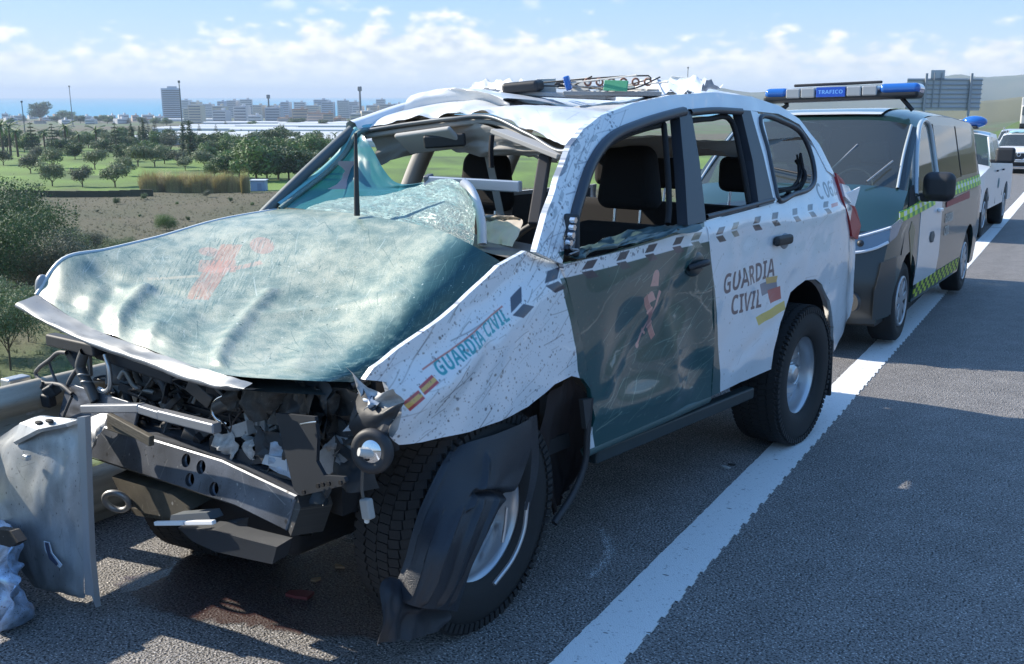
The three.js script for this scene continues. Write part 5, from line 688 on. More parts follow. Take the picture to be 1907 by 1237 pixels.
function sideMatPlain() { return phy(.5, .56, .64, .35, { map: grimeTex('200,205,210', 14, 700, '60,62,68', .25), clearcoat: .5 }); }
part('lamp_post', plate([[0.819,0.836,3.18],[0.884,0.848,3.18],[0.851,0.767,3.18],[0.811,0.762,3.18]], [0, 0, -.03], 'z'), std(.5, .49, .44, .7), suv);
part('wing_stay', tube([[0.546,0.87,3.1],[0.668,0.877,3.1],[0.807,0.882,3.1]], .009, 14, 6), darkMetal, suv); part('wing_stay', tube([[0.706,0.889,3],[0.776,0.893,3],[0.798,0.854,3],[0.763,0.822,3]], .012, 16, 6), tanMetal, suv);
part('inner_lamp_hole', plate([[0.78,0.921,3.072],[0.78,0.897,2.986],[0.78,0.819,2.973],[0.78,0.742,3.026],[0.78,0.772,3.064],[0.78,0.858,3.074]], [-.02, 0, 0], 'x'), bay, suv);
{ const c = [0.933,0.78,3.24]; const f = part('fog_lamp', tr(new THREE.TorusGeometry(.048, .018, 12, 30), ...c, -.1, .3, 0), blackPlastic, suv); part('reflector', tr(new THREE.SphereGeometry(.042, 18, 12).scale(1, 1, .4), ...c, -.1, .3, 0), chrome, f); part('bulb', tr(cyl(.012, .014, .05, 10), c[0], c[1], c[2] + .02, 1.3, 0, .4), std(.5, .5, .48, .4), f); part('cable', tube([[0.898,0.749,3.24],[0.89,0.691,3.24],[0.89,0.643,3.24],[0.901,0.617,3.24]], .005, 24, 6), std(.1, .09, .08, .7), f); part('connector', rbox(.036, .06, .025, ...[0.909,0.603,3.24], .006, 0, 0, .2), std(.3, .3, .29, .6), f); part('connector_pin', rbox(.014, .025, .012, ...[0.906,0.571,3.24], .004), std(.6, .6, .58, .5), f); }
part('lower_bracket', plate([[0.253,0.63,3.2],[0.409,0.677,3.2],[0.414,0.621,3.2],[0.255,0.573,3.2]], [0, 0, -.06], 'z'), std(.04, .045, .055, .55, .3), suv); part('lower_bracket', plate([[0.413,0.623,3.22],[0.433,0.657,3.22],[0.534,0.665,3.22],[0.538,0.628,3.22]], [0, 0, -.05], 'z'), std(.5, .55, .6, .5, .2), suv); part('lower_bracket', plate([[0.361,0.591,3.2],[0.538,0.603,3.2],[0.545,0.591,3.2],[0.366,0.578,3.2]], [0, 0, -.05], 'z'), darkMetal, suv); part('buffer', rbox(.045, .11, .05, ...[0.134,0.6,3.18], .015), std(.03, .028, .028, .7), suv);
// right front corner: hoses and wires
const hose = std(.07, .075, .08, .55), wireM = std(.09, .09, .095, .6);
part('hose', tube([[-0.607,0.837,3.22],[-0.636,0.798,3.22],[-0.647,0.771,3.22],[-0.622,0.733,3.22],[-0.589,0.697,3.22],[-0.557,0.653,3.22]], .02, 40, 9), hose, suv); { const h = suv.children[suv.children.length - 1]; [[-0.628,0.741,3.22],[-0.609,0.717,3.22]].forEach(p => part('clamp', tr(new THREE.TorusGeometry(.021, .004, 6, 18), ...p, 1.2, .3, 0), greyMetal, h)); }
part('wire_loop', tube([[-0.742,0.813,3.22],[-0.807,0.803,3.22],[-0.874,0.766,3.22],[-0.969,0.716,3.22],[-0.999,0.689,3.22],[-0.94,0.662,3.22],[-0.864,0.67,3.22],[-0.794,0.673,3.22],[-0.726,0.653,3.22]], .0085, 60, 6), wireM, suv); part('wire_loop', tube([[-0.904,0.671,3.24],[-0.947,0.614,3.24],[-1.01,0.54,3.24]], .007, 20, 6), wireM, suv); part('wire_loop', tube([[-0.705,0.754,3.2],[-0.763,0.704,3.2],[-0.793,0.661,3.2],[-0.756,0.641,3.2]], .009, 24, 6), wireM, suv); part('wire_loop', tube([[-0.67,0.66,3.25],[-0.708,0.615,3.25],[-0.747,0.565,3.25]], .006, 14, 6), wireM, suv); part('wire_loop', tube([[-0.927,0.75,3.2],[-0.908,0.713,3.2],[-0.877,0.67,3.2]], .006, 14, 6), wireM, suv);
part('connector_block', [rbox(.05, .05, .05, ...[-0.861,0.644,3.23], .01, .2, .5, .4)], blackPlastic, suv); part('connector_block', [rbox(.05, .055, .04, ...[-0.873,0.607,3.24], .01, .1, .2, 0)], blackPlastic, suv);
part('coolant_pipe', tube([[-0.505,0.838,3.2],[-0.485,0.797,3.2],[-0.48,0.749,3.2],[-0.488,0.715,3.2],[-0.52,0.695,3.2],[-0.564,0.697,3.2]], .009, 40, 8), std(.6, .62, .64, .3, .7), suv); part('strut', [bar(...[[-0.707,0.821,3.15],[-0.71,0.714,3.15]], .015, .02)], greyMetal, suv); part('strut', [bar(...[[-0.8,0.808,3.18],[-0.715,0.74,3.18]], .03, .04)], std(.06, .065, .07, .6), suv); part('strut', [bar(...[[-0.636,0.675,3.16],[-0.583,0.614,3.16]], .008, .012)], greyMetal, suv);
part('slam_panel', [bar(...[[-0.892,0.842,3.2],[-0.54,0.849,3.2]], .05, .05), bar(...[[-0.63,0.828,3.15],[-0.127,0.808,3.15]], .05, .06)], std(.018, .022, .03, .6), suv);
part('inner_panel', plate([[-0.739,0.713,3.05],[-0.528,0.746,3.05],[-0.506,0.605,3.05],[-0.778,0.555,3.05]], [0, 0, -.02], 'z'), std(.03, .045, .065, .6), suv);
// front wheels
wheel(suv, .765, .378, 2.67, { steer: .03, camber: -.03 });
{ const w = wheel(suv, -.34, .38, 2.80, { steer: .32, camber: .08, flip: -1 }); }
// torn arch liner draped over the wheel
const linerMat = std(.016, .019, .026, .45, 0, { bumpMap: asphaltBump, bumpScale: .001 });
part('arch_liner', net([
  [[0.9,0.684,2.873],[0.93,0.7,2.8],[0.945,0.704,2.682],[0.94,0.716,2.516]],
  [[0.93,0.644,2.972],[0.97,0.607,2.867],[0.985,0.583,2.731],[0.965,0.594,2.55]],
  [[0.95,0.568,3.047],[1.02,0.548,2.981],[1.02,0.533,2.814],[1,0.51,2.658]],
  [[0.95,0.455,3.117],[1.06,0.479,3.098],[1.05,0.453,2.928],[1.01,0.46,2.771]],
  [[0.95,0.365,3.175],[1.05,0.373,3.145],[1.05,0.336,3.015],[1.01,0.338,2.882]],
  [[0.95,0.334,3.204],[1.03,0.312,3.169],[1.03,0.261,3.06],[1,0.2,2.952]]], 48, 70, (p, u, v) => { const r = Math.pow(Math.max(0, Math.cos(u * 33)), 3) * .018 * smooth(.36, .44, v) * smooth(1, .92, v); p[0] += r * smooth(0, .1, u) * smooth(.86, .78, u) + fbm(u * 2, v * 2.5, 3, 2) * .03 + creaseL(u, v, .45, .3, 1, .44, -.035, .022) + creaseL(u, v, .5, .1, .46, .4, .02, .018) + creaseL(u, v, .04, .1, .05, 1, .015, .015); }), linerMat, suv);
{ const l = suv.children[suv.children.length - 1];
  part('liner_skirt', net([[[0.97,0.406,3.223],[0.97,0.358,3.139],[0.97,0.274,3.022],[0.97,0.215,2.923]], [[0.99,0.39,3.273],[0.99,0.344,3.205],[0.99,0.273,3.092],[0.99,0.213,2.958]], [[1,0.321,3.297],[1,0.289,3.227],[1,0.26,3.138],[1,0.194,2.982]], [[1,0.236,3.303],[1,0.229,3.243],[1,0.204,3.168],[1,0.173,3.044]]], 30, 24, (p, u, v) => { p[0] += fbm(u * 3, v * 2, 8, 2) * .05 + Math.max(0, Math.cos(u * 20)) * .01; p[1] = Math.max(.012, p[1]); }), linerMat, l);
  part('liner_flange', net([[[0.95,0.721,2.53],[0.94,0.717,2.471]], [[0.97,0.592,2.538],[0.95,0.569,2.468]], [[1,0.509,2.591],[0.97,0.489,2.511]], [[1,0.433,2.619],[0.98,0.41,2.562]]], 6, 24), linerMat, l);
  part('rim_edge', tube([[0.98,0.442,2.572],[0.985,0.346,2.597],[0.985,0.269,2.654],[0.98,0.21,2.747]], .008, 30, 6), silver, l); part('rim_edge', tube([[1.03,0.489,2.747],[1.03,0.419,2.757],[1.03,0.377,2.768]], .006, 16, 5), silver, l); }
// rear half of the arch: hanging dark felt
part('arch_felt', net([[[0.86,0.738,2.298],[0.88,0.777,2.186],[0.91,0.694,2.092]], [[0.84,0.608,2.316],[0.8,0.546,2.086],[0.9,0.566,2.085]], [[0.8,0.41,2.221],[0.78,0.359,2.049],[0.9,0.445,2.109]], [[0.78,0.207,2.134],[0.82,0.285,2.14],[0.9,0.377,2.17]]], 20, 30, (p, u, v) => { p[0] += fbm(u * 8, v * 2, 3, 3) * .05; }), std(.03, .022, .022, .95), suv);
part('arch_edge', tube([[0.92,0.699,2.108],[0.92,0.579,2.123],[0.92,0.455,2.132],[0.92,0.358,2.199],[0.92,0.272,2.326]], .014, 30, 6), blackPlastic, suv);
part('arch_bracket', plate([[0.93,0.704,2.173],[0.93,0.697,2.108],[0.93,0.631,2.119],[0.93,0.586,2.146]], [-.02, 0, 0], 'x'), darkMetal, suv);
console.log('suv front done');

{ // torn shards of lamp housing, wing and plastic in the left front corner
  const R = rng(505), mats = [paleMetal, blackPlastic, dirtMetal, sideMatPlain(), std(.02, .03, .04, .5)];
  for (const [x, y, z] of [[0.26,0.806,3.2],[0.355,0.835,3.2],[0.448,0.851,3.2],[0.537,0.855,3.2],[0.624,0.857,3.2],[0.707,0.858,3.2],[0.776,0.843,3.2],[0.344,0.664,3.2],[0.425,0.672,3.2],[0.58,0.696,3.2],[0.657,0.779,3.2],[0.737,0.712,3.2],[0.797,0.807,3.2],[0.806,0.711,3.2],[0.888,0.888,3.2],[0.908,0.845,3.2],[0.586,0.833,3.2],[0.202,0.634,3.2],[0.674,0.605,3.2],[0.528,0.667,3.2]]) { const s = .04 + R() * .05, q = (a, b) => [x + a * s + (R() - .5) * s * .7, y + b * s + (R() - .5) * s * .7, z + (R() - .5) * .05]; part('torn_shard', net([[q(-1, 1), q(0, .8), q(1, .9)], [q(-.8, 0), q(0, 0), q(.9, .1)], [q(-.9, -.9), q(.1, -1), q(.7, -.8)]], 8, 8, (p, u, v) => { p[2] += fbm(u * 3, v * 3, x * 9, 3) * .05; }), mats[Math.floor(R() * 5)], suv); }
}
{ // tangle of wiring, pipes and brackets behind the torn-off front
  const R = rng(404), tones = [std(.012, .012, .014, .6), std(.03, .032, .036, .5), std(.10, .10, .10, .5, .3), std(.22, .22, .21, .5, .4), std(.06, .045, .04, .7)];
  for (let k = 0; k < 46; k++) { const x = -.6 + R() * 1.25, y = .60 + R() * .30, z = 3.10 + R() * .07, pts = [[x, y, z]]; for (let i = 0; i < 3; i++) { const p = pts[i]; pts.push([p[0] + (R() - .5) * .22, clamp(p[1] + (R() - .6) * .14, .5, .9), clamp(p[2] + (R() - .5) * .08, 3.08, 3.2)]); } part('wiring', tube(pts, .003 + R() * R() * .009, 22, 5), tones[Math.floor(R() * 5)], suv); }
  for (let k = 0; k < 34; k++) { const x = -.6 + R() * 1.3, y = .55 + R() * .32; part('torn_bracket', rbox(.03 + R() * .09, .02 + R() * .07, .012 + R() * .03, x, y, 3.10 + R() * .08, .004, (R() - .5) * 1.2, (R() - .5) * 1.2, (R() - .5) * 1.6), tones[Math.floor(R() * 4)], suv); }
  for (let k = 0; k < 16; k++) { const x = .35 + R() * .45, y = .70 + R() * .2; part('torn_bracket', rbox(.03 + R() * .08, .01 + R() * .03, .01 + R() * .03, x, y, 3.0 + R() * .16, .004, (R() - .5) * 1.6, (R() - .5) * 1.6, (R() - .5) * 2), tones[Math.floor(R() * 5)], suv); }
}

// ---------- intact vehicles ----------
// a car body: two side shells and, between them, a skin that follows the profile front to back
function carBody(root, S) {
  const ed = S.ed ?? .05, edge = [], P = S.profile;
  const bowOf = q => q.bow ?? 0;
  const E = P.map(q => [q.z - bowOf(q), q.y - (q.ed ?? ed)]);
  const groups = []; P.forEach((q, i) => { if (q.n) groups.push({ n: q.n, m: q.m, from: i, s: q.straight }); });
  groups.forEach((g, k) => {
    const to = k + 1 < groups.length ? groups[k + 1].from : P.length - 1, rows = [];
    for (let i = g.from; i <= to; i++) { const q = P[i], ye = E[i][1], hw = S.sx(ye, E[i][0]) - .0015, r = []; for (let c = 0; c <= 10; c++) { const s = c / 5 - 1, a = Math.abs(s); r.push([s * hw, q.y - (q.ed ?? ed) * Math.pow(a, 5), q.z - bowOf(q) * a * a]); } rows.push(r); }
    if (rows.length < 2) return;
    g.mesh = part(g.n, net(rows, 20, Math.max(4, (rows.length - 1) * 3)), g.m, root);
  });
  const arch = (z, r, y0) => { const o = [], a0 = Math.asin(clamp((y0 - S.R) / r, -1, 1)); for (let k = 0; k <= 12; k++) { const a = Math.PI - a0 - (Math.PI - 2 * a0) * k / 12; o.push([z + Math.cos(a) * r, S.R + Math.sin(a) * r]); } return o; };
  const bot = S.sill; let outline = [...E, [E[E.length - 1][0], bot], ...arch(S.axles[1], S.ar, bot), ...arch(S.axles[0], S.ar, bot), [E[0][0], bot]];
  for (const h0 of S.holes ?? []) {   // window openings, joined to the outline by a slit
    const ar = q => THREE.ShapeUtils.area(q.map(p => ({ x: p[0], y: p[1] }))), h = ar(h0) * ar(outline) > 0 ? h0.slice().reverse() : h0; let best = [1e9, 0, 0];
    E.forEach((p, i) => h.forEach((q, j) => { const d = Math.hypot(p[0] - q[0], p[1] - q[1]); if (d < best[0]) { const k = outline.indexOf(p); if (k >= 0) best = [d, k, j]; } }));
    const [, i, j] = best; outline = [...outline.slice(0, i + 1), ...h.slice(j), ...h.slice(0, j), h[j], outline[i].slice(), ...outline.slice(i + 1)];
  }
  if (S.cabin) { const [zd, yd, zs] = S.cabin; part('dashboard', rbox(1.5, .3, .5, 0, yd - .2, zd, .08), std(.05, .05, .055, .8), root); const sw = part('steering_wheel', tr(new THREE.TorusGeometry(.17, .015, 8, 28), .38, yd - .02, zd - .36, -.5), blackPlastic, root); for (const x of [.4, -.4]) { const st = part('seat', rbox(.5, .16, .5, x, yd - .5, zs + .25, .05), std(.05, .055, .065, .9), root); part('backrest', rbox(.48, .62, .14, x, yd - .15, zs, .06, -.15), std(.05, .055, .065, .9), st); part('headrest', rbox(.26, .19, .1, x, yd + .27, zs - .08, .045), std(.05, .055, .065, .9), st); } }
  for (const s of [1, -1]) part('side_body', panel(outline, (z, y) => [s * S.sx(y, z), y, z], { cell: .09, flange: .03, inward: s }), S.sideMat, root);
  for (const s of [1, -1]) for (const z of S.axles) part('wheel_arch', tr(new THREE.CylinderGeometry(S.ar + .01, S.ar + .01, .3, 20, 1, true, 0, Math.PI), s * (S.sx(.6, z) - .19), S.R, z, 0, 0, Math.PI / 2), blackPlastic, root);
  part('underbody', box(S.sx(.5, -1) * 1.8, .16, (P[0].z - P[P.length - 1].z) * .9, 0, bot + .02, (P[0].z + P[P.length - 1].z) / 2), blackPlastic, root);
  for (const s of [1, -1]) for (const z of S.axles) wheel(root, s * (S.sx(.4, z) - S.W / 2 - .01), S.R, z, { R: S.R, W: S.W, rim: S.rim, flip: s, style: S.wheel, tread: false, rimMat: S.rimMat });
  S.over = (name, pts, m, off, o = {}) => part(name, panel(pts, (z, y) => [(o.side ?? 1) * (S.sx(y, z) + off), y, z], { cell: .09, flange: o.flange ?? .004, inward: o.side ?? 1, uvf: o.uvf }), m, o.parent ?? root);
  S.seam = (pts, m = gasket, r = .006, off = 0) => part('panel_gap', tube(pts.map(([z, y]) => [S.sx(y, z) + off, y, z]), r, pts.length * 4, 5), m, root);
  return groups;
}
const vanGreen = phy(.010, .038, .038, .35, { clearcoat: .8, clearcoatRoughness: .06 }), vanLow = phy(.035, .04, .04, .38, { clearcoat: .4, clearcoatRoughness: .2 }), vanWhite = phy(.74, .75, .77, .35, { clearcoat: 1, clearcoatRoughness: .08 });
const checkTex = canvas(512, 64, (x, w, h) => { for (let i = 0; i < 32; i++) for (let j = 0; j < 3; j++) { x.fillStyle = (i + j) % 2 ? 'rgb(196,222,60)' : (j === 1 ? 'rgb(226,232,226)' : 'rgb(70,150,80)'); x.fillRect(i * 16, j * 22, 16, 22); } });
const checkMat = std(1, 1, 1, .45, 0, { map: checkTex }); const checkDark = std(1, 1, 1, .45, 0, { map: canvas(512, 64, (x, w, h) => { for (let i = 0; i < 32; i++) for (let j = 0; j < 3; j++) { x.fillStyle = (i + j) % 2 ? 'rgb(190,204,52)' : 'rgb(30,52,40)'; x.fillRect(i * 16, j * 22, 16, 22); } }) });
const lensBlue = phy(.015, .12, .45, .12, { clearcoat: 1, clearcoatRoughness: .05 }), lensClear = phy(.34, .36, .38, .2, { clearcoat: 1 });
{
  const van = thing('police_van', 'dark green police van with white door, checkered strips and a light bar', 'van');
  onRoad(van, -2.0392, -8.5245, -2.99 * Math.PI / 180, 0, 0, .018);
  const S = { sx: (y, z) => { let b = .95; if (y < .6) b -= (.6 - y) * .1; if (y > 1.05) b -= (y - 1.05) * .2; if (z > .2) b -= (z - .2) ** 2 * .25; if (z < -3.6) b -= (z + 3.6) ** 2 * .12; return b; }, R: .335, W: .21, rim: .205, ar: .40, axles: [0, -3.2], sill: .27, holes: [[[-.28, 1.20], [-1.20, 1.20], [-1.16, 1.68], [-1.08, 1.74], [-.78, 1.70], [-.5, 1.5]], [[-1.42, 1.22], [-2.6, 1.25], [-2.6, 1.75], [-1.42, 1.75]], [[-2.66, 1.26], [-3.85, 1.27], [-3.85, 1.62], [-3.6, 1.72], [-2.66, 1.75]]], cabin: [-.05, 1.24, -.95], wheel: 'nine', rimMat: std(.42, .43, .45, .35, .6), sideMat: vanGreen, ed: .05,
    profile: [{ z: .84, y: .24, bow: .20, n: 'front_bumper', m: vanLow, ed: 0 }, { z: .92, y: .36, bow: .22, ed: 0 }, { z: .93, y: .55, bow: .22, ed: .0 }, { z: .88, y: .72, bow: .22, ed: 0, n: 'front_grille', m: vanLow }, { z: .82, y: .95, bow: .24, ed: .02, n: 'bonnet', m: vanGreen }, { z: .62, y: 1.06, bow: .20, ed: .05 }, { z: .38, y: 1.18, bow: .14 }, { z: .16, y: 1.27, bow: .12, n: 'windscreen', m: paneGlass }, { z: -.22, y: 1.53, bow: .10 }, { z: -.62, y: 1.79, bow: .10, n: 'roof', m: vanGreen, ed: .07 }, { z: -.95, y: 1.87, bow: .05, ed: .07 }, { z: -1.5, y: 1.905, ed: .07 }, { z: -2.5, y: 1.90, ed: .07 }, { z: -3.6, y: 1.87, ed: .07 }, { z: -4.05, y: 1.80, ed: .06, n: 'tailgate', m: vanGreen }, { z: -4.2, y: 1.35, bow: -.05 }, { z: -4.25, y: .7, bow: -.06, ed: 0 }, { z: -4.2, y: .28, bow: -.06, ed: 0 }] };
  const G = carBody(van, S), find = n => G.find(g => g.n === n).mesh;
  // lower front corner and sill in raw plastic
  S.over('bumper_corner', [[.72, .28], [.76, .5], [.70, .72], [.42, .74], [.40, .40], [.36, .28]], vanLow, .004);
  S.over('front_door', [[-.36, .42], [-.38, 1.10], [-.30, 1.16], [-1.38, 1.16], [-1.38, .42]], vanWhite, .004);
  { const d = van.children[van.children.length - 1]; part('handle', rbox(.03, .035, .16, S.sx(1.0, -1.2) + .02, 1.0, -1.2, .012), vanWhite, d); part('crest', tr(new THREE.CylinderGeometry(.07, .05, .004, 6).scale(.8, 1, 1.7), S.sx(.8, -.95) + .012, .78, -.95, 0, 0, Math.PI / 2), std(.07, .09, .10, .5), d); }
  S.over('wing_emblem', [[-.1, .62], [-.18, .9], [-.02, .98], [.06, .9], [-.02, .78]], std(.36, .27, .16, .5), .004);
  const cuv = (k0) => (z, y) => [-z * .6, (y - k0) / .12];
  S.over('checker_strip', [[.42, 1.00], [.42, 1.08], [-1.0, 1.16], [-1.0, 1.06]], checkMat, .008, { uvf: (z, y) => [-z * .31, (y - (1.0 - .05 * (z - .4))) / .11] });
  S.over('checker_strip', [[-1.45, 1.08], [-1.45, 1.19], [-4.05, 1.24], [-4.05, 1.13]], checkMat, .006, { uvf: (z, y) => [-z * .31, (y - (1.06 - .02 * (z))) / .11] });
  S.over('checker_strip', [[-.42, .30], [-.42, .42], [-2.75, .42], [-2.75, .30]], checkDark, .006, { uvf: (z, y) => [-z * .31, (y - .30) / .12] });
  const sideText = std(1, 1, 1, .5, 0, { transparent: true, alphaTest: .4, map: canvas(512, 128, (x, w, h) => { x.clearRect(0, 0, w, h); x.fillStyle = 'rgb(196,196,190)'; x.font = 'bold 62px sans-serif'; x.fillText('GUARDIA', 20, 56); x.fillText('CIVIL', 20, 118); }) });
  S.over('lettering', [[-1.55, .72], [-1.55, .96], [-2.35, .96], [-2.35, .72]], sideText, .006, { uvf: (z, y) => [(-1.55 - z) / .8, (y - .72) / .24], flange: 0 });
  S.over('red_stripe', [[-1.6, 1.0], [-1.6, 1.05], [-3.0, 1.09], [-3.0, 1.02]], std(.35, .05, .05, .5), .005);
  S.over('door_window', [[-.28, 1.20], [-1.20, 1.20], [-1.16, 1.68], [-1.08, 1.74], [-.78, 1.70], [-.5, 1.5]], paneGlass, .002); S.over('door_window', [[-.28, 1.20], [-1.20, 1.20], [-1.16, 1.68], [-1.08, 1.74], [-.78, 1.70], [-.5, 1.5]], paneGlass, .002, { side: -1 });
  { const w = van.children[van.children.length - 2]; part('window_frame', tube([[-.22, 1.18], [-.5, 1.53], [-.78, 1.74], [-1.1, 1.78], [-1.22, 1.72], [-1.26, 1.18]].map(([z, y]) => [S.sx(y, z) + .006, y, z]), .022, 40, 6), phy(.42, .48, .52, .3, { clearcoat: 1 }), w); }
  for (const side of [1, -1]) { S.over('side_window', [[-1.42, 1.22], [-2.6, 1.25], [-2.6, 1.75], [-1.42, 1.75]], tintGlass, .002, { side }); S.over('side_window', [[-2.66, 1.26], [-3.85, 1.27], [-3.85, 1.62], [-3.6, 1.72], [-2.66, 1.75]], tintGlass, .002, { side }); }
  S.over('quarter_light', [[.10, 1.10], [-.2, 1.10], [-.2, 1.26], [-.02, 1.24]], gasket, .006);
  S.seam([[-1.40, .42], [-1.40, 1.76]]); S.seam([[-.34, .42], [-.34, 1.10]]); S.seam([[.12, 1.1], [.3, .74]]); S.seam([[-2.61, 1.25], [-2.61, 1.75]]);
  part('roof_panel', net([[-.72, 1.836], [-.95, 1.878], [-1.3, 1.902], [-1.9, 1.909]].map(([z, y]) => [-.5, -.25, 0, .25, .5].map(x => [x, y + .006 - .02 * Math.pow(Math.abs(x) / .75, 4), z - (z > -1 ? .07 * (x / .75) ** 2 : 0)])), 10, 10), vanWhite, find('roof'));
  const ws = find('windscreen'); for (const s of [-1, 1]) part('pillar_strip', tube([[s * .84, 1.24, .06], [s * .80, 1.5, -.29], [s * .765, 1.74, -.70]], .012, 16, 6), std(.45, .5, .52, .3, .3), ws); part('wiper', tube([[.35, 1.30, .18], [.0, 1.36, .10], [-.35, 1.42, .0]], .01, 10, 5), blackPlastic, ws); part('wiper', tube([[.62, 1.29, .14], [.75, 1.45, -.14]], .008, 8, 5), greyMetal, ws); part('dash_mount', rod([.28, 1.36, .0], [.42, 1.58, -.32], .008, 6), std(.22, .23, .25, .4), ws);
  for (const s of [1, -1]) { const hp = (q, y) => { const zc = lerp(.87, .81, (y - .74) / .22), hw = S.sx(y, zc - .23) + .006; return [s * q * hw, y, zc - .23 * q * q + .014]; }; const h = part('headlight', net([[hp(.58, .80), hp(.72, .77), hp(.88, .80), hp(1.0, .86)], [hp(.58, .86), hp(.72, .85), hp(.88, .89), hp(1.0, .93)], [hp(.6, .90), hp(.72, .91), hp(.88, .955), hp(1.0, .99)]], 12, 8), phy(.16, .22, .30, .08, { clearcoat: 1 }), van); if (s > 0) S.over('headlight_wrap', [[.60, .86], [.60, .98], [.40, 1.03], [.34, 1.01], [.46, .90]], phy(.16, .22, .30, .08, { clearcoat: 1 }), .008, { parent: h }); part('lamp_strip', tube([hp(.60, .81), hp(.74, .785), hp(.9, .815), hp(1.0, .865)], .012, 24, 6), std(.75, .8, .86, .2), h); part('lamp_strip', tube([hp(.62, .89), hp(.76, .90), hp(.9, .94), hp(1.0, .975)], .009, 24, 6), std(.7, .76, .84, .2), h); part('projector', tr(new THREE.SphereGeometry(.026, 14, 10), ...hp(.8, .855)), darkMetal, h); }
  part('grille_bar', rbox(1.0, .03, .03, 0, .82, .86, .01), chrome, van); part('grille_bar', rbox(.96, .03, .03, 0, .75, .88, .01), chrome, van); part('badge', tr(new THREE.TorusGeometry(.08, .012, 8, 28), 0, .80, .89, -.2), chrome, van); for (const s of [1, -1]) part('fog_recess', tr(cyl(.07, .07, .03, 18), s * .72, .42, .80, Math.PI / 2, 0, s * .5), std(.05, .052, .055, .4), van); part('number_plate', rbox(.52, .11, .02, 0, .5, .94, .005), std(.7, .7, .68, .5), van);
  for (const s of [1, -1]) { const m = part('mirror', (() => { const g = new RoundedBoxGeometry(.25, .24, .15, 4, .07); return g.translate(s * 1.07, 1.24, -.42); })(), blackPlastic, van); part('mirror_arm', rbox(.16, .07, .08, s * .93, 1.15, -.42, .02), blackPlastic, m); part('mirror_glass', rbox(.2, .18, .01, s * 1.07, 1.24, -.5, .01), chrome, m); }
  // light bar
  const lb = part('light_bar', rbox(1.36, .07, .26, .1, 2.0, -.95, .03, 0, 0, .012), blackPlastic, van);
  for (const [x, w] of [[.62, .34], [-.46, .22]]) part('blue_lens', (() => { const g = new RoundedBoxGeometry(w, .098, .27, 5, .047); return tr(g, x, 2.045 + (x - .1) * .012, -.95); })(), lensBlue, lb);
  for (let k = 0; k < 6; k++) { if (k === 2 || k === 3) continue; const x = -.30 + k * .135; part('clear_lens', rbox(.128, .085, .275, x, 2.04 + (x - .1) * .012, -.95, .012), lensClear, lb); }
  const tx = canvas(256, 96, (x, w, h) => { x.fillStyle = 'rgb(34,84,190)'; x.fillRect(0, 0, w, h); x.fillStyle = 'rgb(120,180,240)'; x.font = 'bold 54px sans-serif'; x.textAlign = 'center'; x.fillText('TRAFICO', 128, 66, 236); });
  part('text_panel', (() => { const g = rbox(.26, .088, .275, .04, 2.04, -.95, .006); return g; })(), std(.05, .13, .42, .3), lb); part('text_sign', tr(new THREE.PlaneGeometry(.25, .082), .04, 2.04, -.8105), std(1, 1, 1, .4, 0, { map: tx }), lb);
  part('top_rail', rbox(.78, .025, .04, .06, 2.115, -.95, .01, 0, 0, .012), blackPlastic, lb); for (const x of [-.42, .62]) part('foot', tube([[x, 1.98, -.95], [x + .04, 1.94, -.93], [x + .1 * Math.sign(x), 1.87, -.95]], .02, 10, 6), blackPlastic, lb);
}
console.log('van done');
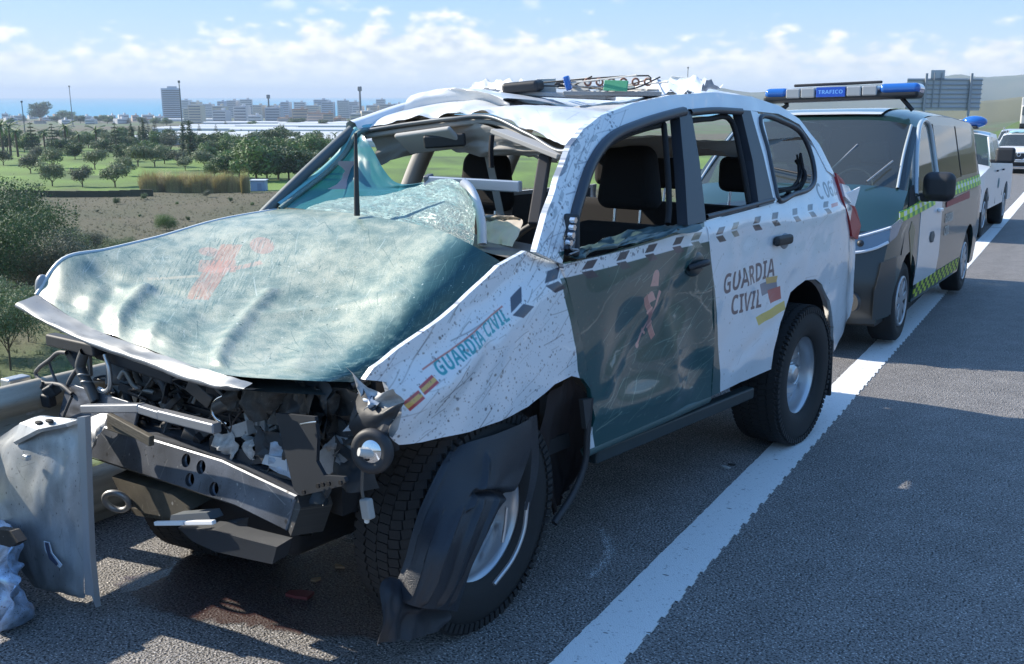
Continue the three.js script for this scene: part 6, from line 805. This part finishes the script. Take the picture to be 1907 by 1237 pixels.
{
  const pk = thing('police_pickup', 'white police pickup with blue roof beacon and big black mirror behind the van', 'pickup');
  onRoad(pk, -2.2, -18.4, -2 * Math.PI / 180);
  const S = { sx: (y, z) => { let b = .93; if (y > 1.1) b -= (y - 1.1) * .3; if (z > .3) b -= (z - .3) ** 2 * .2; return b; }, R: .385, W: .255, rim: .22, ar: .45, axles: [0, -3.15], sill: .46, holes: [[[-.5, 1.24], [-1.35, 1.24], [-1.35, 1.66], [-1.08, 1.66]], [[-1.42, 1.24], [-2.3, 1.24], [-2.2, 1.64], [-1.42, 1.66]]], cabin: [-.5, 1.2, -1.35], wheel: 'five', rimMat: silver, sideMat: whitePaint, ed: .05,
    profile: [{ z: .85, y: .46, bow: .12, n: 'front_bumper', m: whitePaint, ed: 0 }, { z: .92, y: .72, bow: .12, ed: 0, n: 'grille', m: blackPlastic }, { z: .86, y: 1.05, bow: .12, ed: .02, n: 'bonnet', m: whitePaint }, { z: .5, y: 1.15, bow: .05 }, { z: -.35, y: 1.22, bow: .05, n: 'windscreen', m: paneGlass }, { z: -1.05, y: 1.72, bow: .06, n: 'roof', m: whitePaint }, { z: -1.5, y: 1.78 }, { z: -2.3, y: 1.76, n: 'rear_screen', m: paneGlass }, { z: -2.5, y: 1.25, n: 'bed_cover', m: blackPlastic }, { z: -4.1, y: 1.25, n: 'tailgate', m: whitePaint }, { z: -4.2, y: .5, ed: 0 }] };
  carBody(pk, S);
  for (const side of [1, -1]) { S.over('door_window', [[-.5, 1.24], [-1.35, 1.24], [-1.35, 1.66], [-1.08, 1.66]], paneGlass, .002, { side }); S.over('door_window', [[-1.42, 1.24], [-2.3, 1.24], [-2.2, 1.64], [-1.42, 1.66]], tintGlass, .002, { side }); }
  S.seam([[-1.38, .5], [-1.38, 1.2]]); S.seam([[-.35, .6], [-.35, 1.18]]); S.seam([[-2.4, .6], [-2.4, 1.2]]);
  for (const z of [-1.2, -2.15]) part('handle', rbox(.03, .03, .15, .95, 1.08, z, .01), blackPlastic, pk);
  for (const s of [1, -1]) { const m = part('mirror', rbox(.30, .26, .14, s * 1.10, 1.36, -.55, .05), blackPlastic, pk); part('mirror_arm', rbox(.16, .06, .08, s * .95, 1.26, -.55, .02), blackPlastic, m); part('headlight', plate([[s * .9, 1.06, .5], [s * .86, 1.05, .72], [s * .6, 1.0, .82], [s * .62, .86, .86], [s * .86, .84, .76]], [0, 0, -.03], 'z'), phy(.4, .43, .46, .1), pk); }
  part('beacon', tr(new THREE.SphereGeometry(.17, 20, 14).scale(1.25, .62, .9), .48, 1.92, -1.3), lensBlue, pk); { const b = pk.children[pk.children.length - 1]; part('beacon_base', rbox(1.1, .05, .3, 0, 1.82, -1.3, .02), blackPlastic, b); part('beacon_body', rbox(.5, .12, .26, .05, 1.9, -1.3, .04), std(.6, .62, .64, .4), b); }
  part('door_badge', tr(cyl(.09, .09, .004, 20), S.sx(.85, -1.7) + .006, .85, -1.7, 0, 0, Math.PI / 2), std(.1, .25, .28, .5), pk);
}
function crossover(label, mat, x, z, yaw, group, roofLoad) {
  const c = thing('crossover_car', label, 'car', group); onRoad(c, x, z, yaw);
  const S = { sx: (y, z) => { let b = .91; if (y > 1.0) b -= (y - 1.0) * .28; if (z > .2) b -= (z - .2) ** 2 * .3; if (z < -3) b -= (z + 3) ** 2 * .2; return b; }, R: .345, W: .225, rim: .22, ar: .40, axles: [0, -2.7], sill: .32, holes: [[[-.45, 1.08], [-1.4, 1.08], [-1.4, 1.48], [-1.0, 1.46]], [[-1.45, 1.08], [-3.2, 1.12], [-2.9, 1.44], [-1.45, 1.48]]], cabin: [-.4, 1.04, -1.3], wheel: 'five', rimMat: silver, sideMat: mat, ed: .05,
    profile: [{ z: .80, y: .24, bow: .22, n: 'front_bumper', m: blackPlastic, ed: 0 }, { z: .90, y: .36, bow: .26, ed: 0, n: 'bumper_skin', m: mat }, { z: .91, y: .55, bow: .26, ed: 0 }, { z: .86, y: .86, bow: .24, ed: .02, n: 'bonnet', m: mat }, { z: .5, y: 1.0, bow: .14 }, { z: -.25, y: 1.07, bow: .1, n: 'windscreen', m: paneGlass }, { z: -1.0, y: 1.54, bow: .08, n: 'roof', m: mat, ed: .07 }, { z: -1.6, y: 1.64, ed: .07 }, { z: -2.8, y: 1.60, ed: .07 }, { z: -3.4, y: 1.5, ed: .07, n: 'tailgate', m: mat }, { z: -3.75, y: 1.0, bow: -.05 }, { z: -3.75, y: .35, bow: -.05, ed: 0 }] };
  const G = carBody(c, S);
  for (const side of [1, -1]) { S.over('door_window', [[-.45, 1.08], [-1.4, 1.08], [-1.4, 1.48], [-1.0, 1.46]], paneGlass, .002, { side }); S.over('door_window', [[-1.45, 1.08], [-3.2, 1.12], [-2.9, 1.44], [-1.45, 1.48]], tintGlass, .002, { side }); }
  const gr = part('grille', plate([[-.34, .80, .90], [.34, .80, .90], [.22, .52, .94], [-.22, .52, .94]], [0, 0, -.03], 'z'), std(.012, .012, .014, .4), c); part('grille_v', tube([[-.30, .82, .92], [-.18, .56, .96], [.18, .56, .96], [.30, .82, .92]], .022, 24, 6), chrome, gr); part('badge', tr(new THREE.TorusGeometry(.065, .014, 8, 24), 0, .74, .94), chrome, gr);
  for (const s of [1, -1]) { const h = part('headlight', plate([[s * .36, .80, .88], [s * .40, .70, .90], [s * .74, .76, .74], [s * .84, .88, .50], [s * .70, .88, .66]], [0, 0, -.04], 'z'), phy(.5, .54, .58, .08, { clearcoat: 1 }), c); part('fog_recess', plate([[s * .48, .46, .86], [s * .74, .50, .74], [s * .72, .38, .74], [s * .50, .36, .84]], [0, 0, -.03], 'z'), blackPlastic, c); const m = part('mirror', rbox(.2, .15, .12, s * 1.0, 1.08, -.4, .05), mat, c); part('mirror_arm', rbox(.1, .04, .06, s * .9, 1.03, -.4, .015), blackPlastic, m); part('roof_rail', tube([[s * .66, 1.55, -1.1], [s * .66, 1.68, -1.4], [s * .66, 1.67, -2.6], [s * .64, 1.56, -3.1]], .018, 24, 6), greyMetal, c); }
  part('lower_grille', plate([[-.45, .46, .93], [.45, .46, .93], [.38, .34, .92], [-.38, .34, .92]], [0, 0, -.03], 'z'), std(.012, .012, .014, .5), c); part('number_plate', rbox(.52, .11, .02, 0, .50, .945, .004), std(.7, .7, .68, .5), c); part('skid_strip', rbox(.9, .04, .05, 0, .27, .86, .01), std(.5, .5, .52, .4, .4), c);
  if (roofLoad) part('roof_cover', net([[-1.15, 1.62], [-1.3, 1.70], [-2.4, 1.70], [-2.7, 1.63]].map(([z, y]) => [-.55, -.3, 0, .3, .55].map(x => [x, y - .03 * (Math.abs(x) > .5 ? 1 : 0), z])), 20, 16, p => { p[1] += fbm(p[0] * 6, p[2] * 5, 3, 3) * .05; }), std(.30, .52, .58, .5), c);
  return c;
}
crossover('white crossover with a teal cover on its roof facing along the road', whitePaint, -2.1, -46, 0, null, true);
crossover('silver car standing behind the white crossover', phy(.42, .43, .45, .35, { clearcoat: .8 }), -2.9, -58, .03);
crossover('dark blue car far down the queue', phy(.03, .05, .10, .35, { clearcoat: .8 }), .9, -66, -.02);
crossover('white car far down the queue beside the dark blue car', whitePaint, -1.6, -72, .02);
{ // box lorry in the distance
  const t = thing('lorry', 'white box lorry standing far behind the pickup', 'lorry'); onRoad(t, -4.2, -110, 0);
  part('box_body', rbox(2.4, 2.4, 6, 0, 2.1, -4, .06), std(.6, .6, .6, .6), t); part('cab', rbox(2.2, 2.0, 1.8, 0, 1.5, 0, .18), std(.5, .5, .5, .5), t); part('windscreen', rbox(2.0, .8, .04, 0, 1.95, .90, .05), phy(.12, .15, .17, .05), t); part('bumper', rbox(2.2, .35, .2, 0, .6, .92, .05), blackPlastic, t); for (const [x, z] of [[1, 0], [-1, 0], [1, -5.4], [-1, -5.4]]) wheel(t, x, .45, z, { R: .45, W: .28, rim: .26, style: 'five', tread: false, flip: Math.sign(x) });
}
console.log('vehicles done');

// ---------- barrier, torn pieces, debris ----------
const galv = std(1, 1, 1, .42, .55, { map: grimeTex('176,180,182', 22, 700, '96,98,100', .22) }), galvOld = std(1, 1, 1, .7, .1, { map: grimeTex('178,172,158', 23, 700, '110,104,94', .2) });
{ // guard rail: round-shouldered beam on posts with a low rider rail
  const N = 20, seg = 4.0, z0 = 4;
  const wave = [[0, -.155], [.02, -.15], [.05, -.12], [.075, -.085], [.05, -.045], [.012, -.01], [.012, .01], [.05, .045], [.075, .085], [.05, .12], [.02, .15], [0, .155]];
  for (let k = 0; k < N; k++) {
    const g = thing('guard_rail', 'galvanised guard rail section on posts along the shoulder edge', 'guard rail', 'guard rail sections'); onRoad(g, -3.52, z0 - k * seg, 0);
    const rows = [0, -seg * .5, -seg + .01].map(z => wave.map(([x, y]) => [x, 0.545 + y * .85, z])); part('beam', net(rows, 33, 3), galvOld, g);
    for (const z of [-.4, -2.4]) { const p = part('post', [rbox(.06, .95, .10, -.10, .2, z, .01)], galv, g); part('spacer', rbox(.09, .2, .09, -.035, .545, z, .01), galv, p); }
    part('rider_rail', net([0, -seg + .01].map(z => [[.0, .02, z], [.05, .06, z], [.06, .12, z], [.05, .2, z], [.0, .24, z]]), 12, 2), galvOld, g);
  }
}
{ // kerb strip under the rail
  const g = box(.5, .12, 90, -3.75, -.02, -38); g.applyMatrix4(RM); solo('verge_kerb', g, std(.38, .35, .30, .9), 'pale concrete strip under the guard rail', null, null, 'structure');
}
{ // torn sheet of barrier caught on the front of the car
  const sheet = thing('torn_metal_sheet', 'bent galvanised metal sheet with a folded edge caught on the wreck\'s front', 'metal sheet'); sheet.position.copy(suv.position); sheet.quaternion.copy(suv.quaternion);
  part('panel', net([
    [[-0.714,0.55,3.508],[-0.572,0.628,3.504],[-0.421,0.686,3.498],[-0.312,0.693,3.485],[-0.215,0.703,3.466]],
    [[-0.731,0.482,3.533],[-0.565,0.536,3.542],[-0.394,0.577,3.53],[-0.285,0.599,3.507],[-0.21,0.613,3.474]],
    [[-0.728,0.323,3.552],[-0.557,0.377,3.56],[-0.385,0.425,3.548],[-0.288,0.448,3.518],[-0.207,0.465,3.483]],
    [[-0.67,0.214,3.554],[-0.522,0.235,3.559],[-0.389,0.26,3.549],[-0.3,0.273,3.522],[-0.219,0.286,3.487]],
    [[-0.562,0.082,3.541],[-0.476,0.085,3.545],[-0.397,0.091,3.541],[-0.316,0.094,3.516],[-0.229,0.099,3.49]],
    [[-0.532,0.038,3.532],[-0.469,0.043,3.533],[-0.402,0.046,3.523],[-0.332,0.049,3.501],[-0.239,0.061,3.483]]], 30, 40, (p, u, v) => { p[2] += fbm(u * 3, v * 3, 2, 3) * .025; }), galv, sheet);
  part('folded_edge', plate([[-0.194,0.72,3.489],[-0.161,0.727,3.479],[-0.173,0.495,3.483],[-0.184,0.225,3.486],[-0.179,0.073,3.485],[-0.177,0.045,3.484],[-0.192,0.086,3.488],[-0.219,0.085,3.497],[-0.202,0.415,3.492]], [0, 0, -.02], 'z'), std(.42, .44, .46, .4, .5), sheet);
  part('top_flange', plate([[-0.554,0.636,3.509],[-0.421,0.686,3.498],[-0.336,0.689,3.473],[-0.232,0.7,3.461],[-0.223,0.699,3.518],[-0.336,0.666,3.553],[-0.525,0.581,3.55]], [0, -.012, -.01], 'y'), galv, sheet);
  { const f = sheet.children[2]; [[-0.373,0.677,3.529],[-0.327,0.689,3.515]].forEach(p => part('bolt_slot', tr(new THREE.SphereGeometry(.014, 10, 8).scale(1.5, .5, .8), ...p), std(.02, .02, .02, .8), f)); }
  part('tear', plate([[-0.356,0.263,3.554],[-0.333,0.263,3.547],[-0.323,0.225,3.544],[-0.286,0.188,3.532],[-0.297,0.175,3.535],[-0.331,0.196,3.546],[-0.355,0.231,3.553]], [0, 0, .002], 'z'), std(.6, .66, .74, .5), sheet); { const t = sheet.children[3]; part('tear_gap', plate([[-0.346,0.262,3.555],[-0.332,0.261,3.551],[-0.326,0.226,3.55],[-0.298,0.192,3.541],[-0.303,0.183,3.543],[-0.333,0.205,3.552],[-0.343,0.239,3.555]], [0, 0, .002], 'z'), std(.05, .06, .1, .7), t); }
  part('rivet', rbox(.03, .02, .02, ...[-0.405,0.556,3.564], .006), galv, sheet);
}
{ // crumpled painted piece beside it
  const c = thing('crumpled_body_piece', 'crumpled dirty pale blue body panel lying beside the metal sheet', 'car part'); c.position.copy(suv.position); c.quaternion.copy(suv.quaternion);
  part('skin', net([[[-0.92,0.214,3.56],[-0.611,0.275,3.6],[-0.462,0.303,3.62],[-0.457,0.266,3.6]], [[-0.907,0.058,3.6],[-0.451,0.216,3.68],[-0.317,0.255,3.68],[-0.384,0.195,3.62]], [[-0.896,-0.106,3.62],[-0.39,0.093,3.72],[-0.23,0.163,3.72],[-0.33,0.101,3.64]], [[-0.888,-0.28,3.62],[-0.498,-0.129,3.68],[-0.347,-0.036,3.68],[-0.348,-0.004,3.64]]], 40, 40, (p, u, v) => { p[2] += fbm(u * 2.5, v * 2.5, 4, 3) * .10 + creaseL(u, v, .1, .2, .8, .7, .03, .06) + creaseL(u, v, .2, .9, .9, .4, -.03, .05); p[0] += fbm(u * 3, v * 3, 8, 2) * .03; p[1] = Math.max(.01, p[1]); }), phy(1, 1, 1, .45, { map: grimeTex('142,164,190', 41, 1600, '24,32,52', .7) }), c);
  part('bracket', plate([[-0.476,0.31,3.66],[-0.359,0.332,3.66],[-0.313,0.306,3.66],[-0.37,0.271,3.66],[-0.487,0.254,3.66]], [0, 0, -.03], 'z'), dirtMetal, c);
}
function chip(u, label, mat, [x, , z], s, yaw = 0, cat = 'debris') { const R = rng(u + 5), pts = []; for (let k = 0; k < 7; k++) { const a = k / 7 * 6.28, r = s * (.5 + R() * .5); pts.push([Math.cos(a) * r, 0, Math.sin(a) * r * .55]); } const m = solo('debris_fragment', plate(pts, [0, s * .12 + .004, 0], 'y'), mat, label, cat); onRoad(m, x, z, yaw, .002); return m; }
const orangeM = std(.45, .26, .14, .6), redM = std(.20, .04, .04, .5), whiteM = std(.6, .6, .58, .6);
chip(1, 'small tan plastic fragment on the wet patch by the front wheel', orangeM, [-2.32,0,-2.805], .035); chip(2, 'tan plastic chip lying nearer the bumper lip on the wet patch', orangeM, [-2.321,0,-2.674], .03, .7);
chip(3, 'flat dark red lamp fragment on the wet asphalt', redM, [-2.285,0,-2.543], .07, .3); chip(4, 'white plastic fragment under the sill of the wreck', whiteM, [-1.921,0,-5.4], .05, .4); chip(5, 'thin white strip on the asphalt under the green door', whiteM, [-2,0,-4.867], .06, 0); chip(6, 'grey stone chip on the asphalt beside the white line', std(.35, .35, .34, .8), [-1.391,0,-4.729], .03); chip(7, 'dark chip on the asphalt beside the white line', std(.03, .03, .03, .8), [-1.375,0,-4.787], .025);
{ // fluid spilled round the front of the wreck
  const c = [-2.4,0,-2.585], g = new THREE.PlaneGeometry(1.7, 1.3, 1, 1); g.rotateX(-Math.PI / 2);
  const uvp = g.attributes.position, uv = g.attributes.uv, u1 = new Float32Array(uvp.count * 2); for (let i = 0; i < uvp.count; i++) { u1[2 * i] = uv.getX(i); u1[2 * i + 1] = uv.getY(i); }
  const shape = canvas(512, 512, (x, w, h) => { const im = x.createImageData(w, h); for (let j = 0; j < h; j++) for (let i = 0; i < w; i++) { const a = (i / w - .5) * 2, b = (j / h - .5) * 2, d = Math.hypot(a, b), k = smooth(.05, -.05, d - .62 - fbm(a * 1.8, b * 1.8, 3, 5) * .7 - fbm(a * 14, b * 14, 6, 3) * .22), q = (j * w + i) * 4; im.data[q] = 84; im.data[q + 1] = 58; im.data[q + 2] = 54; im.data[q + 3] = 135 * k; } x.putImageData(im, 0, 0); });
  const m = solo('spilled_fluid', g, new THREE.MeshPhysicalMaterial({ map: shape, transparent: true, roughness: .16, bumpMap: asphaltBump, bumpScale: .004, clearcoat: .6, side: THREE.DoubleSide }), 'dark wet spill of fluid on the asphalt before the front wheel', 'spill'); onRoad(m, c[0], c[2], .3, .005);
}
{ // pale scuff on the asphalt beside the front wheel
  const c = [-1.51,0,-3.453], g = new THREE.PlaneGeometry(.16, .5); g.rotateX(-Math.PI / 2);
  const t = canvas(128, 256, (x, w, h) => { const R = rng(15); x.clearRect(0, 0, w, h); for (let i = 0; i < 900; i++) { const s = R(), a = w * (.3 + .4 * Math.sin(s * 3.1)) + (R() + R() - 1) * 26, b = s * h; x.fillStyle = `rgba(206,208,208,${.2 + R() * .6})`; x.fillRect(a, b, 1 + R() * 2, 1 + R() * 4); } });
  const m = solo('scuff_mark', g, new THREE.MeshStandardMaterial({ map: t, transparent: true, roughness: .8, side: THREE.DoubleSide }), 'faint white scuff mark on the asphalt beside the torn front wheel', 'road mark'); onRoad(m, c[0], c[2], .35, .005);
}
{ // wreck of the roof light bar lying on the roof
  const w = thing('wrecked_light_bar', 'smashed roof light bar with bare circuit boards on the crushed roof', 'light bar'); w.position.copy(suv.position); w.quaternion.copy(suv.quaternion);
  const board = std(.62, .62, .58, .5), R = rng(66), gm = std(.05, .28, .16, .5), cop = std(.25, .12, .09, .5);
  part('tray', [bar([-.45, 1.86, 1.02], [.18, 1.83, .86], .16, .025)], greyMetal, w); part('tray', [bar([.0, 1.845, 1.0], [.52, 1.845, .72], .16, .02)], std(.25, .26, .27, .5, .3), w);
  for (let k = 0; k < 7; k++) { const t = k / 6; part('circuit_board', rbox(.10, .05 + R() * .03, .012, lerp(-.5, .5, t), 1.885 + (R() - .5) * .02, lerp(1.03, .74, t) + (R() - .5) * .06, .004, (R() - .5) * .6, (R() - .5) * .8, (R() - .5) * .5), board, w); }
  for (let k = 0; k < 6; k++) part('lamp_coil', tr(new THREE.TorusGeometry(.016, .005, 6, 14), .12 + k * .055, 1.90, .98 - k * .02, .2, .3, 0), cop, w);
  part('green_board', rbox(.12, .05, .012, .28, 1.88, .98, .004, -.2, .2), gm, w); part('blue_lens_shard', rbox(.03, .07, .03, .03, 1.895, 1.02, .008, .2, .3, .2), lensBlue, w);
  for (let k = 0; k < 7; k++) part('loose_wire', tube([0, 1, 2, 3, 4].map(i => [lerp(-.4, .55, R()), 1.86 + R() * .07, .7 + R() * .35]), .004, 30, 5), k % 2 ? std(.5, .5, .48, .6) : blackPlastic, w);
  part('black_housing', rbox(.2, .055, .1, -.22, 1.88, 1.05, .02, .1, .2, .05), blackPlastic, w); part('torn_foil', net([[0, 1, 2, 3].map(i => [-.55 + i * .12, 1.86, 1.08]), [0, 1, 2, 3].map(i => [-.55 + i * .12, 1.91, 1.02]), [0, 1, 2, 3].map(i => [-.55 + i * .12, 1.87, .92])], 16, 12, (p, u, v) => { p[1] += fbm(u * 6, v * 6, 3, 3) * .06; }), std(.7, .71, .72, .35), w);
  part('torn_foil', net([[0, 1, 2, 3].map(i => [.3 + i * .12, 1.85, .85]), [0, 1, 2, 3].map(i => [.3 + i * .12, 1.91, .8]), [0, 1, 2, 3].map(i => [.32 + i * .12, 1.87, .66])], 16, 12, (p, u, v) => { p[1] += fbm(u * 6, v * 6, 5, 3) * .07; }), std(.66, .72, .8, .3), w);
}
console.log('props done');

scene.fog = new THREE.FogExp2(new THREE.Color(.70, .83, 1.0), .00014);
renderer.render(scene, camera);
